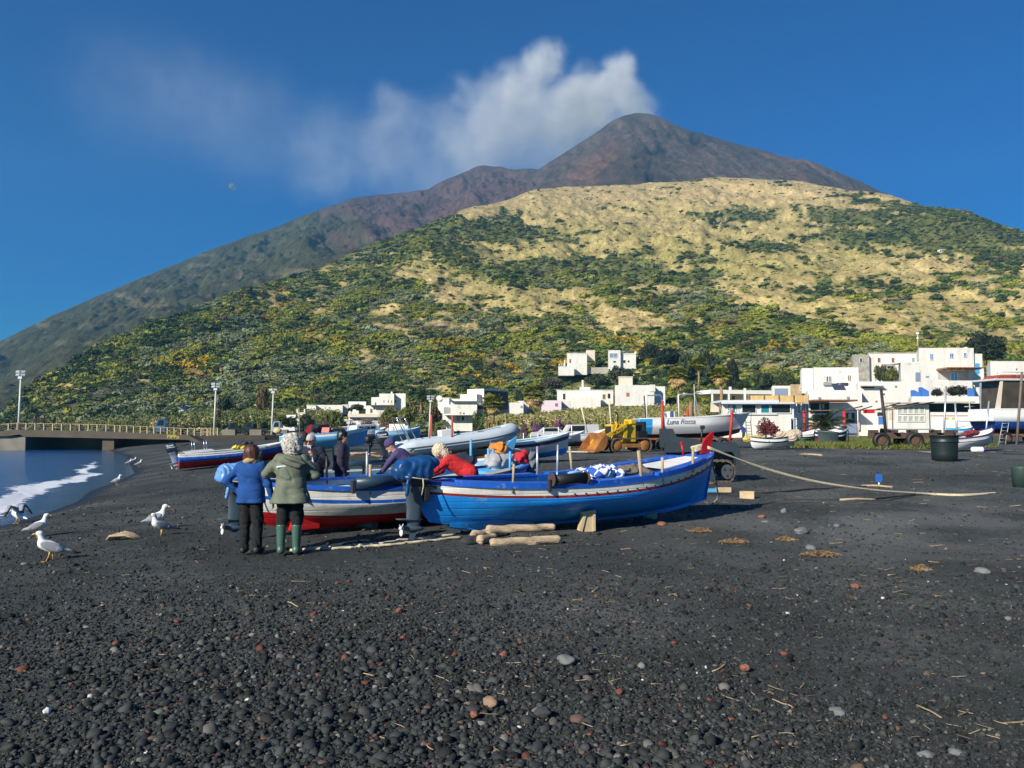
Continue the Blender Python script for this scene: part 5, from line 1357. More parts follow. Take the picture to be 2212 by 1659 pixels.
class Hull:
 """lofted hull: x runs stern (0) to bow (L), z from keel"""
 def __init__(s, L, B, H, bands, sheer_b=.35, sheer_s=.18, rocker=.10, stern='point', fine=.55, tumble=.0, bowrake=.06, flare=.0, ns=44, full=2.2):
  s.L, s.B, s.H = L, B, H; s.sb, s.ss, s.rk = sheer_b, sheer_s, rocker
  s.stern, s.fine, s.rake, s.ns, s.bands, s.full, s.flare = stern, fine, bowrake, ns, bands, full, flare
 def half(s, t):
  e = 1 - t
  w = (1 - abs(2 * t - 1) ** s.full)
  if s.stern == 'transom': w = (1 - max(0, (t - .42) / .58) ** (s.full)) * (1 - .22 * max(0, (.42 - t) / .42) ** 2)
  return max(0.0, w) ** .78 * s.B / 2
 def sheer(s, t):
  return s.H + s.sb * max(0, (t - .4) / .6) ** 2.0 + s.ss * max(0, (.4 - t) / .4) ** 2.0
 def keel(s, t):
  return s.rk * max(0, (t - .45) / .55) ** 3.0 + (s.rk * .9 * max(0, (.22 - t) / .22) ** 2.5 if s.stern == 'point' else s.rk * .1 * max(0, (.4 - t) / .4))
 def pt(s, t, g, side):
  """g 0 keel .. 1 gunwale"""
  h = s.half(t); k, sh = s.keel(t), s.sheer(t)
  z = k + (sh - k) * g
  f = s.fine if True else 0
  wg = (min(1, g / .62)) ** f if g < .62 else 1.0
  bow = max(0, (t - .6) / .4); v = g ** (.55 + .6 * bow)
  w = wg * (1 - bow) + v * bow
  if s.stern == 'point':
   st = max(0, (.35 - t) / .35); w = w * (1 - st) + g ** (.55 + .35 * st) * st
  w *= 1 + s.flare * (g - .6)
  x = s.L * t + s.rake * s.L * bow ** 2 * (g - .5) * 1.2
  if s.stern == 'point': x -= .05 * s.L * max(0, (.25 - t) / .25) ** 2 * (math.sin(PI * min(1, g * .62 + .10)) - .2)
  return Vector((x, side * max(h * w, .012), z))
 def build(s, r, mats, th=.035, name='hull', inner=None, gun=None, gunw=.07, gunh=.05):
  ts = [.5 - .5 * math.cos(PI * i / s.ns) * (1) for i in range(s.ns + 1)]
  if s.stern == 'transom': ts = [i / s.ns for i in range(s.ns + 1)]
  ts = [min(max(q, .0), .9995) for q in ts]
  gs = [0, .04, .09, .16, .24, .33, .42]
  edges = [b[0] for b in s.bands]
  gs = sorted(set(gs + [.52, .62, .72, .81, .9, 1.0] + edges))
  mb = MB()
  mi = []
  for i in range(len(gs) - 1):
   mid = (gs[i] + gs[i + 1]) / 2; k = 0
   for q, b in enumerate(s.bands):
    if mid > b[0]: k = b[1]
   mi.append(k)
  for side in (-1, 1):
   rows = [[s.pt(t, g, side) for g in gs] for t in ts]
   mb.grid(rows, 0, True, side > 0, mi)
  if s.stern == 'transom':
   P = [s.pt(0, g, 1) for g in gs]; Q = [s.pt(0, g, -1) for g in gs]
   for i in range(len(gs) - 1): mb.add([P[i], P[i + 1], Q[i + 1], Q[i]], [(0, 1, 2, 3)], mi[i])
  o = mb.build(name, mats, r, fixn=False)
  mb = MB(); gi = [g for g in gs if g >= .24]
  for side in (-1, 1):
   rows = []
   for t in ts[1:-1]:
    row = []
    for g in gi:
     p = s.pt(t, g, side); p.y = side * max(abs(p.y) - th, .004); row.append(p)
    rows.append([Vector((row[0].x, 0, row[0].z))] + row)
   mb.grid(rows, 0, True, side < 0)
  if s.stern == 'transom':
   a, b_ = s.pt(0.0, .24, 1), s.pt(0, 1, 1); mb.add([(th, a.y, a.z), (th, b_.y, b_.z), (th, -b_.y, b_.z), (th, -a.y, a.z)], [(0, 1, 2, 3)])
  mb.build('inside', inner or mats[0], r, fixn=False)
  if gun:
   mb = MB()
   for side in (-1, 1):
    rows = []
    for t in ts:
     p = s.pt(t, 1, side); k = min(1, abs(p.y) / .12)
     o_ = side * (abs(p.y) + .018); i_ = side * max(abs(p.y) - gunw * k, 0.0); z = p.z
     rows.append([(p.x, o_, z - gunh), (p.x, o_, z + .015), (p.x, i_, z + .015), (p.x, i_, z - gunh * .6), (p.x, o_, z - gunh)])
    mb.grid(rows, 0, False, side > 0)
   mb.build('gunwale', gun, r)
  return o
 def top(s, t, side, inn=0.0, up=0.0):
  p = s.pt(t, 1, side); return Vector((p.x, side * max(abs(p.y) - inn, 0), p.z + up))
 def thwart(s, r, t, mat, w=.22, drop=.16, name='thwart'):
  a = s.pt(t, 1 - drop / (s.sheer(t) - s.keel(t)), 1); mb = MB(); mb.box((a.x, 0, a.z), (w, 2 * a.y - .05, .035)); return mb.build(name, mat, r)
 def deck(s, r, t0, t1, mat, name='deck', drop=.03, camber=.04):
  mb = MB(); rows = []
  for i in range(13):
   t = t0 + (t1 - t0) * i / 12; p = s.top(t, 1, .03); rows.append([(p.x, p.y * q, p.z - drop + camber * (1 - q * q)) for q in (-1, -.6, -.25, .25, .6, 1)])
  mb.grid(rows, 0, True); e0 = rows[0]; e1 = rows[-1]
  for e in (e0, e1): mb.add([*e, *[(q[0], q[1], q[2] - .07) for q in e]], [(i, i + 1, i + 7, i + 6) for i in range(5)])
  return mb.build(name, mat, r)
 def pole(s, r, t, side, h, rad, mat, name='thole_pin', lean=(0, 0), inn=.03, n=8):
  p = s.top(t, side, inn); mb = MB(); mb.tube([p + Vector((0, 0, -.12)), p + Vector((lean[0] * h, lean[1] * h, h))], rad, n); return mb.build(name, mat, r)
 def keelbar(s, r, mat, w=.05, d=.05, t0=.06, t1=.97):
  mb = MB(); rows = []
  for i in range(31):
   t = t0 + (t1 - t0) * i / 30; z = s.keel(t); p = s.pt(t, 0, 1); e = d * min(1, (t1 - t) * 7); rows.append([(p.x, -w / 2, z + .03), (p.x, -w / 2, z - e), (p.x, w / 2, z - e), (p.x, w / 2, z + .03)])
  mb.grid(rows, 0, False); return mb.build('keel', mat, r)
 def stem(s, r, mat, w=.06, ext=.05, up=.0, name='stem', t=.9995):
  mb = MB(); rows = []
  for i in range(13):
   g = i / 12; p = s.pt(t, g, 1); e = ext * (1 if t > .5 else -1); rows.append([(p.x - e * .6, -w / 2, p.z), (p.x + e, -w / 3, p.z), (p.x + e, w / 3, p.z), (p.x - e * .6, w / 2, p.z)])
  if up: q = rows[-1]; rows.append([(a[0] + (.3 * up if t > .5 else 0), a[1], a[2] + up) for a in q])
  mb.grid(rows, 0, False); e = rows[-1]; mb.add(e, [(0, 1, 2, 3)]); return mb.build(name, mat, r)
def boat_root(name, label, stern, bow, lift_s=0.0, lift_b=0.0, roll=0.0, group=None):
 """stern and bow are the ends of the keel on the beach"""
 z0 = float(gz(*stern)) + lift_s; z1 = float(gz(*bow)) + lift_b
 dx, dy = bow[0] - stern[0], bow[1] - stern[1]
 L = math.hypot(dx, dy)
 r = thing(name, label, 'boat', (stern[0], stern[1], z0), 0, group)
 r.rotation_mode = 'XYZ'; r.rotation_euler = (roll, -math.atan2(z1 - z0, L), math.atan2(dy, dx))
 return r, L
def wl(r, p):
 """local point of a thing in the world"""
 return Matrix.LocRotScale(r.location, r.rotation_euler, r.scale) @ Vector(p)
def finpost(r, x, z, h, w, mat, name='stem_head', lean=.25):
 """the flat rounded blade that crowns the stem"""
 pl = [(-.02, 0)] + [(w * (1 - math.cos(a)) * .5 + lean * h * math.sin(a / 2) ** 2 - .02, h * math.sin(a / 2) ** .8) for a in [PI * i / 9 for i in range(1, 10)]]
 pl += [(w + lean * h * .9, h * .94), (w + lean * h * .6, h * .55), (w + .02, h * .2), (w, 0)]
 mb = MB(); mb.prism([(x + a, z + b_) for a, b_ in pl], -.022, .022, 0, 'xz'); return mb.build(name, mat, r)
S1, B1 = (-1.30, 13.95), (3.98, 16.9)
r, L = boat_root('fishing_boat', 'bright blue wooden fishing boat with white and dark red stripes, nearest on the beach', S1, B1, .12, .14, R(2))
BLUE = r
h = Hull(L, 1.95, .73, [(0, 0), (.715, 2), (.775, 1), (.96, 0)], .38, .10, .16, 'point', .52, bowrake=.03, full=2.6)
h.build(r, [bblue, bwhite, bmaroon], inner=blight, gun=bblue2, gunw=.10, gunh=.045)
h.keelbar(r, bblue, .06, .06, .06, .999); h.stem(r, bblue2, .07, .025); h.stem(r, bblue, .07, .05, 0, 'stern_post', .0)
h.deck(r, .80, .985, bblue2, 'foredeck'); h.deck(r, .02, .12, bblue2, 'stern_deck')
for t in (.30, .52, .68): h.thwart(r, t, bblue2)
mb = MB()   # side deck pieces
for (t0, t1, sd_) in ((.06, .34, -1), (.44, .64, -1), (.66, .9, -1), (.1, .4, 1), (.45, .9, 1)):
 rows = []
 for i in range(9):
  t = t0 + (t1 - t0) * i / 8; a = h.top(t, sd_, -.02); b_ = h.top(t, sd_, .22); rows.append([(a.x, a.y, a.z + .012), (a.x, a.y, a.z + .055), (b_.x, b_.y, b_.z + .055), (b_.x, b_.y, b_.z + .012)])
 m_ = MB(); m_.grid(rows, 0, False); m_.add(rows[0], [(0, 1, 2, 3)]); m_.add(rows[-1], [(0, 1, 2, 3)]); m_.build('wash_board', bblue2, r)
mb = MB(); rows = []
for i in range(9):
 t = .74 + .18 * i / 8; w = h.half(t) * .5; z = h.sheer(t) - .03; x = h.pt(t, 1, 1).x; rows.append([(x, -w, z), (x, -w, z + .05), (x, w, z + .05), (x, w, z)])
mb.grid(rows, 0, False); mb.build('hatch', bwhite, r)
mb = MB(); p = h.pt(.0, .10, 1); q = [(.08, .02), (.55, .10), (1.75, .06), (2.0, .0), (1.6, -.06), (.4, -.06)]   # bilge plate with bolts
for side in (-1, 1):
 m_ = MB(); rows = []
 for i in range(15):
  k = i / 14; x = .30 + 1.55 * k; t = x / L; w = math.sin(PI * min(1, .12 + k * .88)) ** .7 * .10
  a = h.pt(t, .03, side); b_ = h.pt(t, .03 + w * 1.5, side); e = side * .025
  rows.append([(a.x, a.y + e, a.z - .05), (b_.x, b_.y + e, b_.z)])
 m_.grid(rows, 0, True); o = m_.build('bilge_plate', bblue, r)
 for k in (.18, .36, .55):
  x = .30 + 1.55 * k; a = h.pt(x / L, .07, side); b = MB(); b.cyl((a.x, a.y + side * .02, a.z), (a.x, a.y + side * .05, a.z), .018, n=8); b.build('bolt', woodd, o)
xb = h.pt(.9995, 1, 1).x; zb = h.sheer(1)
finpost(r, xb - .30, zb - .02, .44, .20, bred, lean=.30)
mb = MB(); p = h.top(.93, 1, .05); mb.tube([p, p + Vector((-.03, .02, .24))], .022, 8); mb.box(p + Vector((-.03, .02, .26)), (.06, .05, .05), None, 0, .01); mb.build('bitt', bred, r)
for i in range(17):
 t = .36 + i * .036; p = h.pt(t, .80, -1); m_ = MB(); m_.cyl((p.x, p.y + .02, p.z), (p.x, p.y - .022, p.z), .014, n=6); m_.build('plug', bblack, r)
p = h.top(.345, -1, .02)
mb = MB(); mb.cyl((p.x - .33, p.y, p.z + .10), (p.x + .33, p.y, p.z + .12), .09, n=18); o = mb.build('roller', rubber, r)
for x in (-.36, .33): m_ = MB(); m_.cyl((p.x + x, p.y, p.z + .11), (p.x + x + .03, p.y, p.z + .11), .115, n=18); m_.build('end_plate', M('rusty_plate', (.09, .06, .05), .7, metal=.3, var=.4), o)
for x in (-.40, .37): m_ = MB(); m_.box((p.x + x, p.y, p.z + .02), (.04, .08, .20)); m_.build('bracket', M('dark_iron', (.06, .06, .07), .6, metal=.5), o)
for (t, sd_, hh, mt, ln, rad) in ((.185, -1, .36, wood, (.06, 0), .022), (.425, 1, .55, galv, (0, 0), .022), (.50, 1, .56, galv, (.03, 0), .022), (.56, 1, .50, wood, (-.16, 0), .026), (.60, -1, .50, wood, (-.16, 0), .032), (.68, -1, .32, wood, (.02, 0), .026), (.825, -1, .36, wood, (.02, 0), .026)):
 h.pole(r, t, sd_, hh, rad, mt, 'thole_pin' if mt is wood else 'pipe_stanchion', ln)
p = h.pt(.0, .62, 1); mb = MB(); mb.box((p.x + .06, 0, p.z), (.16, .09, .05)); mb.build('rudder_iron', woodd, r)
def cloth(name, label, cat, mat, parent, c, size, seed, h_=.10, rot=0):
 c = wl(parent, c) if parent else Vector(c)
 s = SDF((-size[0] - .1, -size[1] - .1, -.16), (size[0] + .1, size[1] + .1, size[2] + .2), .018)
 rr = random.Random(seed)
 for k in range(7):
  s.ell((rr.uniform(-.6, .6) * size[0], rr.uniform(-.6, .6) * size[1], size[2] * rr.uniform(.1, .55)), (size[0] * rr.uniform(.3, .55), size[1] * rr.uniform(.35, .6), size[2] * rr.uniform(.35, .6)), None, .06)
 s.wob(.045, None, lambda x, y, z: (vnoise(x * 9 + z * 5, y * 9 + z * 4, seed) - .5) * 1.4 + np.sin((x * .8 + y * .5 - z) * 34 + 6 * vnoise(x * 6, y * 6, seed + 2)) * .4)
 o = s.build(name, mat, None, c, rot)
 return tag(o, label, cat)
m, N, b = newmat('checked_cloth'); tc = N.n('ShaderNodeTexCoord').outputs['Object']
ck = N.n('ShaderNodeTexChecker', _Scale=7.0); mp = N.n('ShaderNodeMapping'); mp.inputs['Rotation'].default_value = (.5, .7, .5); N.l(tc, mp.inputs[0]); N.l(mp.outputs[0], ck.inputs['Vector'])
ck.inputs[1].default_value = (.02, .09, .42, 1); ck.inputs[2].default_value = (.78, .78, .76, 1); N.l(ck.outputs[0], b.inputs['Base Color']); b.inputs['Roughness'].default_value = .85
cloth('cloth', 'crumpled blue and white checked cloth lying in the bright blue boat', 'cloth', m, r, (L * .56, .05, h.H - .02), (.55, .38, .26), 3, rot=.5)
cloth('sack', 'grey brown net heap inside the bright blue boat near its bow', 'net', M('net_grey', (.16, .13, .10), .95, var=.4, scale=20, bump=.8, bscale=60), r, (L * .70, .0, h.H + .02), (.42, .3, .16), 5, rot=.5)
mb = MB(); a = wl(r, (L * .42, -.15, h.H + .10)); b_ = wl(r, (L * .60, .30, h.H + .16)); mb.tube([a, a.lerp(b_, .35), b_], [.05, .022, .02], 8); mb.box(a.lerp(b_, -.12), (.34, .03, .16), (0, 0, math.atan2(b_.y - a.y, b_.x - a.x)))
tag(mb.build('oar', bpale), 'pale blue oar lying across the bright blue boat', 'oar')
BL, BLh = L, h
S2, B2 = (-4.25, 14.35), (.25, 17.15)
r, L = boat_root('fishing_boat', 'white wooden fishing boat with blue stripe and red bottom behind the two women', S2, B2, .10, .10, R(3))
WB = r
h = Hull(L, 1.85, .75, [(0, 0), (.335, 1), (.635, 2), (.715, 1), (.955, 2)], .18, .12, .15, 'point', .50, bowrake=.03, full=2.6)
h.build(r, [bred, bwhite, bblue2], inner=bpale, gun=bblue2, gunw=.11)
h.keelbar(r, bred, .06, .05); h.stem(r, bwhite, .07, .05); h.stem(r, bred, .06, .03, 0, 'stern_post', .0)
h.deck(r, .80, .985, blight, 'foredeck'); h.deck(r, .02, .13, bblue2, 'stern_deck')
for t in (.32, .5, .66): h.thwart(r, t, bwhite)
for (t0, t1) in ((.42, .56), (.60, .9)):
 rows = []
 for i in range(7):
  t = t0 + (t1 - t0) * i / 6; a = h.top(t, -1, -.015); b_ = h.top(t, -1, .17); rows.append([(a.x, a.y, a.z + .012), (a.x, a.y, a.z + .045), (b_.x, b_.y, b_.z + .045), (b_.x, b_.y, b_.z + .012)])
 m_ = MB(); m_.grid(rows, 0, False); m_.add(rows[0], [(0, 1, 2, 3)]); m_.add(rows[-1], [(0, 1, 2, 3)]); m_.build('wash_board', wood if t0 > .5 else bblue2, r)
p = h.top(.34, -1, .02)
mb = MB(); mb.cyl((p.x - .5, p.y, p.z + .10), (p.x + .42, p.y, p.z + .11), .10, n=18); o = mb.build('roller', M('dark_blue_roller', (.022, .05, .085), .4, var=.15), r)
for x in (-.54, .45): m_ = MB(); m_.box((p.x + x, p.y, p.z + .04), (.05, .10, .22)); m_.build('bracket', M('dark_iron', (.06, .06, .07), .6), o)
for (t, sd_, hh, mt) in ((.26, 1, .42, blackp), (.42, 1, .48, galv), (.30, -1, .4, wood), (.86, -1, .40, blight), (.9, 1, .34, blight)): h.pole(r, t, sd_, hh, .026, mt, 'stanchion')
for i in range(4):
 p = h.pt(.50 + .035 * i, .73, -1); m_ = MB(); m_.box((p.x, p.y - .01, p.z), (.05, .03, .035)); m_.build('cleat', bblack, r)
p = h.pt(.70, .84, -1)
a0 = h.pt(.66, .84, -1); a1 = h.pt(.82, .86, -1); yaw = math.atan2(a1.y - a0.y, a1.x - a0.x)
c = h.pt(.885, .845, -1); a0 = h.pt(.84, .84, -1); a1 = h.pt(.93, .86, -1); yaw = math.atan2(a1.y - a0.y, a1.x - a0.x); text_mb('Poppalone', .17, M('dark_lettering', (.05, .07, .12), .7), 'boat_name', r, (c.x, c.y - .035, c.z), (R(86), -math.atan2(a1.z - a0.z, a1.x - a0.x) * .9, yaw), .35)
m_ = MB(); p = h.pt(.10, .30, -1); m_.prism([(p.x - .1, p.z - .24), (p.x + .42, p.z - .24), (p.x + .42, p.z - .06), (p.x - .04, p.z - .05)], p.y - .01, p.y + .10, 0, 'xz'); m_.build('bilge_plate', bred, r)
m_ = MB(); p = h.pt(.12, .60, -1); q = h.pt(.12, .76, -1); m_.cyl(h.pt(.12, .72, -1) + Vector((0, .02, 0)), h.pt(.12, .72, -1) + Vector((0, -.035, 0)), .055, n=14); m_.build('drain_disc', bwhite2, r)
cloth('coat', 'light grey cloth draped over the bow end of the white boat', 'cloth', M('grey_cloth', (.36, .37, .38), .95, var=.15), r, (L * .90, .0, h.H + .16), (.46, .20, .24), 11, rot=.55)
cloth('coat', 'dark navy clothes heap on the middle of the white boat', 'clothes', M('navy_cloth', (.018, .02, .035), .95, var=.3), r, (L * .80, .55, h.H + .20), (.30, .20, .20), 12, rot=.55)
cloth('jacket', 'bright red jacket with dark lining hung on the bow of the white boat', 'jacket', M('red_cloth', (.48, .015, .03), .85, var=.2), r, (L * .99, .02, h.H + .22), (.15, .13, .22), 13, rot=.3)
cloth('jacket', 'grey and black jacket hung over the bow next to the red jacket', 'jacket', M('grey_black_cloth', (.13, .15, .18), .85, var=.6, scale=3), r, (L * 1.035, -.02, h.H + .06), (.13, .16, .42), 14, rot=.3)
WL_, WLh = L, h
S3, B3 = (-5.0, 17.0), (-.05, 19.5)
r, L = boat_root('fishing_boat', 'white and pale blue boat with light blue bow blade, third in the row', S3, B3, .10, .10, R(3))
BT = r
h = Hull(L, 1.9, .74, [(0, 0), (.34, 1), (.80, 2), (.9, 1)], .22, .12, .15, 'point', .50, bowrake=.03, full=2.6)
h.build(r, [bblue, bwhite, bblue2], inner=bpale, gun=bwhite, gunw=.11)
h.stem(r, blight, .07, .05); h.stem(r, bblue, .06, .03, 0, 'stern_post', 0); h.keelbar(r, bblue)
h.deck(r, .82, .985, bpale, 'foredeck'); h.deck(r, .02, .12, bwhite, 'stern_deck')
for t in (.32, .5, .66): h.thwart(r, t, bwhite)
p = h.top(.42, -1, .02); p2 = h.top(.42, 1, .02)
mb = MB(); mb.cyl((p.x - .75, p2.y - .1, p.z + .14), (p.x + .45, p2.y - .1, p.z + .15), .06, n=14); o = mb.build('roller', M('dark_blue_roller', (.022, .05, .085), .4), r)
for x in (-.6, -.05, .4): m_ = MB(); m_.box((p.x + x, p2.y - .1, p.z + .03), (.05, .06, .24)); m_.build('bracket', blackp, o)
xb = h.pt(.9995, 1, 1).x; finpost(r, xb - .28, h.sheer(1) - .02, .50, .18, blight, lean=.40)
for (t, sd_, hh, mt) in ((.84, -1, .38, blight), (.86, 1, .50, blight), (.93, 1, .4, bblue2), (.35, 1, .5, blackp)): h.pole(r, t, sd_, hh, .032, mt, 'bitt')
cloth('clothes', 'small blue and pink clothes pile on the third boat in the row', 'clothes', M('blue_pink_cloth', (.14, .07, .32), .9, var=.7, scale=9), r, (L * .66, -.55, h.H + .12), (.30, .2, .22), 21, rot=.5)
cloth('life_vest', 'orange life vest and strap by the light blue bow blade', 'life vest', M('orange_cloth', (.62, .22, .03), .8, var=.3), r, (L * .93, -.15, h.H + .40), (.20, .16, .20), 22, rot=.5)
BTL, BTh = L, h
motor_grey = M('motor_blue_grey', (0.065, 0.095, 0.125), 0.38, var=.12, scale=4)
motor_dark = M('motor_dark', (0.028, 0.04, 0.055), 0.35, var=.12, scale=4)
propm = M('prop_white', (0.75, 0.74, 0.70), 0.5, var=.08)
def outboard(label, p, yaw, s=1.0, cover=None, tilt=0, shaft=motor_grey, cowl=motor_dark, letter=False, seed=0, propmat=None):
 """p is the point under the propeller; built upwards, the propeller looks to -x"""
 r = thing('outboard_motor', label, 'outboard motor', p); r.rotation_euler = (0, tilt, yaw); r.scale = (s * 1.12, s * 1.1, s)
 def sec(zs):
  rows = []
  for (z, x0, x1, w) in zs:
   cx, hx = (x0 + x1) / 2, (x1 - x0) / 2
   rows.append([(cx + hx * math.copysign(abs(math.cos(a)) ** .7, math.cos(a)), w * math.copysign(abs(math.sin(a)) ** .8, math.sin(a)), z) for a in [2 * PI * i / 18 for i in range(18)]])
  return rows
 def loft(zs, name, mat, par=r):
  mb = MB(); rows = sec(zs); mb.grid(rows, 0, True, False, None, True)
  for e, f in ((rows[0], 1), (rows[-1], -1)): mb.add(e, [tuple(range(len(e)))[::f]])
  return mb.build(name, mat, par)
 loft([(.20, -.03, .12, .025), (.30, -.07, .16, .04), (.45, -.09, .17, .055), (.62, -.09, .17, .06), (.68, -.11, .20, .07), (.90, -.11, .19, .08), (.93, -.15, .20, .11), (1.02, -.17, .22, .12)], 'leg', shaft)
 mb = MB(); mb.tube([(-.14, 0, .22), (-.08, 0, .22), (.05, 0, .22), (.17, 0, .22), (.24, 0, .22)], [.03, .052, .06, .045, .008], 12); mb.build('gearcase', shaft, r)
 mb = MB(); mb.prism([(.00, .17), (.12, .17), (.06, .0), (-.02, .0)], -.008, .008, 0, 'xz'); mb.build('skeg', shaft, r)
 mb = MB(); mb.prism([(-.26, -.045), (-.20, -.085), (.08, -.075), (.2, -.02), (.2, .02), (.08, .075), (-.2, .085), (-.26, .045)], .385, .40, 0, 'xy'); mb.build('cavitation_plate', shaft, r)
 mb = MB(); mb.cyl((-.13, 0, .22), (-.20, 0, .22), .038, .026, n=12); o = mb.build('propeller', propmat or propm, r)
 for k in range(3):
  a = k * 2.094 + .4; m_ = MB(); u = Vector((0, math.cos(a), math.sin(a))); w = Vector((0, -math.sin(a), math.cos(a)))
  m_.ico(Vector((-.165, 0, .22)) + u * .085, .07, 2, (.16, .62, 1.0), Matrix(((1, .0, 0), (0, w.y, u.y), (0, w.z, u.z))) @ rotm(0, 0, .5)); m_.build('blade', propmat or propm, o)
 mb = MB(); mb.box((.24, 0, .92), (.10, .20, .34), None, 0, .015); mb.box((.32, 0, 1.02), (.14, .26, .05)); mb.build('clamp_bracket', blackp, r)
 if cover is None:
  o = loft([(1.02, -.20, .22, .13), (1.08, -.24, .26, .165), (1.22, -.26, .28, .18), (1.24, -.265, .285, .182), (1.40, -.25, .28, .175), (1.50, -.20, .24, .14), (1.54, -.12, .16, .07)], 'cowl', cowl)
  for sd_ in (-1, 1):
   m_ = MB(); m_.prism([(-.14, 1.36), (.16, 1.36), (.16, 1.42), (-.14, 1.42)], sd_ * .176, sd_ * .181, 0, 'xz'); m_.prism([(-.18, 1.29), (.22, 1.25), (.22, 1.28), (-.16, 1.33)], sd_ * .178, sd_ * .184, 0, 'xz'); m_.build('decal', M('decal_white', (.7, .72, .74), .5), o)
 else:
  loft([(.98, -.14, .20, .10), (1.08, -.20, .24, .14), (1.16, -.22, .26, .16)], 'lower_cowl', motor_dark)
  g = SDF((-.55, -.4, .75), (.62, .4, 1.75), .014)
  g.box((.0, 0, 1.34), (.33, .20, .20), None, .12, .05); g.ell((.18, 0, 1.50), (.26, .20, .13), None, .08); g.ell((-.14, .02, 1.30), (.24, .23, .22), None, .06)
  g.cone((-.12, -.18, 1.22), (-.16, -.19, .86), .05, .03, .05); g.cone((.02, .2, 1.22), (-.08, .21, .96), .05, .03, .05)
  rr = random.Random(seed)
  def fold(x, y, z): return np.sin((x * (1.3 if seed == 5 else .9) + z * (1.0 if seed == 5 else .25) + .06 * np.sin(14 * y + 9 * z)) * 46 + seed + 9 * vnoise(x * 4 + y * 3, z * 5, seed)) * .42 * vnoise(x * 7 + 3, z * 6 + y * 4, seed + 3) * 1.6 + (vnoise(x * 8 + y * 6, z * 9, seed) - .5) * 1.3
  g.wob(.022, None, fold)
  o = g.build('cover', cover, r)
  m_ = MB(); pts = [(.32 * math.cos(a), .235 * math.sin(a), 1.19 + .02 * math.sin(2 * a)) for a in [2 * PI * i / 24 for i in range(24)]]
  m_.tube(pts, .012, 6, close=True); m_.tube([(.10, -.25, 1.19), (.11, -.27, 1.05), (.09, -.27, .88)], .011, 6); m_.build('tie_rope', rope_m, r)
 mb = MB(); mb.tube([(.28, -.05, 1.17), (.50, -.08, 1.22), (.86, -.08, 1.24)], [.02, .022, .03], 10); mb.build('tiller', blackp, r)
 return r
tarp_d = M('dark_blue_tarp', (0.008, 0.060, 0.185), 0.36, var=.18, scale=4, bump=.25, bscale=14)
tarp_l = M('light_blue_tarp', (0.13, 0.30, 0.62), 0.4, var=.2, scale=5, bump=.25, bscale=20)
p = ground(-1.66, 13.62); p.z += .02
outboard('outboard motor under a roped dark blue tarp at the stern of the bright blue boat', p, R(22), .85, tarp_d, R(3), seed=2)
p = ground(-4.72, 14.05); p.z += .05
outboard('outboard motor under a wrinkled light blue cover beside the woman in blue', p, R(25), .80, tarp_l, R(4), seed=5)
def skiff(label, stern, bow, B, H, bands, mats, gun, inner, lift=(.1, .1), roll=0, stern_kind='point', deckm=None, group=None, sheer=(.3, .12), extra=None, name='rowing_boat', full=2.5, rake=.03):
 r, L = boat_root(name, label, stern, bow, lift[0], lift[1], roll, group)
 h = Hull(L, B, H, bands, sheer[0], sheer[1], .14, stern_kind, .5, bowrake=rake, full=full, ns=30)
 h.build(r, mats, inner=inner, gun=gun)
 if deckm: h.deck(r, .8, .98, deckm, 'foredeck')
 for t in (.3, .55): h.thwart(r, t, gun)
 h.stem(r, gun, .05, .04)
 return r, L, h
def xy(u, v, y0=3.5):
 p = gp(u, v, y0); return (p.x, p.y)
def along(u0, v0, u1, d1):
 a = xy(u0, v0); return a, ((u1 - 512) / F * d1, d1)
s_, b_ = (-16.0, 40.0), (-11.2, 42.4)
r, L, h = skiff('white boat with broad blue band and red bottom, nearest the water', s_, b_, 1.8, .70, [(0, 0), (.47, 1), (.80, 2)], [bred, bblue2, bwhite], bwhite, bpale, (.10, .14), R(1), 'transom', bwhite, sheer=(.22, .05), name='fishing_boat')
WATERB = r
mb = MB(); p = h.top(.13, -1, .1); q = h.top(.13, 1, .1); mb.box(((p.x + q.x) / 2 + .25, 0, p.z + .06), (1.3, q.y - p.y, .06)); mb.build('engine_box', bwhite2, r)
for k in (0, .12, .55, .66):
 m_ = MB(); x = p.x - .1 + k; m_.cyl((x, p.y + .1, p.z), (x, p.y + .1, p.z + .62), .02, n=6); m_.build('stanchion', steel, r)
p = wl(r, (-.12, 0, 0)); p.z = float(gz(p.x, p.y)) + .10
outboard('small dark outboard motor tilted at the stern of the white boat nearest the water', p, R(22), .85, None, R(-14), shaft=M('motor_pale', (.25, .33, .42), .4))
cloth('sack', 'yellow oilskin lying in the white boat nearest the water', 'clothes', M('yellow_cloth', (.62, .45, .05), .8), r, (L * .52, -.45, h.H + .04), (.32, .3, .18), 31)
cloth('sack', 'dark rounded bundle behind the yellow oilskin in the boat', 'bundle', M('dark_cloth', (.03, .03, .035), .9), r, (L * .60, -.1, h.H + .1), (.36, .32, .3), 32)
mb = MB(); p = wl(r, (L * .66, -.95, .10)); mb.lathe([(0, 0), (.22, 0), (.26, .2), (.27, .5), (.24, .5), (.23, .1), (0, .1)], p + Vector((0, -.15, -.05)), 18)
tag(mb.build('basket', M('wicker', (.16, .11, .08), .95, var=.4, scale=14)), 'wicker basket standing against the side of the white boat nearest the water', 'basket')
a = gp(288, 453.5, 30)
r, L, h = skiff('light blue boat with small red bow blade behind the woman in the blue jacket', (a.x - .6, a.y + 1.0), (a.x + 4.6, a.y + 2.4), 1.9, 1.0, [(0, 0), (.4, 0), (.8, 1)], [blight, bwhite], blight, bwhite, (.15, .25), 0, 'point', bwhite, name='fishing_boat')
finpost(r, L * .28, h.H + .05, .62, .2, bred, 'red_blade'); h.pole(r, .2, -1, 1.7, .025, wood, 'pole')
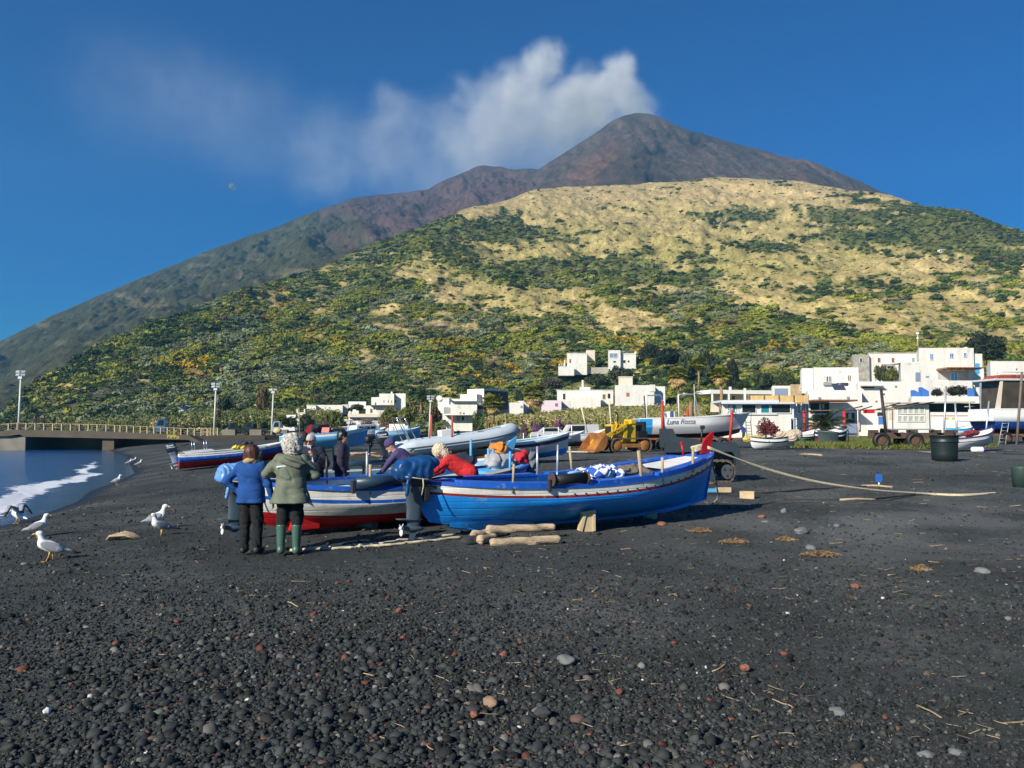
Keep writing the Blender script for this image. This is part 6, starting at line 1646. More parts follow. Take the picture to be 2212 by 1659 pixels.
mb = MB(); q = wl(r, (-.3, -.2, h.H + .3)); mb.ico(q, .26, 2, (1, .8, .8), None, .2); tag(mb.build('float', M('straw_float', (.62, .46, .22), .9)), 'pale straw coloured float on the stern of the light blue boat', 'float')
a = ground(-2.9, 34.5)
r = thing('inflatable_boat', 'grey inflatable boat with steel arch and dark outboard on a cradle behind the men', 'inflatable boat', (-4.75, 33.6, float(gz(-2.9, 34.5)) + .05))
r.rotation_euler = (0, R(-6.5), R(22)); r.scale = (.63, .63, .63)
grey_t = M('inflatable_tube', (0.50, 0.56, 0.61), 0.45, var=.06, scale=2); ribw = M('moulded_white', (.68, .68, .66), .4, var=.06)
LR = 8.6
def tubeline(sd_):
 P = []
 for i in range(34):
  k = i / 33
  if k < .62: P.append(Vector((k / .62 * LR * .66, sd_ * 1.02, 1.05)))
  else:
   a_ = (k - .62) / .38 * PI / 2; P.append(Vector((LR * .66 + LR * .30 * math.sin(a_), sd_ * 1.02 * math.cos(a_) ** .8, 1.05 + .30 * math.sin(a_) ** 2)))
 return P
pa = tubeline(-1); pb = tubeline(1)
path = pa + pb[::-1][1:]
rad = [.08 + .42 * min(1, (i / 4) ** .7) if i < 4 else (.08 + .42 * min(1, ((len(path) - 1 - i) / 4) ** .7) if i > len(path) - 5 else .50) for i in range(len(path))]
mb = MB(); mb.tube(path, rad, 18); mb.build('tube', grey_t, r)
for dz in (.02, -.14):
 mb = MB(); q = [p + Vector((0, (-.50 if p.y < 0 else .50) * (1 if i < 22 or i > len(path) - 23 else .0), dz)) for i, p in enumerate(path)]
 q = []
 for i in range(2, len(path) - 2):
  t_ = (path[i + 1] - path[i - 1]).normalized(); nn = Vector((t_.y, -t_.x, 0)); nn.normalize(); q.append(path[i] + nn * (.50 if dz > 0 else .485) + Vector((0, 0, dz)))
 mb.tube(q, .035 if dz > 0 else .02, 6); mb.build('rubbing_strake', M('strake_dark', (.10, .12, .14), .6), r)
mb = MB(); rows = []
for i in range(15):
 k = i / 14; x = .2 + k * LR * .88; w = .95 * (1 - max(0, k - .55) ** 2 * 4.2); w = max(w, .08); zk = .25 + .85 * max(0, k - .4) ** 2 * 2.4
 rows.append([(x, -w, .95), (x, -w * .75, .62 + .5 * (zk - .25)), (x, 0, zk), (x, w * .75, .62 + .5 * (zk - .25)), (x, w, .95)])
mb.grid(rows, 0, True); mb.add(rows[0], [(0, 1, 2, 3, 4)]); mb.grid([[(a_[0], a_[1], .96) for a_ in (rr[0], rr[2], rr[4])] for rr in rows], 0, False); mb.build('keel_hull', ribw, r)
mb = MB(); mb.bx(3.2, 4.1, -.45, .45, .95, 1.95, 0, .06); o = mb.build('console', ribw, r)
m_ = MB(); m_.prism([(3.95, 1.95), (4.05, 1.95), (3.75, 2.45), (3.68, 2.45)], -.42, .42, 0, 'xz'); m_.build('windscreen', M('smoked_screen', (.10, .12, .13), .1), o)
m_ = MB(); m_.tube([(3.25 + 0, .22 * math.cos(a_), 1.75 + .22 * math.sin(a_)) for a_ in [2 * PI * i / 16 for i in range(16)]], .02, 6, close=True); m_.build('wheel', blackp, o)
mb = MB(); mb.bx(2.1, 2.7, -.5, .5, .95, 1.5, 0, .05); mb.build('seat', ribw, r)
for x in (1.0, 1.5):
 m_ = MB(); m_.tube([(x, -.85, 1.3), (x - .65, -.7, 2.9), (x - .68, -.5, 3.05), (x - .68, .5, 3.05), (x - .65, .7, 2.9), (x, .85, 1.3)], .03, 8); m_.build('arch', steel, r)
for sd_ in (-1, 1):
 m_ = MB(); m_.tube([(.9, sd_ * .5, 3.04 - .0), (.3, sd_ * .5, 3.04)], .03, 6); m_.build('arch_brace', steel, r)
m_ = MB(); m_.tube([(5.9, -1.02, 1.6), (6.6, -.98, 1.66), (7.2, -.9, 1.72)], .025, 6); m_.box((5.7, -1.03, 1.57), (.4, .06, .10)); m_.build('boat_hook', M('hook_pole', (.2, .2, .22), .5), r)
o = outboard('big dark outboard motor on the grey inflatable boat', wl(r, (-.55, 0, .15)), R(22), .88, None, R(-8), shaft=motor_dark)
def cradle(label, c, yaw, L, W_, hs, posts, wheel=.42, pw=.075, name='boat_trailer', wheels=((-.3, -1), (-.3, 1), (.25, -1), (.25, 1)), postm=None):
 t = thing(name, label, 'trailer', c, yaw)
 for sd_ in (-1, 1): m_ = MB(); m_.bx(-L / 2, L / 2, sd_ * W_ / 2 - .06, sd_ * W_ / 2 + .06, hs - .12, hs, 0); m_.build('rail', rustm, t)
 for x in (-.42, 0, .42): m_ = MB(); m_.bx(x * L - .05, x * L + .05, -W_ / 2, W_ / 2, hs - .20, hs - .121); m_.build('cross_beam', rustm, t)
 for (fx, sd_) in wheels: wheel_part(t, (fx * L, sd_ * (W_ / 2 + .22), wheel), wheel, .26)
 for (x, y, z0, z1, ln) in posts:
  m_ = MB(); m_.cyl((x, y, z0), (x + ln, y, z1), pw, n=10); m_.build('post', postm or redpost, t)
 return t
redpost = M('red_oxide_post', (0.42, 0.075, 0.035), 0.75, var=.25, scale=3, wear=.3, wearcol=(.2, .1, .07))
def wheel_part(t, c, rad, w, hub=None, axis='y'):
 c = Vector(c); rm = rotm(R(90), 0, 0) if axis == 'y' else rotm(0, R(90), 0)
 mb = MB(); mb.lathe([(rad * .55, -w / 2), (rad * .88, -w / 2), (rad, -w * .3), (rad, w * .3), (rad * .88, w / 2), (rad * .55, w / 2), (rad * .55, -w / 2)], c, 22, 0, rm); o = mb.build('wheel', rubber, t)
 m_ = MB(); m_.lathe([(0, -w * .3), (rad * .2, -w * .42), (rad * .35, -w * .3), (rad * .56, -w * .42), (rad * .56, w * .42), (rad * .35, w * .3), (rad * .2, w * .42), (0, w * .3)], c, 16, 0, rm); m_.build('rim', hub or rustm, o)
 return o
c = wl(r, (3.4, 0, 0)); c.z = float(gz(c.x, c.y))
cradle('low rusty cradle with red posts under the grey inflatable boat', c, R(22), 3.6, 1.0, .45, [(.0, -.80, .05, 2.1, .07), (-.35, .80, .05, 2.15, .0)], .26, .045)
skin = M('skin', (0.52, 0.28, 0.18), 0.55, var=.10, scale=14)
hair_br = M('hair_auburn', (0.075, 0.022, 0.011), 0.5, var=.5, scale=16, stretch=(2.5, 2.5, .35))
hair_wh = M('hair_white', (0.52, 0.49, 0.43), 0.85, var=.5, scale=34, bump=1.0, bscale=80)
hair_bk = M('hair_black', (0.010, 0.009, 0.009), 0.45, var=.3, scale=20)
hair_gr = M('hair_grey', (0.42, 0.42, 0.42), 0.7, var=.3, scale=30, bump=.5)
hair_db = M('hair_brown', (0.035, 0.022, 0.014), 0.6, var=.3, scale=20)
eye_m = M('eye', (0.02, 0.018, 0.016), 0.2)
def fabric(n, c, r=.9, v=.12, bump=.25, **k): return M(n, c, r, var=v, scale=9, bump=bump, bscale=120, **k)
f_blue = fabric('fleece_blue', (0.006, 0.062, 0.245)); f_green = fabric('oilskin_green', (0.130, 0.150, 0.105), .75, .2); f_black = fabric('black_trousers', (0.007, 0.0075, 0.009)); f_navy = fabric('navy_coat', (0.012, 0.015, 0.030))
f_vest = fabric('quilted_vest', (0.018, 0.030, 0.038), .5, .2); f_purp = fabric('purple_wool', (0.070, 0.052, 0.145)); f_plum = fabric('plum_sleeve', (0.030, 0.020, 0.042)); f_red = fabric('red_fleece', (0.55, 0.020, 0.022)); f_tan = fabric('tan_fleece', (0.42, 0.31, 0.15)); f_indigo = fabric('indigo_trousers', (0.045, 0.038, 0.19)); f_char = fabric('charcoal_trousers', (0.028, 0.030, 0.032)); f_pale = fabric('grey_blue_jacket', (0.28, 0.31, 0.36)); f_shoe = M('dark_shoe', (.02, .018, .016), .6)
boot_g = M('rubber_boot_green', (0.060, 0.125, 0.095), 0.38, var=.15, scale=6)
def V3(*a): return np.array(a, float)
def rx(v, a):
 c, s = math.cos(a), math.sin(a); return V3(v[0], v[1] * c - v[2] * s, v[1] * s + v[2] * c)
def rz(v, a):
 c, s = math.cos(a), math.sin(a); return V3(v[0] * c - v[1] * s, v[0] * s + v[1] * c, v[2])
def person(label, p, face, H, o, bend=0, hb=0, hturn=0, aL=None, aR=None, legs=None, vox=.011, group=None, nm='person'):
 """local frame: looks along +y, its right hand is +x; o says what is worn"""
 k = H / 1.75
 pel = V3(0, 0, .95); T = rx(V3(0, 0, 1), -bend)
 def tor(x, y, z):  # torso coordinates measured from the hips
  return pel + rx(V3(x, y, z), -bend)
 neck = tor(0, -.01, .52); up = rx(V3(0, 0, 1), -(bend * .75 + hb)); fw = rz(rx(V3(0, 1, 0), -(bend * .75 + hb)), hturn)
 sidev = np.cross(fw, up); hc = neck + up * .155 + fw * .025
 aL = aL or ((-.27, 0, 1.14), (-.29, .05, .88)); aR = aR or ((.27, 0, 1.14), (.29, .05, .88))
 legs = legs or ((-.10, .0, 0), (.10, .02, 0))
 sh = [tor(-.175, 0, .475), tor(.175, 0, .475)]
 def grid(pad=.22):
  P = np.array([hc, *[V3(*q) for q in (*aL, *aR)], V3(-.25, 0, 0), V3(.25, .1, 0), tor(-.3, -.2, .5), tor(.3, .2, .5)])
  return SDF(P.min(0) - pad, P.max(0) + pad, vox)
 hr = np.stack([sidev, fw, up], 1)
 g = grid()
 g.ell(hc, (.075, .095, .115), hr, .02).ell(hc - up * .055 + fw * .022, (.055, .07, .07), hr, .03)
 g.cone(hc - up * .06, neck, .052, .058, .03)
 g.cone(hc + fw * .088 + up * .022, hc + fw * .112 - up * .022, .010, .016, .012)
 for s in (-1, 1):
  g.ell(hc + sidev * s * .076 - fw * .005 - up * .005, (.012, .022, .032), hr, .008)
  g.ell(hc + fw * .088 + sidev * s * .032 + up * .02, (.016, .012, .010), hr, .012, True)
 g.ell(hc + fw * .092 - up * .052, (.026, .012, .007), hr, .012).ell(hc + fw * .075 - up * .092, (.03, .025, .022), hr, .02)
 g.ell(tor(0, 0, .36), (.15, .095, .19), rotm(-bend, 0, 0), .05).ell(tor(0, 0, .05), (.15, .10, .14), rotm(-bend, 0, 0), .06).cone(tor(0, 0, .1), tor(0, 0, .4), .11, .12, .05)
 hands = []
 for i, (A, s) in enumerate(((aL, -1), (aR, 1))):
  e, w = V3(*A[0]), V3(*A[1])
  g.cone(sh[i], e, .048, .038, .04).cone(e, w, .038, .026, .03)
  d = w - e; d /= np.linalg.norm(d)
  if len(A) > 2: d = V3(*A[2]); d /= np.linalg.norm(d)
  n = V3(-s, 0, .0) if abs(d[0]) < .8 else V3(0, 0, -1)     # palm looks inwards
  n = n - d * (n @ d); n /= np.linalg.norm(n); sv = np.cross(d, n)
  g.ell(w + d * .05, (.042, .018, .055), np.stack([sv, n, d], 1), .02)
  for q, ln in enumerate((.062, .072, .068, .052)):
   a = w + d * .088 + sv * (q - 1.5) * .021; b = a + d * ln * .55 + n * .010; c = b + d * ln * .35 + n * (.024 + .004 * q)
   g.cone(a - d * .03, b, .0105, .0095, .006).cone(b, c, .0095, .0085, .006)
  a = w + d * .03 + sv * .034 * (1 if True else -1); b = a + d * .035 + sv * .022 + n * .012; g.cone(a - sv * .01, b, .013, .011, .01).cone(b, b + d * .03 + n * .010, .011, .009, .008)
 for q, s in zip(legs, (-1, 1)):
  f = V3(*q); hip = pel + V3(s * .09, 0, -.03); kn = (hip + f + V3(0, 0, .08)) / 2 + V3(s * .005, .03, .02)
  g.cone(hip, kn, .085, .055, .05).cone(kn, f + V3(0, 0, .10), .055, .04, .03).cone(f + V3(0, -.03, .05), f + V3(s * .02, .16, .035), .04, .03, .03)
 def wr(gg): gg.h  # noqa
 root = g.build(nm, o.get('skin', skin)); root.location = p; root.rotation_euler = (0, 0, face); root.scale = (k, k, k)
 tag(root, label, 'person', group)
 for s in (-1, 1):
  m_ = MB(); m_.ico(hc + fw * .083 + sidev * s * .032 + up * .02, .012, 1); m_.build('eye', eye_m, root)
 j = o
 g = grid(); g.ell(pel + V3(0, 0, .0), (.165, .115, .12), None, .05)
 tw = j.get('tw', 1.0); tz = j.get('tz', .07)
 for q, s in zip(legs, (-1, 1)):
  f = V3(*q); hip = pel + V3(s * .09, -.005, -.03); kn = (hip + f + V3(0, 0, .08)) / 2 + V3(s * .005, .03, .02)
  g.cone(hip, kn, .108, .080 * tw, .05).cone(kn, f + V3(0, 0, tz + .02), .080 * tw, .068 * tw, .03)
 g.wob(.014, (8, 8, 6), None, 3); g.cut((0, 0, -1), -tz)
 if bend > .3: pass
 g.build('trousers', j['trousers'], root)
 g = grid(); jw = j.get('jw', 1.0); hem = j.get('hem', .84)
 g.ell(tor(0, -.01, .36), (.205 * jw, .135 * jw, .17), rotm(-bend, 0, 0), .06).cone(tor(-.13, 0, .43), tor(.13, 0, .43), .085, .085, .06)
 g.cone(tor(0, 0, .40), tor(0, .0, .08), .145 * jw, .145 * jw, .06)
 for s in (-1, 1):
  b0 = tor(s * .07 * jw, 0, .05); b1 = tor(s * .085 * jw, 0, hem - .95) if bend < .3 else tor(s * .085, 0, max(hem - .95, -.04))
  g.cone(tor(s * .08, 0, .38), b0, .125 * jw, .135 * jw, .06).cone(b0, b1, .135 * jw, (.150 + j.get('flare', 0)) * jw, .05)
 if not j.get('vest'):
  for A, s_ in ((aL, 0), (aR, 1)):
   e, w = V3(*A[0]), V3(*A[1]); g.cone(sh[s_], e, .072 * j.get('sw', 1), .060 * j.get('sw', 1), .05).cone(e, w + (e - w) * .06, .060 * j.get('sw', 1), .047 * j.get('sw', 1), .03)
 sd = j.get('seed', 1); quilt = j.get('vest')
 if quilt: g.wob(.006, None, lambda x, y, z: np.sin(z * 62) * .6 + (vnoise(x * 9, z * 9, 3) - .5) * 2)
 else: g.wob(j.get('fold', .010), (7, 7, 6), None, sd)
 g.cut((0, 0, -1), -hem) if bend < .3 else None
 g.cone(neck + T * .02, neck + T * .0, .07, .07, .02) if j.get('collar') else None
 jo = g.build('vest' if quilt else 'jacket', j['jacket'], root)
 if quilt:
  g = grid()
  for A, s_ in ((aL, 0), (aR, 1)):
   e, w = V3(*A[0]), V3(*A[1]); g.cone(sh[s_], e, .078, .066, .04).cone(e, w + (e - w) * .05, .066, .048, .03)
  g.cone(neck, neck + up * .05, .075, .07, .02); g.wob(.010, (9, 9, 7), None, 5); g.build('pullover', j['sleeve'], root)
 for q, s in zip(legs, (-1, 1)):
  f = V3(*q); bh = j.get('boot', 0)
  g = SDF(f + V3(-.13, -.14, -.02), f + V3(.13, .27, .16 + bh), vox)
  g.cone(f + V3(0, -.04, .05), f + V3(s * .02, .15, .045), .052, .046, .03).cone(f + V3(0, -.02, .06), f + V3(0, -.01, .10 + bh), .056, .058 + .02 * (bh > 0), .03).cut((0, 0, -1), .004)
  if bh: g.cut((0, 0, 1), .10 + bh)
  g.build('boot' if bh else 'shoe', j.get('shoes', f_shoe), root)
 st = j.get('hair'); hm_ = j.get('hairmat')
 if st:
  g = SDF(hc - .42, hc + .36, min(vox, .010))
  if st == 'curly':
   g.ell(hc + up * .05 - fw * .03, (.160, .160, .145), hr, .03).ell(hc - fw * .085 - up * .05, (.145, .10, .14), hr, .04)
   g.wob(.013, None, lambda x, y, z: (vnoise(x * 52 + y * 33, z * 52 - y * 27, 3) + vnoise(y * 58 - x * 25, z * 47 + x * 32, 8) - 1) * 1.9 + (vnoise(x * 15 + z * 9, y * 15, 6) - .5))
   g.ell(hc + fw * .115 - up * .03, (.075, .075, .11), hr, .02, True)
  elif st == 'bob':
   g.ell(hc + up * .035 - fw * .025, (.122, .130, .122), hr, .03).ell(hc - fw * .06 - up * .07, (.128, .085, .15), hr, .04)
   for s in (-1, 1): g.cone(hc + sidev * s * .085, hc + sidev * s * .098 - up * .20 - fw * .03, .045, .035, .03)
   g.wob(.010, None, lambda x, y, z: (vnoise(x * 55, z * 6 + y * 30, 3) - .5) * 1.8 + (vnoise(y * 45, z * 7, 5) - .5))
   g.ell(hc + fw * .12 - up * .04, (.07, .075, .12), hr, .02, True)
  else:
   g.ell(hc + up * .032 - fw * .022, (.092, .104, .105), hr, .02).ell(hc - fw * .05 - up * .03, (.082, .06, .08), hr, .03)
   g.wob(.007, None, lambda x, y, z: (vnoise(x * 45 + z * 20, y * 45, 4) - .5) * 2)
   g.ell(hc + fw * .11 - up * .045, (.10, .078, .095), hr, .015, True)
  g.build('hair', hm_, root)
 if j.get('beard'):
  g = SDF(hc - .2, hc + .2, min(vox, .009)); g.ell(hc + fw * .062 - up * .085, (.055, .048, .045), hr, .02); g.ell(hc + fw * .115 - up * .05, (.02, .03, .014), hr, .01, True); g.build('beard', j['beard'], root)
 if j.get('hat'):
  g = SDF(hc - .3, hc + .3, min(vox, .010)); g.ell(hc + up * .055 - fw * .01, (.104, .122, .114), hr, .02); g.cut(tuple(-up), float(-(up @ (hc + up * .012)))); ho = g.build('woolly_hat', j['hat'], root)
 if j.get('glasses'):
  m_ = MB()
  for s in (-1, 1): m_.box(hc + fw * .106 + sidev * s * .036 + up * .02, (.055, .008, .034), Matrix(hr.tolist())); m_.box(hc + fw * .05 + sidev * s * .080 + up * .024, (.006, .11, .010), Matrix(hr.tolist()))
  m_.box(hc + fw * .108 + up * .024, (.03, .008, .010), Matrix(hr.tolist())); m_.build('glasses', blackp, root)
 if j.get('scarf'):
  g = SDF(neck - .25, neck + .25, min(vox, .010));
  for a in range(14):
   t = a / 14 * 6.283; b = (a + 1) / 14 * 6.283; g.cone(neck + sidev * .088 * math.cos(t) + fw * .078 * math.sin(t) + up * (.035 - .012 * math.sin(t)), neck + sidev * .088 * math.cos(b) + fw * .078 * math.sin(b) + up * (.035 - .012 * math.sin(b)), .046, .046, .02)
  g.wob(.010, (22, 22, 30), None, 4); g.build('collar', j['scarf'], root)
 if j.get('hood'):
  g = SDF(neck - .42, neck + .36, min(vox, .012)); c = tor(.03, -.13, .44)
  g.ell(c, (.17, .075, .075), None, .03).ell(c + V3(.06, -.02, -.06), (.14, .05, .05), None, .03); g.wob(.02, None, lambda x, y, z: np.sin(z * 60 + x * 22)); g.build('hood', j['hood'], root)
  m_ = MB(); a = [tor(x, -.155 - .01 * abs(x), .36 + .10 * x) for x in (-.19, -.12, -.05, .03)]; m_.tube(a, .016, 6); m_.build('reflective_band', M('reflective', (.62, .66, .70), .5), root)
 root['_h'] = 0; del root['_h']
 return root
def gpt(x, y, dz=0): q = ground(x, y); q.z += dz; return q
q = gpt(-3.92, 12.55, .02)
person('person with auburn hair in a blue fleece jacket, hand on hip, seen from behind', q, R(-6), 1.60, dict(jacket=f_blue, trousers=f_black, hair='bob', hairmat=hair_br, scarf=f_tan, hem=.82, tw=1.08, jw=1.06, fold=.009, tz=.03), hturn=R(-14),
 aL=((-.41, -.06, 1.17), (-.22, .0, .99), (.6, .5, -.5)), aR=((.29, -.02, 1.13), (.335, .05, .86)), legs=((-.11, 0, 0), (.11, .02, 0)))
q = gpt(-3.29, 12.40, .02)
person('person with curly white hair in a green oilskin and green rubber boots, seen from behind', q, R(6), 1.72, dict(jacket=f_green, trousers=f_black, hair='curly', hairmat=hair_wh, hem=.76, flare=.045, jw=1.10, sw=1.15, fold=.012, boot=.34, shoes=boot_g, tz=.42, tw=1.15, hood=f_green, seed=4), bend=R(5), hb=R(10), hturn=R(16),
 aL=((-.37, .02, 1.19), (-.14, .27, 1.17), (.8, .5, 0)), aR=((.37, .04, 1.17), (.13, .30, 1.12), (-.8, .5, 0)), legs=((-.13, .02, 0), (.10, 0, 0)))
q = gpt(-4.10, 16.35, .03)
person('person with short brown hair and sunglasses in a grey blue jacket, half hidden', q, R(-55), 1.74, dict(jacket=f_pale, trousers=f_char, hair='short', hairmat=hair_db, glasses=1, seed=6), hb=R(4))
q = gpt(-3.84, 15.98)
mg = person('person with grey hair and beard in a dark navy coat holding a white bag', q, R(168), 1.74, dict(jacket=f_navy, trousers=f_char, hair='short', hairmat=hair_gr, beard=hair_gr, glasses=1, hem=.80, jw=1.12, sw=1.1, seed=7), hb=R(16),
 aL=((-.31, .03, 1.17), (-.16, .24, 1.30), (.3, .3, .8)), aR=((.32, .03, 1.16), (.06, .22, 1.14), (-.9, .3, 0)))
m_ = MB(); c = wl(mg, (-.045, .20, 1.515)); m_.cyl(c, c + Vector((.04, -.06, -.05)), .006, n=6); o = tag(m_.build('cigarette', white2), 'white cigarette in the mouth of the grey haired person', 'cigarette')
g = SDF((-.2, -.15, -.36), (.2, .15, .34), .01); g.ell((.02, 0, -.13), (.11, .06, .15), None, .03).cone((0, 0, .0), (-.02, 0, .28), .035, .015, .03).wob(.014, (14, 14, 14), None, 8)
o = g.build('carrier_bag', M('bag_plastic', (.62, .68, .74), .35, var=.1)); c = wl(mg, (-.155, .26, 1.06)); o.location = c; tag(o, 'thin white carrier bag hanging from the hand of the grey haired person', 'bag')
q = gpt(-3.36, 16.38)
person('person with black hair in a dark vest and indigo trousers standing in profile', q, R(-78), 1.79, dict(jacket=f_vest, vest=1, sleeve=f_plum, trousers=f_indigo, hair='short', hairmat=hair_bk, hem=.98, tw=1.15, jw=1.05), hb=R(8),
 aR=((.25, -.02, 1.14), (.25, .06, .88)), aL=((-.25, .0, 1.14), (-.24, .07, .88)))
q = gpt(-1.98, 17.02, .06)
person('person in a purple woolly hat and purple pullover bending over the third boat', q, R(96), 1.72, dict(jacket=f_purp, trousers=f_char, hat=f_purp, beard=hair_gr, seed=9), bend=R(52), hb=R(-8),
 aL=((-.16, .52, 1.08), (-.05, .68, .86)), aR=((.16, .50, 1.06), (.05, .70, .84)))
q = gpt(-.80, 15.40, .10)
person('person with curly pale hair in a red jacket bending over the bright blue boat', q, R(92), 1.64, dict(jacket=f_red, trousers=f_char, hair='curly', hairmat=M('hair_blond_grey', (.66, .56, .40), .8, var=.35, scale=30, bump=.9, bscale=70), seed=12, sw=1.15, jw=1.05), bend=R(62), hb=R(-10),
 aL=((-.22, .62, 1.02), (-.14, .84, .88)), aR=((.22, .56, .98), (.12, .80, .86)))
def far(label, u, v, d, face, H, o, **k):
 p = at(u, v, d); return person(label, p, face, H, o, vox=.03, **k)
b0 = dict(jacket=M('far_blue_top', (.02, .06, .30), .9), trousers=f_char, hair='short', hairmat=hair_bk)
p = gp(744, 440.5, 40); person('person in blue crouching beside the bow of the white motorboat', p, R(110), 1.7, b0, bend=R(35), legs=((-.1, .05, .0), (.1, .05, .0)), vox=.03)
o_ = ground(45.0, 79.0)
person('person in a dark jacket stooping behind the white boat with the fender', (at(979, 437, 78)), R(20), 1.7, dict(jacket=f_navy, trousers=f_pale, hair='short', hairmat=hair_gr), bend=R(55), vox=.03)
for (u, lab, c) in ((34.5, 'person in dark clothes with a yellow bag on the left part of the bridge', f_char), (43.5, 'person in black leaning on the left part of the bridge railing', f_black)):
 person(lab, at(u, 430.2, 99.6), R(150), 1.7, dict(jacket=c, trousers=f_black, hair='short', hairmat=hair_bk), vox=.03)
for (u, lab, c) in ((393, 'person in pale clothes beside the small boats left of the inflatable', fabric('pale_shirt', (.5, .5, .5))), (401, 'person in a light blue shirt next to the one in pale clothes', fabric('light_shirt', (.25, .4, .6)))):
 person(lab, gp(u, 437.5, 40), R(160), 1.68, dict(jacket=c, trousers=f_char, hair='short', hairmat=hair_db), vox=.03)
g_white = M('gull_white', (0.78, 0.77, 0.75), 0.8, var=.06, scale=8); g_grey = M('gull_grey', (0.26, 0.28, 0.31), 0.8, var=.12, scale=10); g_yel = M('gull_yellow', (0.72, 0.42, 0.04), 0.6, var=.1); g_blk = M('gull_black', (.015, .015, .017), .7)
def gull(label, p, yaw, s=1.0, spread=None, walk=.02, neck=0):
 g = SDF((-.36, -.13, .10), (.26, .13, .50), .007)
 hd = V3(.135 + neck, 0, .405)
 g.ell((.0, 0, .215), (.165, .078, .080), rotm(0, R(-22), 0), .03).cone((-.10, 0, .175), (-.30, 0, .125), .05, .016, .04).cone((.09, 0, .255), hd - V3(.015, 0, .02), .058, .038, .04).ell(hd, (.050, .038, .036), None, .02)
 r = g.build('gull', g_white); r.location = p; r.rotation_euler = (0, 0, yaw); r.scale = (s, s, s); tag(r, label, 'gull', 'gulls on the beach')
 mb = MB(); mb.tube([hd + V3(.04, 0, -.004), hd + V3(.075, 0, -.008), hd + V3(.098, 0, -.020)], [.013, .010, .003], 7); mb.build('beak', g_yel, r)
 for sd_ in (-1, 1):
  mb = MB(); mb.ico(hd + V3(.018, sd_ * .034, .010), .007, 1); mb.build('eye', eye_m, r)
  if not spread:
   w = SDF((-.38, -.13, .08), (.2, .13, .36), .007); w.ell((-.03, sd_ * .068, .215), (.155, .022, .062), rotm(0, R(-22), 0), .02).cone((-.12, sd_ * .06, .18), (-.31, sd_ * .018, .125), .030, .010, .02); w.build('wing', g_grey, r)
   mb = MB(); mb.tube([(-.25, sd_ * .03, .147), (-.34, sd_ * .012, .118), (-.40, 0, .105)], [.016, .012, .003], 6); mb.build('wing_tip', g_blk, r)
  mb = MB(); x = walk * sd_; mb.tube([(-.01, sd_ * .032, .17), (-.015 + x * .5, sd_ * .034, .085), (x, sd_ * .034, .008)], [.014, .0075, .0065], 6)
  for a in (-.5, 0, .5): mb.tube([(x, sd_ * .034, .008), (x + .06 * math.cos(a), sd_ * .034 + .06 * math.sin(a), .004)], .005, 5)
  mb.build('leg', g_yel, r)
  if spread: wing_part(r, sd_, spread)
 return r
def wing_part(r, sd_, a, z=.26):
 rows = []; N_ = 14
 for i in range(N_ + 1):
  k = i / N_; y = .05 + .62 * k; lift = a[0] * math.sin(min(1, k / .45) * PI / 2) - a[1] * max(0, k - .42) ** 1.3; ch = (.20 * (1 - k) ** .45 + .02); x0 = .06 + .06 * math.sin(k * PI) - .10 * max(0, k - .4)
  rows.append([(x0, sd_ * y * a[2], z + lift), (x0 - ch * .4, sd_ * y * a[2], z + lift + .014), (x0 - ch, sd_ * y * a[2], z + lift - .01), (x0 - ch * .4, sd_ * y * a[2], z + lift - .004), (x0, sd_ * y * a[2], z + lift)])
 mb = MB(); mb.grid(rows[:-3], 0, True); o = mb.build('wing', g_grey, r); mb = MB(); mb.grid(rows[-4:], 0, True); mb.build('wing_tip', g_blk, o)
gull('gull with one wing raised at the edge of the water, leftmost of all', gp(17.3, 523.5), R(165), 1.0, (.20, .55, .62))
gull('gull facing right with grey folded wings, left of the foremost gull', gp(38, 537.5), R(15), 1.02)
gull('foremost gull, facing left with dark grey wings, lowest in the photo', gp(49.5, 562), R(-160), 1.05, walk=.04)
gull('gull turned towards the camera in front of its taller neighbour', gp(160.5, 537), R(-135), .98)
gull('tall gull looking right, standing just behind the one facing the camera', gp(157, 529.5), R(-5), 1.10, neck=.01)
gull('lone gull walking on the wet sand above the nearer gulls', gp(117, 485.2), R(-8), 1.0)
gull('small far gull at the wash, left of a group of three', gp(129, 465.2), R(10), 1.0)
gull('far gull partly hidden in the middle of the group of three', gp(133.8, 463.2), R(40), .98)
gull('far gull on the right side of the group of three', gp(138.8, 467), R(20), 1.05)
g = SDF((-.36, -.13, -.15), (.34, .13, .2), .008); g.ell((0, 0, 0), (.20, .07, .068), None, .03).cone((-.1, 0, 0), (-.30, 0, .01), .05, .02, .04).cone((.1, 0, .01), (.24, 0, .02), .055, .036, .04).ell((.25, 0, .02), (.048, .036, .035), None, .02)
r = g.build('gull', g_white); r.location = at(184, 411, 41); r.rotation_euler = (R(8), R(10), R(-118)); tag(r, 'gull in flight with spread wings above the bridge', 'gull')
mb = MB(); mb.tube([(.285, 0, .015), (.33, 0, .0)], [.012, .004], 6); mb.build('beak', g_yel, r)
for sd_ in (-1, 1): wing_part(r, sd_, (.22, .42, .98), .03)
def px(u, v, y0=3.5): return gp(u, v, y0)
def tubeobj(name, pts, r, mat, label, cat, n=6, group=None):
 mb = MB(); mb.tube(pts, r, n); return tag(mb.build(name, mat), label, cat, group)
def wavy(P, k, a, seed):
 rr = random.Random(seed); out = []
 for i in range(len(P) - 1):
  for j in range(k):
   p = P[i].lerp(P[i + 1], j / k); out.append(p + Vector((rr.uniform(-a, a), rr.uniform(-a, a), rr.uniform(0, a * .3))))
 return out + [P[-1]]
drift = M('driftwood', (0.46, 0.345, 0.22), 0.9, var=.5, scale=9, bump=1.0, bscale=30, stretch=(.22, 1.4, 1.4))
crate_w = M('crate_wood', (0.55, 0.42, 0.25), 0.8, var=.22, scale=6, bump=.3)
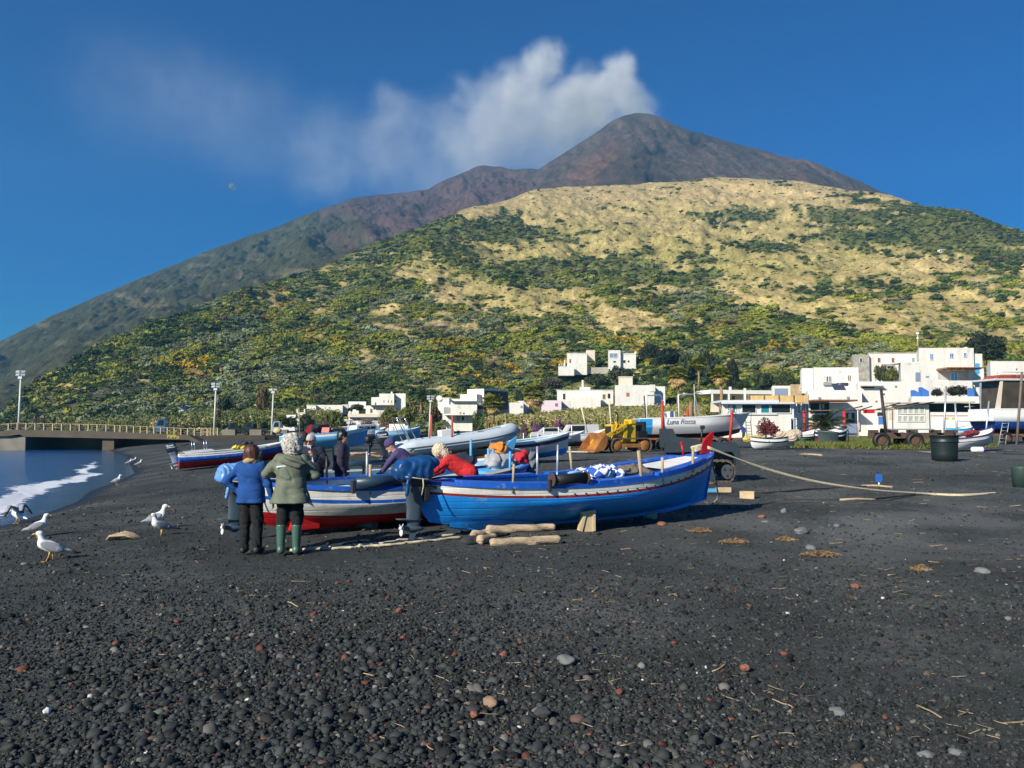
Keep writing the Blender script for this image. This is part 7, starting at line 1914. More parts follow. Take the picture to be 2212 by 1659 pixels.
def log(label, u0, v0, u1, v1, r, z, seed, flat=.8):
 r *= .84
 a, b_ = px(u0, v0), px(u1, v1); a.z += z; b_.z += z
 s = SDF(np.minimum(a, b_) - .2, np.maximum(a, b_) + .2, .013); s.cone(np.array(a), np.array(b_), r, r * .9, .02)
 s.wob(.020, None, lambda x, y, z: (vnoise(x * 5 + seed, y * 9 + z * 9, seed) - .5) * 1.6 + np.sin(z * 70 + y * 50) * .25)
 o = s.build('driftwood_log', drift); return tag(o, label, 'driftwood', 'driftwood baulks in front of the bright blue boat')
log('longest pale driftwood baulk at the front of the pile', 494, 547.0, 557, 543.5, .085, .06, 1)
log('pale baulk on top of the pile, its right end frayed', 490, 540.5, 552, 537.5, .085, .17, 2)
log('short thick driftwood piece at the left of the pile', 481, 545.5, 493, 542.5, .09, .08, 3)
log('rear baulk of the pile sticking out to the left', 474, 539.5, 500, 536.5, .08, .09, 4)
def rock(u, v, wpx, mat, label, fl=.55, seed=0, rot=0, name='stone', sx=1.0):
 p = px(u, v); w = wpx / F * p.y / 2
 mb = MB(); mb.ico((0, 0, 0), w, 3, (sx, .8, fl), None, .32, 0, True, seed); o = mb.build(name, mat); o.location = p + Vector((0, 0, w * fl * .45)); o.rotation_euler = (0, 0, rot); return tag(o, label, 'stone')
st_w = M('stone_pale', (.50, .43, .33), .9, var=.2, bump=.5, bscale=30); st_g = M('stone_grey', (.16, .165, .165), .85, var=.2, bump=.4, bscale=40); st_r = M('stone_red', (.24, .09, .06), .9, var=.25, bump=.5, bscale=40); st_b = M('stone_brown', (.26, .17, .11), .9, var=.3, bump=.5, bscale=30); st_d = M('stone_dark', (.035, .038, .04), .85, var=.2, bump=.5, bscale=30)
for (u, v, w, m_, lab, fl, n_) in (
 (650, 518.5, 17, st_w, 'pale angular stone beside the keel of the bright blue boat', .6, 'stone'), (640, 523.5, 15, st_d, 'dark stone left of the pale angular stone', .5, 'stone'), (662, 525.5, 10, st_r, 'reddish stone right of the dark stone', .5, 'stone'),
 (762, 519, 8, st_r, 'rounded red stone on the open sand right of the bright blue boat', .7, 'stone'), (766, 523, 9, st_g, 'flat grey stone just below the rounded red stone', .4, 'stone'), (784, 513.5, 8, st_g, 'leaning grey slab right of the rounded red stone', .9, 'stone'), (801, 533, 16, st_g, 'largest flat grey stone in the middle of the open sand', .45, 'stone'), (811, 549.5, 12, st_g, 'oval grey stone just above the brown weed patch', .5, 'stone'), (837, 527, 8, st_g, 'small flat grey stone right of the largest flat stone', .5, 'stone'), (982, 573.5, 13, st_g, 'light grey boulder at the right among straw', .6, 'stone'), (855, 588, 9, st_r, 'red stone below the brown weed patch', .6, 'stone'),
 (566, 663, 18, st_g, 'pale grey oblong cobble below the middle of the photo', .55, 'cobble'), (543, 716, 14, st_d, 'round black cobble near the bottom centre', .8, 'cobble'), (838, 715, 15, st_g, 'grey cobble heading a cluster of rounded cobbles at lower right', .7, 'cobble'), (745, 670, 10, st_r, 'red brown cobble right of the pale oblong one', .7, 'cobble'), (926, 759, 15, st_g, 'grey cobble at the bottom edge on the right', .7, 'cobble'), (957, 757, 13, st_g, 'grey cobble at the bottom right corner beside another', .7, 'cobble'), (490, 705, 14, st_b, 'brown cobble beside the red one near the bottom centre', .75, 'cobble'), (474, 716, 9, st_r, 'bright red cobble left of the brown one', .75, 'cobble'), (47, 713, 9, bwhite2, 'white bleached stone at the lower left', .7, 'cobble'), (504, 657, 10, st_r, 'reddish cobble left of the pale oblong one', .7, 'cobble'),
 (515, 530.5, 16, st_b, 'brown stone wedged behind the driftwood pile', .6, 'stone'), (500, 533, 14, st_b, 'flatter brown stone left of the wedged one', .45, 'stone'), (470, 545, 22, st_d, 'black rock at the left end of the driftwood pile', .5, 'stone')):
 rock(u, v, w, m_, lab, fl, int(u + v), u * .37, n_, 1.25 if w > 11 else 1.0)
p = px(588, 531.5); r = thing('boat_prop', 'small wooden trestle propping the side of the bright blue boat', 'prop', p, R(12))
mb = MB(); mb.box((.02, 0, .16), (.20, .05, .33)); mb.build('board', crate_w, r); mb = MB(); mb.box((-.10, .03, .17), (.055, .16, .34), (0, R(14), 0)); mb.build('strut', crate_w, r); mb = MB(); mb.box((.0, .02, .335), (.24, .18, .045), (0, R(-8), 0)); mb.build('cap', crate_w, r); mb = MB(); mb.box((.10, .02, .15), (.045, .14, .29)); mb.build('strut', crate_w, r)
mb = MB(); a, b_ = px(354, 529), px(374, 531); mb.tube([a + Vector((0, .1, .10)), b_ + Vector((0, .1, .10))], [.10, .09], 10); tag(mb.build('log', M('grey_log', (.16, .16, .15), .9, var=.3)), 'round grey log chocked under the white boat with the red bottom', 'log')
for (u, v, w, h_, d_, m_, lab, yaw) in ((711.5, 493, .26, .11, .16, M('two_tone', (.10, .36, .62), .7), 'blue painted wooden block under the bow line', .1), (723.5, 492.5, .36, .13, .20, crate_w, 'pale wooden block beside the blue painted block', .08)):
 p = px(u, v); mb = MB(); mb.box((0, 0, h_ / 2), (w, d_, h_), None, 0, .012); o = mb.build('wooden_block', m_, None, p, yaw); tag(o, lab, 'block')
p = px(747.5, 499); r = thing('wooden_box', 'small open wooden box standing alone right of the blue boat', 'box', p, R(-22))
for (c, dd) in (((0, -.10, .09), (.32, .02, .17)), ((0, .10, .09), (.32, .02, .17)), ((-.16, 0, .09), (.02, .18, .18)), ((.16, 0, .09), (.02, .18, .18)), ((0, 0, .01), (.28, .18, .02))):
 m_ = MB(); m_.box(c, dd); m_.build('side_board', crate_w, r)
bt = wl(BLUE, (BL * .985, 0, BLh.sheer(1) + .05))
for k, dz in enumerate((0, .045)):
 P = [bt + Vector((.05, 0, .04 + dz * .6)), at(760, 466.5 + dz * 20, 17.6), at(813, 480.6 + dz * 16, 18.2), at(870, 489.5 + dz * 10, 18.8)] + [px(926, 494.6 + dz * 14) + Vector((0, 0, .03)), px(962, 495.5 + dz * 20) + Vector((0, 0, .02)), px(997 - k * 8, 493.8 + dz * 20) + Vector((0, 0, .02))]
 Q = []
 for i in range(len(P) - 1):
  p0, p1, p2, p3 = P[max(i - 1, 0)], P[i], P[i + 1], P[min(i + 2, len(P) - 1)]
  for j in range(8):
   t = j / 8; Q.append(.5 * ((2 * p1) + (p2 - p0) * t + (2 * p0 - 5 * p1 + 4 * p2 - p3) * t * t + (3 * p1 - p0 - 3 * p2 + p3) * t ** 3))
 Q.append(P[-1])
 tubeobj('mooring_rope', Q, .019, rope_m, 'upper strand of the pale mooring rope from the bow of the blue boat' if k == 0 else 'lower strand of the pale mooring rope from the bow of the blue boat', 'rope')
mb = MB()
for k in range(4): mb.tube([bt + Vector((-.14 + (.11 + .012 * k) * math.cos(a), .07 * math.sin(a) + .05 * math.cos(a), .0 + .028 * k + .03 * math.cos(a))) for a in [2 * PI * i / 20 for i in range(20)]], .022, 6, close=True)
tag(mb.build('rope_coil', rope_m), 'pale rope lashed in coils round the red bow blade of the blue boat', 'rope')
f_ = px(716, 504); tubeobj('rope_end', [bt + Vector((.10, -.03, -.05)), bt.lerp(f_, .35) + Vector((.10, 0, 0)), bt.lerp(f_, .8) + Vector((.09, 0, 0)), f_ + Vector((.02, 0, .1)), px(711, 507) + Vector((0, 0, .03))], .017, M('grey_rope', (.22, .26, .25), .9), 'grey green rope end hanging from the bow of the blue boat', 'rope')
P = wavy([px(291, 552), px(340, 550), px(378, 547.5), px(420, 543.5), px(462, 539)], 9, .035, 3); tubeobj('rope', [q + Vector((0, 0, .02)) for q in P], .022, rope_m, 'pale rope lying on the sand from the green boots to the blue boat', 'rope')
P = wavy([px(318, 550), px(345, 547.5), px(372, 546), px(405, 541.5), px(455, 536)], 9, .05, 5); tubeobj('rope', [q + Vector((0, 0, .02)) for q in P], .020, rope_m, 'frayed second rope lying just behind the pale rope', 'rope')
dk = M('tarred_rope', (.030, .028, .024), .9, var=.3)
tubeobj('hawser', [q + Vector((0, 0, .02)) for q in wavy([px(708, 494), px(760, 494.5), px(810, 490), px(866, 487.5)], 8, .03, 7)], .022, dk, 'dark tarred rope lying on the sand behind the wooden box', 'rope')
tubeobj('hawser', [q + Vector((0, 0, .02)) for q in wavy([px(785, 501), px(830, 501.5), px(880, 499.5), px(915, 495.5)], 8, .03, 8)], .020, dk, 'dark rope lying on the sand below the mooring rope', 'rope')
for (a, b_, rr_, lab) in (((840, 501.5), (875, 501), .028, 'white stick lying on the sand under the mooring rope'), ((862, 487), (893, 488.6), .03, 'pale broken pole beside the blue marker'), ((700, 489 - 3), (716, 485), .02, 'thin pale stick behind the painted blocks'), ((918, 452.5), (950, 454.5), .04, 'pale plank lying on the dark sand left of the black tub'), ((800, 455), (822, 456), .05, 'bleached branch on the sand below the grass')):
 p, q = px(*a), px(*b_); tubeobj('stick', [p + Vector((0, 0, .03)), (p + q) / 2 + Vector((0, .02, .05)), q + Vector((0, 0, .03))], rr_, drift, lab, 'stick')
p = px(879, 487); r = thing('marker', 'small blue and white marker on a white stake stuck in the sand', 'marker', p)
mb = MB(); mb.cyl((0, 0, -.1), (0, 0, .18), .018, n=8); mb.build('stake', bwhite2, r); mb = MB(); mb.prism([(-.09, .14), (.05, .12), (.10, .22), (.08, .34), (-.08, .36)], -.02, .02, 0, 'xz'); mb.build('flag', M('marker_blue', (.02, .12, .45), .6), r)
def weed(label, u, v, wpx, seed):
 p = px(u, v); w = wpx / F * p.y / 2; rr = random.Random(seed); mb = MB()
 for k in range(170):
  a, q = rr.uniform(0, 6.28), rr.random() ** .6 * w; c = Vector((math.cos(a) * q, math.sin(a) * q * .7, rr.random() * .07 * (1 - q / w) + .01)); d = Vector((rr.uniform(-1, 1), rr.uniform(-1, 1), rr.uniform(-.2, .5))) * .06
  mb.tube([c - d * .7, c + Vector((0, 0, .012)), c + d * .7], [.003, .005, .002], 4, k % 3)
 o = mb.build('seaweed', [M('weed_straw', (.33, .22, .10), .8, var=.4), M('weed_brown', (.20, .10, .04), .8, var=.4), M('weed_yellow', (.26, .18, .08), .8)]); o.location = p; tag(o, label, 'seaweed')
weed('round heap of brown dried weed in the middle of the open sand', 735, 543, 30, 1); weed('long heap of brown dried weed below the oval grey stone', 821, 555.5, 38, 2); weed('small pale weed tuft right of the two brown heaps', 921, 571, 20, 3); weed('weed wisp between the two brown heaps', 786, 541, 20, 4); weed('weed scrap left of the round brown heap', 700, 532, 22, 5)
p = px(124, 541); mb = MB(); rr = random.Random(4)
for k in range(5): mb.tube([(-.30 + .04 * k, .02 * k, .02), (-.22 + .05 * k, .03 * k - .06, .09 + .015 * k), (.05 + .02 * k, .04 * k - .08, .11), (.24 + .01 * k, .03 * k - .05, .03)], [.02, .024, .022, .012], 6)
o = mb.build('driftwood_root', drift, None, p); tag(o, 'pale twisted driftwood root on the sand between the gulls', 'driftwood')
yel = M('machine_yellow', (0.72, 0.45, 0.022), 0.55, var=.15, scale=3, wear=.5, wearcol=(.24, .13, .05)); rustb = M('bucket_rust', (0.34, 0.14, 0.035), 0.8, var=.45, scale=2.2, bump=.4, bscale=14); slate = M('slate_paint', (0.024, 0.038, 0.048), 0.5, var=.15, scale=3); iron = M('track_iron', (0.13, 0.10, 0.075), .8, metal=.3, var=.4, scale=6)
def track(r, L, rad, w, y, mat, shoe, name='track'):
 mb = MB(); prof = []
 n = 26; per = 2 * L + 2 * PI * rad
 for i in range(n * 2):
  s = per * i / (n * 2)
  if s < L: q = (s - L / 2, -rad, 0)
  elif s < L + PI * rad: a = (s - L) / rad; q = (L / 2 + rad * math.sin(a), -rad * math.cos(a), a)
  elif s < 2 * L + PI * rad: q = (L / 2 - (s - L - PI * rad), rad, PI)
  else: a = (s - 2 * L - PI * rad) / rad; q = (-L / 2 - rad * math.sin(a), rad * math.cos(a), PI + a)
  mb.box((q[0], y, q[1] + rad), (per / (n * 2) * .92, w, shoe if i % 2 else shoe * .55), (0, -q[2], 0))
 return mb.build(name, mat, r)
p = px(620, 452.8); r = thing('crawler_loader', 'old yellow crawler loader with a rusty bucket beside the white motorboat', 'loader', (p.x + .35, p.y + .9, float(gz(p.x, p.y + .9))), R(26)); r.scale = (1.12, 1.12, 1.12)
for sd_ in (-1, 1):
 o = track(r, 1.75, .36, .30, sd_ * .62, iron, .07)
 for x in (-.86, .86): m_ = MB(); m_.lathe([(0, -.10), (.24, -.10), (.30, -.06), (.30, .06), (.24, .10), (0, .10)], (x, sd_ * .62, .37), 18, 0, rotm(R(90), 0, 0)); m_.build('sprocket', rustb, o)
 m_ = MB(); m_.bx(-.7, .7, sd_ * .62 - .08, sd_ * .62 + .08, .26, .46); m_.build('track_frame', rustb, o)
 m_ = MB(); m_.prism([(-.15, 1.45), (-.05, 1.55), (-1.35, .95), (-1.75, .45), (-1.65, .32), (-1.3, .75), (-.2, 1.30)], sd_ * .50 - .045, sd_ * .50 + .045, 0, 'xz'); m_.build('lift_arm', yel, r)
 m_ = MB(); m_.cyl((-.35, sd_ * .42, .75), (-1.05, sd_ * .45, 1.0), .05, n=8); m_.build('ram', M('ram_steel', (.3, .3, .3), .4, metal=.6), r)
 m_ = MB(); m_.prism([(-.35, .55), (-.15, .55), (-.02, 1.62), (-.22, 1.62)], sd_ * .42 - .05, sd_ * .42 + .05, 0, 'xz'); m_.build('upright', yel, r)
 m_ = MB(); m_.cyl((-1.02, sd_ * .34, .50), (-.62, sd_ * .36, 1.50), .035, n=8); m_.build('guard_brace', yel, r)
mb = MB(); mb.bx(-.95, .55, -.34, .34, .5, 1.46, 0, .05); mb.build('hood', yel, r); mb = MB(); mb.bx(-.99, -.955, -.27, .27, .62, 1.36); mb.build('grille', M('grille_dark', (.02, .02, .018), .7), r)
mb = MB(); mb.bx(.56, 1.2, -.45, .45, .55, 1.1, 0, .04); mb.bx(1.0, 1.15, -.4, .4, 1.1, 1.6, 0, .03); mb.build('seat', blackp, r); mb = MB(); mb.bx(.2, .55, -.38, .38, 1.461, 1.72, 0, .05); mb.build('dashboard', yel, r)
mb = MB(); mb.tube([(-.3, .1, 1.44), (-.3, .1, 1.95), (-.36, .1, 2.06), (-.46, .1, 2.08)], .04, 8); mb.build('exhaust', blackp, r)
mb = MB(); pr = [(-1.62, 1.02), (-1.50, .70), (-1.55, .35), (-1.75, .12), (-2.35, .02), (-2.36, .05), (-1.80, .17), (-1.62, .38), (-1.57, .70), (-1.68, 1.0)]; mb.prism(pr, -.80, .80, 0, 'xz'); o = mb.build('bucket', rustb, r)
for sd_ in (-1, 1): m_ = MB(); m_.prism([(-1.60, 1.0), (-1.52, .7), (-1.57, .36), (-1.77, .13), (-2.35, .03), (-1.95, .62)], sd_ * .80 - .02, sd_ * .80 + .02, 0, 'xz'); m_.build('bucket_side', rustb, o)
c = wl(r, (0, 0, 0)); t_ = text_mb('FIATALLIS', .15, M('worn_black', (.03, .025, .02), .8), 'lettering', r, (-.72, -.555, 1.13), (R(90), R(-25), 0), 0, .003)
p = px(702, 482.5); r = thing('tracked_carrier', 'small dark slate tracked carrier behind the bow of the bright blue boat', 'tracked machine', (p.x, p.y + .4, float(gz(p.x, p.y + .4))), R(-4)); r.scale = (1.12, 1.1, 1.42)
for sd_ in (-1, 1):
 o = track(r, 1.25, .225, .24, sd_ * .42, iron, .055)
 for x in (-.62, .66):
  m_ = MB(); m_.lathe([(0, -.06), (.135, -.06), (.15, -.03), (.15, .05), (0, .05)], (x, sd_ * .52, .225), 24, 0, rotm(R(90), 0, 0), False); w_ = m_.build('sprocket', M('sprocket_grey', (.05, .06, .065), .6), o)
  if sd_ < 0:
   for k in range(3): a_ = k * 2.094 + .5; h_ = MB(); h_.cyl((x + .085 * math.cos(a_), -.575, .225 + .085 * math.sin(a_)), (x + .085 * math.cos(a_), -.585, .225 + .085 * math.sin(a_)), .026, n=10); h_.build('hole_dark_disc', blackp, o)  # black discs on the sprocket paint the dark inside its holes
 for x in (-.28, .0, .28): m_ = MB(); m_.cyl((x, sd_ * .42 - .1, .12), (x, sd_ * .42 + .1, .12), .09, n=12); m_.build('roller', slate, o)
 m_ = MB(); m_.prism([(-.95, .62), (-.95, .84), (.86, .84), (.96, .78), (1.0, .66), (1.0, .36), (.88, .36), (.86, .56), (.78, .64), (-.1, .64)], sd_ * .42 - .17, sd_ * .42 + .17, 0, 'xz'); m_.build('fender', slate, r)
mb = MB(); mb.bx(-.9, .85, -.24, .24, .32, .80, 0, .03); mb.build('chassis', slate, r)
mb = MB(); mb.prism([(-1.02, .72), (-1.02, 1.12), (-.72, 1.12), (-.62, .95), (-.05, .90), (-.05, .72)], -.30, .30, 0, 'xz'); mb.build('seat', slate, r); mb = MB(); mb.bx(-.85, -.45, -.26, .26, .4, .715); mb.build('locker', M('slate_light', (.035, .052, .055), .6), r)
mb = MB(); mb.tube([(.02, -.3, .8), (.06, -.3, 1.12)], .025, 8); mb.box((.065, -.3, 1.15), (.12, .08, .08), None, 0, .015); mb.build('lever', blackp, r)
mb = MB(); mb.tube([(.35 + .12 * math.cos(a), -.2, .84 + .12 * math.sin(a)) for a in [PI * i / 8 for i in range(9)]], .015, 6); mb.build('hoop', steel, r)
G_ = px(690, 449.6)
yw = R(5); d0 = G_.y + .6
st_ = at(636, 440, d0); st_.z = float(gz(st_.x, d0))
r = thing('motorboat', 'white open motorboat with blue stern and metal arches high on a trailer', 'motorboat', (st_.x, d0, st_.z + .62), 0); r.rotation_euler = (0, R(-1.5), yw)
LL = 7.1; h = Hull(LL, 2.3, 1.36, [(0, 0), (.24, 1), (.97, 2)], .22, .0, .30, 'transom', .42, bowrake=.09, flare=.10, full=2.4)
h.build(r, [bblack, bwhite2, M('boat_edge_grey', (.45, .45, .46), .5)], inner=bwhite2, gun=bwhite2, gunw=.12)
for sd_ in (-1, 1):
 m_ = MB(); rows = []
 for i in range(5):
  t = .001 + .115 * i / 4; rows.append([h.pt(t, g, sd_) + Vector((0, sd_ * .012, 0)) for g in (.25, .45, .6, .8, .955)])
 m_.grid(rows, 0, True); m_.build('blue_panel', M('stern_blue', (.02, .30, .68), .4, var=.06), r)
m_ = MB(); a = h.pt(0, .25, 1); b_ = h.pt(0, .955, 1); m_.box((-.02, 0, (a.z + b_.z) / 2), (.03, 2 * b_.y * .96, b_.z - a.z)); m_.build('transom_panel', M('stern_blue', (.02, .3, .68), .4), r)
for (x0, x1, lean) in ((.55, 2.0, .16), (2.6, 4.2, .25)):
 m_ = MB(); z0 = h.H - .1; m_.tube([(x0 - .02, -.85, z0), (x0, -.8, z0 + 1.45), (x0 + .05, -.8, z0 + 1.52), (x1 - .15, .7, z0 + 1.58), (x1 - .08, .75, z0 + 1.5), (x1 + lean, .85, z0)], .045, 8); m_.build('arch', bwhite2, r)
m_ = MB(); m_.tube([(.48, -.82, h.H), (.42, -.8, h.H + 1.4)], .04, 8); m_.build('furled_awning', blackp, r)
m_ = MB(); m_.cyl((3.95, .2, h.H), (3.95, .2, h.H + 2.1), .02, n=6); m_.build('antenna', bwhite2, r)
m_ = MB(); m_.bx(2.0, 2.5, -.4, .4, .5, 1.75, 0, .06); o = m_.build('console', bwhite2, r); m_ = MB(); m_.lathe([(.14, -.02), (.18, 0), (.14, .02), (.14, -.02)], (1.97, 0, 1.5), 16, 0, rotm(0, R(80), 0)); m_.build('wheel', blackp, o)
m_ = MB()
for q in (0, .5): m_.tube([(5.9 + q, -.35, 1.3), (5.9 + q, -.35, 1.75), (6.05 + q, -.3, 1.9), (6.2 + q, -.2, 1.75), (6.2 + q, -.2, 1.3)], .025, 6)
m_.build('bow_rail', steel, r)
c = h.pt(.36, .80, -1); a0 = h.pt(.28, .8, -1); a1 = h.pt(.44, .8, -1)
text_mb('Luna Rossa', .42, M('silver_lettering', (.16, .18, .22), .5), 'boat_name', r, (c.x, c.y - .03, c.z), (R(87), -math.atan2(a1.z - a0.z, a1.x - a0.x), math.atan2(a1.y - a0.y, a1.x - a0.x)), .4, .004, spacing=.95)
o_ = outboard('big blue grey outboard motor on the stern of the white motorboat', wl(r, (-.42, -.1, -.62)), yw, 1.18, None, 0, shaft=motor_dark, cowl=M('cowl_blue_grey', (.035, .055, .08), .3)); o_.scale = (1.5, 1.45, 1.25); text_mb('YAMAHA', .075, white2, 'maker_name', o_, (.02, -.19, 1.45), (R(90), 0, 0), 0, .003)
c = wl(r, (3.1, 0, 0)); c.z = float(gz(c.x, c.y))
t = cradle('rusty boat trailer with tall red posts under the white motorboat', c, yw, 6.4, 1.7, .72, [(-1.72, -1.16, .5, 3.02, .03), (2.62, -.98, .35, 2.5, .22), (.62, 1.2, .5, 2.6, .0)], .36, .085, wheels=((-.28, -1), (-.28, 1), (.34, -1), (.34, 1)), postm=M('trailer_red_post', (.46, .035, .02), .65, var=.2, wear=.3, wearcol=(.2, .09, .05)))
r = thing('access_ladder', 'dark steel ladder with white hoops under the bow of the white motorboat', 'ladder', px(750, 442.5, 40), R(5))
mb = MB()
for sd_ in (-.22, .22): mb.tube([(sd_, 0, 0), (sd_, .35, 1.85)], .03, 6)
mb.build('stile', blackp, r)
for k in range(7): m_ = MB(); m_.cyl((-.22, .05 + k * .045, .2 + k * .25), (.22, .05 + k * .045, .2 + k * .25), .022, n=6); m_.build('rung', rustm, r)
for sd_ in (-.35, .25): m_ = MB(); m_.tube([(sd_, .35, 1.8), (sd_, .3, 2.5), (sd_ - .12, .3, 2.66), (sd_ - .25, .3, 2.6), (sd_ - .3, .3, 2.3)], .025, 6); m_.build('hoop', steel, r)
W1 = [(0, 0), (.30, 1), (.70, 2), (.76, 3), (.88, 1)]
r, L, h = skiff('white boat with dark blue and red stripe lying between the inflatable and the loader', (-2.2, 36.2), (2.55, 38.0), 1.7, .80, W1, [bblue, bwhite2, bmaroon, bnavy], bwhite2, bpale, (.05, .22), R(2), name='rowing_boat')
r, L, h = skiff('white boat with green bottom behind the white striped boat', (1.3, 58.5), (5.2, 60), 1.6, .65, [(0, 0), (.3, 1)], [bgreen, bwhite2], bwhite2, bwhite2, (.05, .25))
for k in (.2, .45, .7): h.pole(r, k, -1, .7, .04, bwhite2, 'post')
r, L, h = skiff('white boat with maroon bottom half hidden by the rusty bucket', (3.9, 59.5), (7.2, 61.5), 1.6, .85, [(0, 0), (.42, 1)], [bmaroon, bwhite2], bwhite2, bwhite2, (.05, .2))
r, L, h = skiff('black hulled boat in front of the white van', (4.9, 69), (9.6, 70.5), 1.8, .75, [(0, 0), (.8, 1)], [bblack, M('boat_edge_grey', (.45, .45, .46), .5)], woodd, woodd, (.1, .3), sheer=(.25, .2))
h.pole(r, .25, -1, 2.3, .06, cream, 'mast', (-.2, 0)); h.pole(r, .68, -1, 2.4, .06, cream, 'mast', (-.03, 0))
r, L, h = skiff('white boat with navy bottom between the woolly hat and the inflatable', (-6.0, 42.5), (-2.6, 43.6), 1.7, .7, [(0, 0), (.38, 1), (.86, 2)], [bnavy, bwhite2, bblue], bwhite2, bpale, (.05, .2))
r, L, h = skiff('pale cabin boat with dark windows behind the dark haired person', (-15.0, 76), (-12.0, 78.5), 2.2, .8, [(0, 0), (.5, 1)], [blight, bwhite2], bwhite2, bpale, (.3, .4), name='cabin_boat'); mb = MB(); mb.prism([(.5, .78), (.6, 1.35), (2.6, 1.42), (3.1, .9)], -.7, .7, 0, 'xz'); o = mb.build('cabin', bwhite2, r)
for x in (.8, 1.4, 2.0): m_ = MB(); m_.bx(x, x + .5, -.72, .72, 1.0, 1.25); m_.build('window', darkgl_shade, o)
r, L, h = skiff('light blue boat with tarpaulin right of the cabin boat', (-12.0, 74), (-8.4, 76), 1.8, .9, [(0, 0), (.7, 1)], [blight, bpale], bpale, bpale, (.2, .35))
p = px(369.5, 452, 20); outboard('black outboard motor standing alone on the sand left of the woolly hat', ground((369.5 - 512) / F * 44, 44), R(70), .72, M('black_cover', (.012, .014, .014), .5), 0, seed=11)
r, L, h = skiff('small white and black boat with a beige net on it beside the steel ladder', (14.3, 49.5), (17.0, 50.2), 1.5, .62, [(0, 0), (.55, 1), (.68, 2), (.82, 0)], [bwhite2, bblack, bwhite2], bblack, bwhite2, (.05, .1))
cloth('fishing_net', 'beige fishing net heaped over the small white and black boat', 'net', M('net_beige', (.50, .42, .30), .95, var=.3, scale=9, bump=.8, bscale=40), r, (L * .86, -.25, .52), (.7, .75, .6), 41, rot=.4)
cloth('fishing_net', 'yellow net and blue rope heap behind the steel ladder', 'net', M('net_yellow', (.52, .40, .10), .95, var=.4, scale=9, bump=.8, bscale=40), r, (L * .2, .9, .4), (.8, .5, .45), 42, rot=.4)
r, L, h = skiff('green bottomed white boat near the grass left of the covered boat', (19.0, 57.5), (21.6, 58.5), 1.6, .7, [(0, 0), (.62, 1), (.75, 2)], [bgreen, bblack, bwhite2], bwhite2, bwhite2, (.08, .15))
r, L, h = skiff('navy boat half wrapped in dark green covers on the grass', (20.6, 56.3), (23.0, 57.2), 1.7, .85, [(0, 0), (.4, 1), (.62, 2), (.72, 1)], [bmaroon, bnavy, bwhite2], bwhite2, bwhite2, (.08, .15))
cov = M('cover_green_black', (.016, .032, .030), .7, var=.3, bump=.4, bscale=12)
for (t0, t1) in ((.0, .42), (.82, 1.0)):
 m_ = MB(); rows = []
 for i in range(9):
  t = max(.02, t0 + (t1 - t0) * i / 8) if t1 < 1 else t0 + (.985 - t0) * i / 8; c0 = h.top(t, 1, 0); b0_ = max(abs(c0.y), .08); rows.append([(c0.x, -b0_ - .06, .10 + .05 * math.sin(i * 2.1)), (c0.x, -b0_ - .05, c0.z), (c0.x, 0, c0.z + .10), (c0.x, b0_ + .05, c0.z), (c0.x, b0_ + .06, .15)])
 m_.grid(rows, 0, True); m_.build('cover', cov, r)
r, L, h = skiff('small light blue and white boat with a thin mast by the terrace house', (39.6, 75.5), (42.4, 76.5), 1.6, .75, [(0, 0), (.7, 1)], [bwhite2, sky_b], sky_b, bwhite2, (.25, .35)); h.pole(r, .7, -1, 2.6, .03, cream, 'mast', (-.05, 0)); m_ = MB(); p = h.top(.7, -1, .03); m_.cyl(p + Vector((-.7, 0, 1.9)), p + Vector((.5, 0, 1.9)), .03, n=6); m_.build('yard', cream, r)
r, L, h = skiff('white boat with purple rail and red engine, tilted up behind the black tub', (22.7, 43.5), (26.2, 45.3), 1.5, .66, [(0, 0), (.62, 1), (.68, 0)], [bwhite2, bblack], M('purple_rail', (.12, .05, .13), .5), bwhite2, (.02, .28), R(-2), sheer=(.3, .0)); cloth('engine', 'red engine and ropes lying in the boat with the purple rail', 'engine', M('engine_red', (.22, .03, .03), .6, var=.6, scale=8), r, (L * .5, -.1, .70), (.6, .35, .25), 51, rot=.5)
p = px(978, 452.3, 20); r = thing('boat_fender', 'white cylindrical boat fender with a purple end lying on the sand', 'fender', p + Vector((0, 0, .14)), R(-8)); mb = MB(); mb.lathe([(.0, -.34), (.10, -.33), (.14, -.28), (.145, .0), (.145, .22)], (0, 0, 0), 16, 0, rotm(0, R(90), 0)); mb.build('body', bwhite2, r); mb = MB(); mb.lathe([(.146, .22), (.13, .32), (.06, .37), (0, .38)], (0, 0, 0), 16, 0, rotm(0, R(90), 0)); mb.build('end_cap', M('fender_purple', (.10, .08, .30), .5), r)
d = 60; a = at(981, 440, d); r = thing('cabin_cruiser', 'large white and blue boat with open wheelhouse at the right edge', 'boat', (a.x, d, float(gz(a.x, d)) + .75), R(6))
h = Hull(9.0, 3.2, 1.75, [(0, 0), (.16, 1), (.48, 2)], .5, 0, .4, 'transom', .42, ns=24, full=2.2); h.build(r, [bblack, bblue2, bwhite2], inner=bwhite2, gun=bwhite2, gunw=.15)
mb = MB(); mb.bx(-1.0, .1, -1.35, 1.35, .86, 1.02, 0, .03); mb.build('swim_platform', bwhite2, r)
mb = MB(); mb.bx(.3, 6.5, -1.3, 1.3, 3.75, 3.9, 0, .04); o = mb.build('wheelhouse_roof', M('roof_white', (.6, .6, .6), .5), r); mb = MB(); mb.prism([(.9, 1.7), (1.0, 3.75), (5.2, 3.75), (5.6, 1.7)], -1.15, 1.15, 0, 'xz'); mb.build('wheelhouse', M('smoked_brown', (.07, .055, .04), .25, var=.4, scale=1), r); mb = MB(); mb.prism([(5.0, 1.6), (4.8, 3.7), (5.6, 3.7), (6.6, 1.6)], -1.2, 1.2, 0, 'xz'); mb.build('side_frame', bwhite2, r)
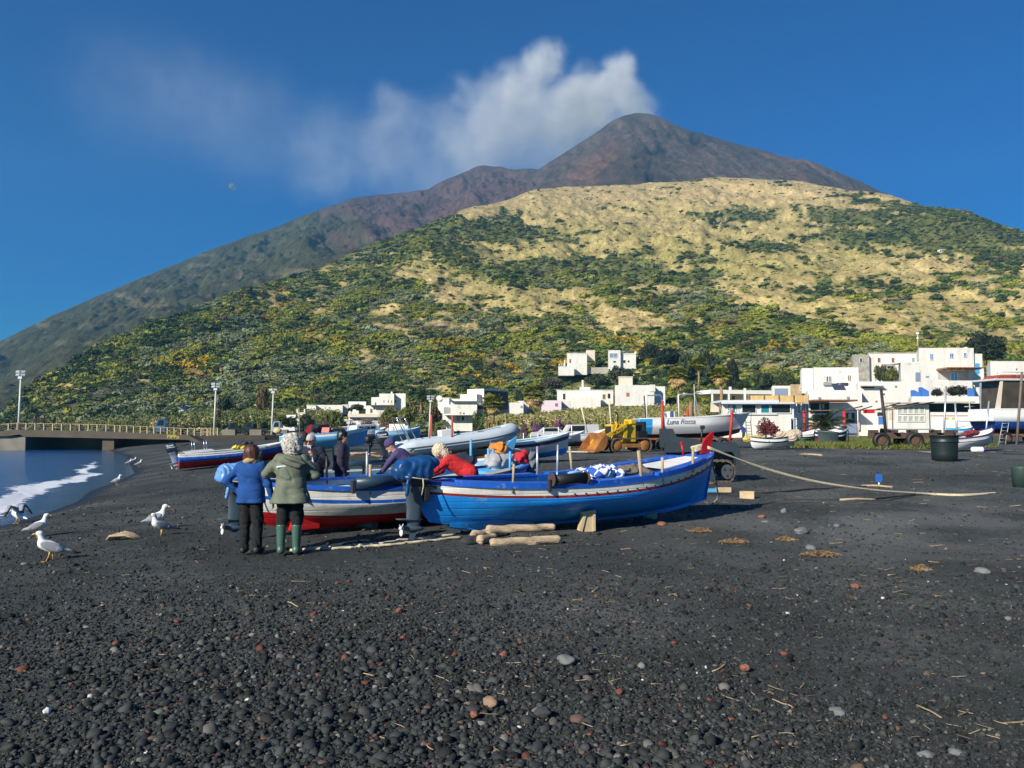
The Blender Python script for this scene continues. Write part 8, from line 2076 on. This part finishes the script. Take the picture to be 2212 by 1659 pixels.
for x in (.5,): m_ = MB(); m_.prism([(.3, 1.7), (.75, 3.74), (.95, 3.74), (.7, 1.7)], -1.22, -1.16, 0, 'xz'); m_.build('pillar', cream, r)
mb = MB(); mb.prism([(.8, 3.9), (1.2, 4.2), (3.2, 4.22), (4.6, 4.0), (4.6, 3.9)], -.9, .9, 0, 'xz'); mb.build('life_raft', M('raft_red', (.35, .07, .04), .7, var=.4, scale=3), r)
m_ = MB()
for x in (.5, 2.0, 3.5, 5.0): m_.cyl((x, -1.28, 3.9), (x, -1.28, 4.35), .02, n=5)
m_.cyl((.5, -1.28, 4.35), (5, -1.28, 4.35), .02, n=5); m_.build('roof_rail', steel, r)
c = wl(r, (3, 0, 0)); c.z = float(gz(c.x, c.y)); cradle('dark heavy trailer with black wheels under the large blue and white boat', c, R(6), 7.0, 2.4, .70, [], .42, .1)
a = px(1002, 444.3, 30); b_ = at(1008, 409.6, a.y + .9); r = thing('ladder', 'aluminium ladder leaning on the large white and blue boat', 'ladder', a)
dl = b_ - a; e = Vector((.24, 0, 0)); alu = M('aluminium', (.36, .38, .36), .45, metal=.3)
for sd_ in (-1, 1): m_ = MB(); m_.tube([e * sd_, dl + e * sd_ * .85], .03, 6); m_.build('stile', alu, r)
for k in range(9): m_ = MB(); f_ = (k + .6) / 9.4; m_.cyl(dl * f_ - e, dl * f_ + e, .02, n=6); m_.build('rung', alu, r)
rust_d = M('cart_rust', (0.085, 0.050, 0.032), .85, var=.4, scale=3, bump=.4)
p = px(896, 449.2, 20); r = thing('boat_cart', 'rusty iron boat cart on fat rubber tyres left of the black tub', 'cart', (p.x + .4, p.y + .8, float(gz(p.x, p.y + .8))), R(-8))
for (x, y) in ((-1.0, -.55), (-.65, .65), (.85, -.6), (.55, .7)): wheel_part(r, (x, y, .49), .49, .40, M('hub_rust', (.10, .05, .028), .8, var=.4))
for y in (-.35, .35): m_ = MB(); m_.bx(-1.5, 3.2, y - .08, y + .08, .62, .95); m_.build('beam', rust_d, r)
for x in (-1.3, -.2, .9, 2.2, 3.1): m_ = MB(); m_.bx(x - .09, x + .09, -.78, .78, .951, 1.12); m_.build('cross_beam', rust_d, r)
m_ = MB(); m_.prism([(-1.1, .9), (-.7, .9), (-.5, .5), (-.9, .5)], -.3, .3, 0, 'xz'); m_.build('bracket', rust_d, r)
m_ = MB(); m_.prism([(-.6, 1.121), (-.4, 1.19), (2.0, 1.19), (2.2, 1.121)], -.12, .12, 0, 'xz'); m_.build('keel_board', M('grey_plank', (.20, .21, .22), .7), r)
for (ua, va, ub, vb, d, rad, mt, lab) in ((887.5, 434, 881, 388.6, p.y + .6, .10, M('black_post', (.02, .02, .025), .6), 'thick black post leaning left on the rusty cart'), (943, 437, 946, 386, p.y + 2, .06, galv, 'tall grey post with rusty foot behind the black tub'), (958, 438, 955, 402, p.y + 3, .06, galv, 'shorter grey post right of the black tub'), (984, 440, 989, 401, 52, .06, galv, 'grey post leaning beside the purple railed boat'), (1016, 432, 1022, 372, 56, .09, M('brown_post', (.17, .13, .11), .7), 'long brown post at the far right in front of the large boat'), (1004 - 9, 406, 988, 388, 66, .13, M('black_post', (.02, .02, .025), .6), 'thick black timber leaning beside the far right house')):
 a = at(ua, va, d); b_ = at(ub, vb, d); a.z = float(gz(a.x, a.y)) - .1 if va > 425 else a.z - 1.5
 tubeobj('mooring_post', [a, b_], [rad, rad * .9], mt, lab, 'post', 8)
p = px(944.7, 461.3); r = thing('plastic_tub', 'large black plastic tub standing on the sand at the right', 'tub', p)
tubm = M('tub_black', (.012, .022, .022), .45, var=.12, scale=2); mb = MB(); q = .53; mb.lathe([(0, .0), (q * .90, .0), (q * .93, .3), (q * .97, .76), (q * .98, .78)], (0, 0, 0), 32, 0); mb.build('body', tubm, r); mb = MB(); mb.lathe([(q * .98, .775), (q * 1.04, .78), (q * 1.05, .80), (q * 1.0, .82), (q * 1.01, 1.02), (q * 1.06, 1.03), (q * 1.06, 1.07), (q * .96, 1.07), (q * .93, .5), (q * .90, .06), (0, .06)], (0, 0, 0), 32, 0); mb.build('rim', tubm, r)
p = px(1022, 487); mb = MB(); mb.lathe([(0, 0), (.22, 0), (.25, .5), (.25, .56), (.23, .56), (.22, .05), (0, .05)], p, 20); tag(mb.build('bucket', M('green_bin', (.03, .06, .045), .6)), 'dark green bin cut by the right edge of the photo', 'bin')
for (Z, x, y0, y1, d, lab) in ((zr, 1388, 450, 600, 88, 'red column with a label left of the young date palm'), (zr, 1938, 450, 610, 95, 'plain red column right of the young date palm')):
 a = at(*Z(x, y1), d); b_ = at(*Z(x, y0), d); a.z = float(gz(a.x, a.y)); mb = MB(); mb.cyl(a, b_, .17, n=14); tag(mb.build('red_column', redp), lab, 'column')
a = at(*z4(715, 712), 96); b_ = at(*z4(822, 745), 96); mb = MB(); mb.bx(a.x, b_.x, 96, 96.05, b_.z, a.z); tag(mb.build('banner', M('banner_red', (.60, .01, .02), .6, var=.1)), 'red banner hanging from the pole frame before the white houses', 'banner')
r = thing('pole_frame', 'thin dark pole frame of an awning in front of the white houses', 'frame', ground(at(880, 430, 95).x, 95)); P_ = r.location
for (xa, ya, xb, yb) in ((150, 722, 930, 712), (560, 712, 705, 680), (690, 712, 795, 680), (835, 710, 1055, 648), (880, 712, 1230, 645), (940, 715, 1375, 640)):
 a = at(*z4(xa, ya), 95); b_ = at(*z4(xb, yb), 97); m_ = MB(); m_.cyl(a - P_, b_ - P_, .07, n=6); m_.build('pole', woodd, r)
for x in (160, 662, 985): a = at(*z4(x, 715), 95); m_ = MB(); m_.cyl(Vector((a.x, a.y, float(gz(a.x, a.y)))) - P_, a - P_, .07, n=6); m_.build('upright', woodd if x != 662 else cream, r)
d = 98.0
br = thing('bridge', 'low concrete foot bridge with yellowish railing over the inlet on the left', 'bridge', at(100, 444, d))
top = [(-260, 742), (40, 738), (120, 722), (1070, 740), (1950, 780), (2095, 858)]; bot = [(2080, 868), (1945, 828), (1070, 812), (250, 795), (200, 772), (60, 790), (-260, 790)]
def pl5(L_): return [(lambda q: (q.x, q.z))(at(*z5(x, y), d)) for x, y in L_]
mb = MB(); mb.prism(pl5(top) + pl5(bot), d, d + 5.5, 0, 'xz'); wpart(mb, 'deck', conc2, br)
mb = MB(); a = at(*z5(-300, 790), d + .4); b_ = at(*z5(260, 940), d + .4); mb.bx(a.x, b_.x, d + .4, d + 5, -1.2, a.z - .01); wpart(mb, 'abutment', concr, br)
mb = MB(); a = at(*z5(1062, 815), d + .4); b_ = at(*z5(1180, 925), d + .4); mb.bx(a.x, b_.x, d + .4, d + 5, -.6, a.z - .01); wpart(mb, 'pier', conc2, br)
mb = MB(); a = at(*z5(1180, 830), d + 4); b_ = at(*z5(2090, 880), d + 4); mb.bx(a.x, b_.x, d + 4, d + 5.4, -.3, a.z - .02); wpart(mb, 'inner_wall', concr, br)
railm = M('rail_paint', (.46, .37, .20), .7, var=.2)
def top_at(x): return np.interp(x, [q[0] for q in top], [q[1] for q in top])
xs = list(range(-190, 1240, 92)) + [1245 + 70 * k for k in range(14)]
ends = []
for x in xs:
 xx = min(x, 2212); y = top_at(min(xx, 1950)) if xx < 1950 else 780 + (xx - 1950) * .02
 a = at(*z5(xx, y), d + .1); m_ = MB(); m_.bx(a.x - .06, a.x + .06, d + .05, d + .17, a.z - .05, a.z + .82); wpart(m_, 'railing_post', railm, br); ends.append(a)
for h_ in (.30, .56, .78):
 m_ = MB(); m_.tube([q + Vector((0, .1, h_)) for q in ends], .035, 6); wpart(m_, 'rail', railm if h_ > .7 else woodd, br)
a = at(*z5(1795, 797), d); text_mb('PIPPo', .62, M('yellow_spray', (.62, .48, .03), .8), 'graffiti', br, a + Vector((0, -.012, 0)) - br.location, (R(90), R(1.5), 0), 0, .003)
mb = MB()
a = at(*z5(2060, 800), d + 4.5); L_ = [(a.x, d + 2), (a.x + 8, 103), (at(262, 440, 106).x, 106), (at(330, 440, 112).x, 112), (at(420, 440, 124).x, 124), (at(420, 440, 124).x, 150), (-60, 150), (-64, 103.6)]
mb.prism(L_, -.4, 1.72, 0, 'xy'); o = mb.build('promenade', conc2); tag(o, 'raised concrete promenade and road behind the bridge', 'road', kind='structure')
def rd(u, dd): q = at(u, 430, dd); q.z = 1.722; return q
for i, (u0, u1, lab) in enumerate(((220, 233.5, 'leftmost pale concrete block on the promenade edge, next to the railing'), (248, 260, 'pale concrete block between the two dark trucks'), (275, 286, 'pale concrete block right of the second dark truck'))):
 a = rd(u0, 105.6); b_ = rd(u1, 105.6); mb = MB(); mb.bx(a.x, b_.x, 106.2, 106.9, 1.722, 2.45, 0, .03); tag(mb.build('concrete_block', concr), lab, 'block')
r = thing('railing', 'light railing along the promenade beside the concrete blocks', 'railing', rd(215, 104.5))
for k in range(5): a = rd(203 + k * 3.6, 104.6); m_ = MB(); m_.bx(a.x - .06, a.x + .06, a.y, a.y + .12, a.z, a.z + .95); wpart(m_, 'post', railm, r)
for h_ in (.4, .9): a, b_ = rd(201, 104.7), rd(219, 104.7); m_ = MB(); m_.cyl(a + Vector((0, 0, h_)), b_ + Vector((0, 0, h_)), .035, n=6); wpart(m_, 'rail', railm, r)
def lamp(label, u, v0, v1, d, kind=0):
 a = at(u, v0, d); b_ = at(u + (v0 - v1) * .045, v1, d); r = thing('lamp_post', label, 'lamp post', a, 0, 'floodlight posts along the promenade')
 pm_ = M('post_cream', (.62, .60, .55), .5, var=.08); t_ = b_ - a; mb = MB(); mb.tube([(0, 0, -1.0), t_], [.16, .10], 10); mb.build('pole', pm_, r); mb = MB(); mb.box(t_ + Vector((0, 0, .15)), (.5, .4, .3), None, 0, .03); mb.build('head', pm_, r)
 for i in range(4 if kind == 0 else 2):
  c = t_ + Vector(((i % 2 - .5) * .62, -.1, .50 + .36 * (i // 2))); m_ = MB(); m_.box(c, (.5, .12, .30), (R(-25 if kind == 0 else 40), 0, R(20 * (i % 2 - .5)))); m_.build('floodlight', M('lamp_glass', (.30, .34, .36), .3) if kind == 0 else white2, r)
 return r
lamp('tall floodlight post on the left end of the bridge', 18.5, 430, 379, 99.5); lamp('floodlight post beside the railing right of the bridge', 214, 431, 390.5, 110); lamp('floodlight post behind the second dark truck', 271.5, 434, 393.5, 118, 1)
r = lamp('thin floodlight post with dark solar panel in front of the white houses', 429, 436, 402, 130); lamp('thin bare pole on the promenade left of the veranda house', 348, 436, 424, 118, 1)
tyre = rubber
def truck(label, u, dd, col, yaw, s=1.0, bed=None, cat='small truck', name='three_wheel_truck'):
 q = rd(u, dd) if u < 300 else ground(at(u, 436, dd).x, dd); r = thing(name, label, cat, q, yaw); r.scale = (s, s, s)
 m_ = M('truck_%d' % int(col[0] * 999 + col[2] * 77777), col, .45, var=.08)
 mb = MB(); mb.prism([(-1.45, .35), (-1.5, .85), (-1.2, 1.62), (-.55, 1.66), (-.5, .35)], -.62, .62, 0, 'xz'); c = mb.build('cab', m_, r)
 for sd_ in (-1, 1): w_ = MB(); w_.prism([(-1.28, .98), (-1.10, 1.52), (-.65, 1.55), (-.62, .98)], sd_ * .62, sd_ * .632, 0, 'xz'); w_.build('window', darkgl_shade, c)
 w_ = MB(); w_.box((-.545, 0, 1.32), (.03, .8, .34)); w_.build('rear_window', M('pale_glass', (.30, .40, .45), .2), c)
 mb = MB(); mb.bx(-.45, 1.25, -.66, .66, .52, .60); mb.bx(-.45, 1.25, -.66, -.62, .60, .86); mb.bx(-.45, 1.25, .62, .66, .60, .86); mb.bx(1.21, 1.25, -.62, .62, .60, .86); mb.build('load_bed', bed or M('bed_dark', (.02, .025, .03), .6), r)
 wheel_part(r, (-1.15, 0, .25), .25, .16);
 for sd_ in (-1, 1): wheel_part(r, (.75, sd_ * .52, .25), .25, .16)
 return r
truck('blue pickup truck behind the bridge railing', 172, 102.2, (.03, .12, .24), R(8), 1.25)
truck('dark green three wheel truck between the concrete blocks, nearer the bridge', 240, 107.6, (.012, .04, .045), R(20), 1.0)
truck('dark blue green three wheel truck right of the middle concrete block', 257, 108.2, (.015, .045, .055), R(12), 1.05)
truck('small red three wheel truck beyond the grey haired person', 329, 124, (.42, .015, .02), R(78), .95)
truck('pale truck with a canopy behind the curly white hair', 285, 109.5, (.35, .42, .46), R(6), 1.1, bwhite2)
def car(label, u, dd, col, yaw, s=1.0, van=False):
 q = ground(at(u, 436, dd).x, dd); q.z = max(q.z, 1.72 if u < 330 else q.z); r = thing('parked_van' if van else 'parked_car', label, 'van' if van else 'car', q, yaw); r.scale = (s, s, s)
 m_ = M('car_%d' % int(col[0] * 999 + col[2] * 77777), col, .35, var=.05)
 P_ = [(-2, .3), (-2.05, .75), (-1.9, .9), (-1.1, .98), (-.5, 1.45), (1.0, 1.48), (1.75, 1.0), (2.0, .9), (2.05, .4), (1.9, .3)] if not van else [(-2.2, .35), (-2.3, .9), (-1.9, 1.1), (-1.4, 1.9), (2.1, 1.95), (2.2, .4)]
 mb = MB(); mb.prism(P_, -.8, .8, 0, 'xz'); b_ = mb.build('body', m_, r)
 for sd_ in (-1, 1): w_ = MB(); w_.prism([(-.95, 1.0), (-.45, 1.38), (.95, 1.40), (1.4, 1.02)] if not van else [(-1.6, 1.15), (-1.25, 1.75), (.4, 1.78), (.4, 1.15)], sd_ * .8, sd_ * .812, 0, 'xz'); w_.build('window', darkgl_shade, b_)
 for x in (-1.25, 1.25):
  for sd_ in (-1, 1): wheel_part(r, (x, sd_ * .72, .31), .31, .2)
 return r
car('dark car left of the small red truck', 318, 124, (.03, .035, .05), R(60)); car('white van behind the black hulled boat', 579.5, 88, (.62, .62, .6), R(12), .9, True); car('white car among the purple bushes at the left end of the canes', 548, 100, (.6, .6, .6), R(10)); car('dark car behind the black haired person', 337, 126, (.05, .06, .07), R(15))
q = ground(at(351, 436, 122).x, 122); mb = MB(); mb.bx(q.x - .9, q.x + .9, q.y, q.y + 1.4, q.z + .3, q.z + 1.5, 0, .05); tag(mb.build('skip', M('skip_blue', (.03, .10, .26), .6)), 'blue container behind the thin bare pole', 'container')
r = thing('net_cage', 'row of dark green net cages with white posts behind the striped white boat', 'cage', ground(1.7, 57));
mb = MB(); mb.bx(-1.3, 1.6, 0, 1.2, 0, .85, 0, .05); mb.build('netting', M('cage_green', (.055, .085, .06), .9, var=.5, scale=8), r)
for k in range(7): m_ = MB(); m_.cyl((-1.35 + k * .48, -.06, 0), (-1.42 + k * .5, -.06, 1.0 + .1 * (k % 2)), .035, n=6); m_.build('post', bwhite2, r)
a, b_ = px(521, 453.0, 20), px(588, 454.0, 20); tubeobj('long_pole', [a + Vector((0, 0, .12)), b_ + Vector((0, 0, .10))], .045, cream, 'long pale pole lying in front of the striped white boat and the bucket', 'pole')
p = px(536, 455.2, 20); mb = MB(); mb.box((0, 0, .15), (.42, .3, .30), None, 0, .03); o = mb.build('crate', M('crate_yellow', (.55, .42, .14), .7, var=.3), None, p, .3); tag(o, 'small yellow crate in front of the striped white boat', 'crate')
mb = MB(); p = px(267, 463, 14)
r = thing('pallet', 'pale wooden boards leaning upright behind the auburn haired person', 'boards', p, R(20))
for k in (-.14, 0, .14): m_ = MB(); m_.box((k, .1, .34), (.11, .03, .80), (R(-8), R(-14), 0)); m_.build('board', crate_w, r)
tubeobj('branch', wavy([px(352, 455.5, 20), px(366, 454.5, 20), px(384, 457.5, 20)], 5, .08, 3), [.07] * 11, M('branch_red', (.26, .15, .10), .9, var=.4), 'long reddish driftwood branch lying behind the purple hat', 'driftwood')
tubeobj('branch', wavy([px(350, 453.5, 20), px(378, 453.0, 20)], 6, .08, 9), [.05] * 7, drift, 'thin pale branch above the reddish one', 'driftwood')
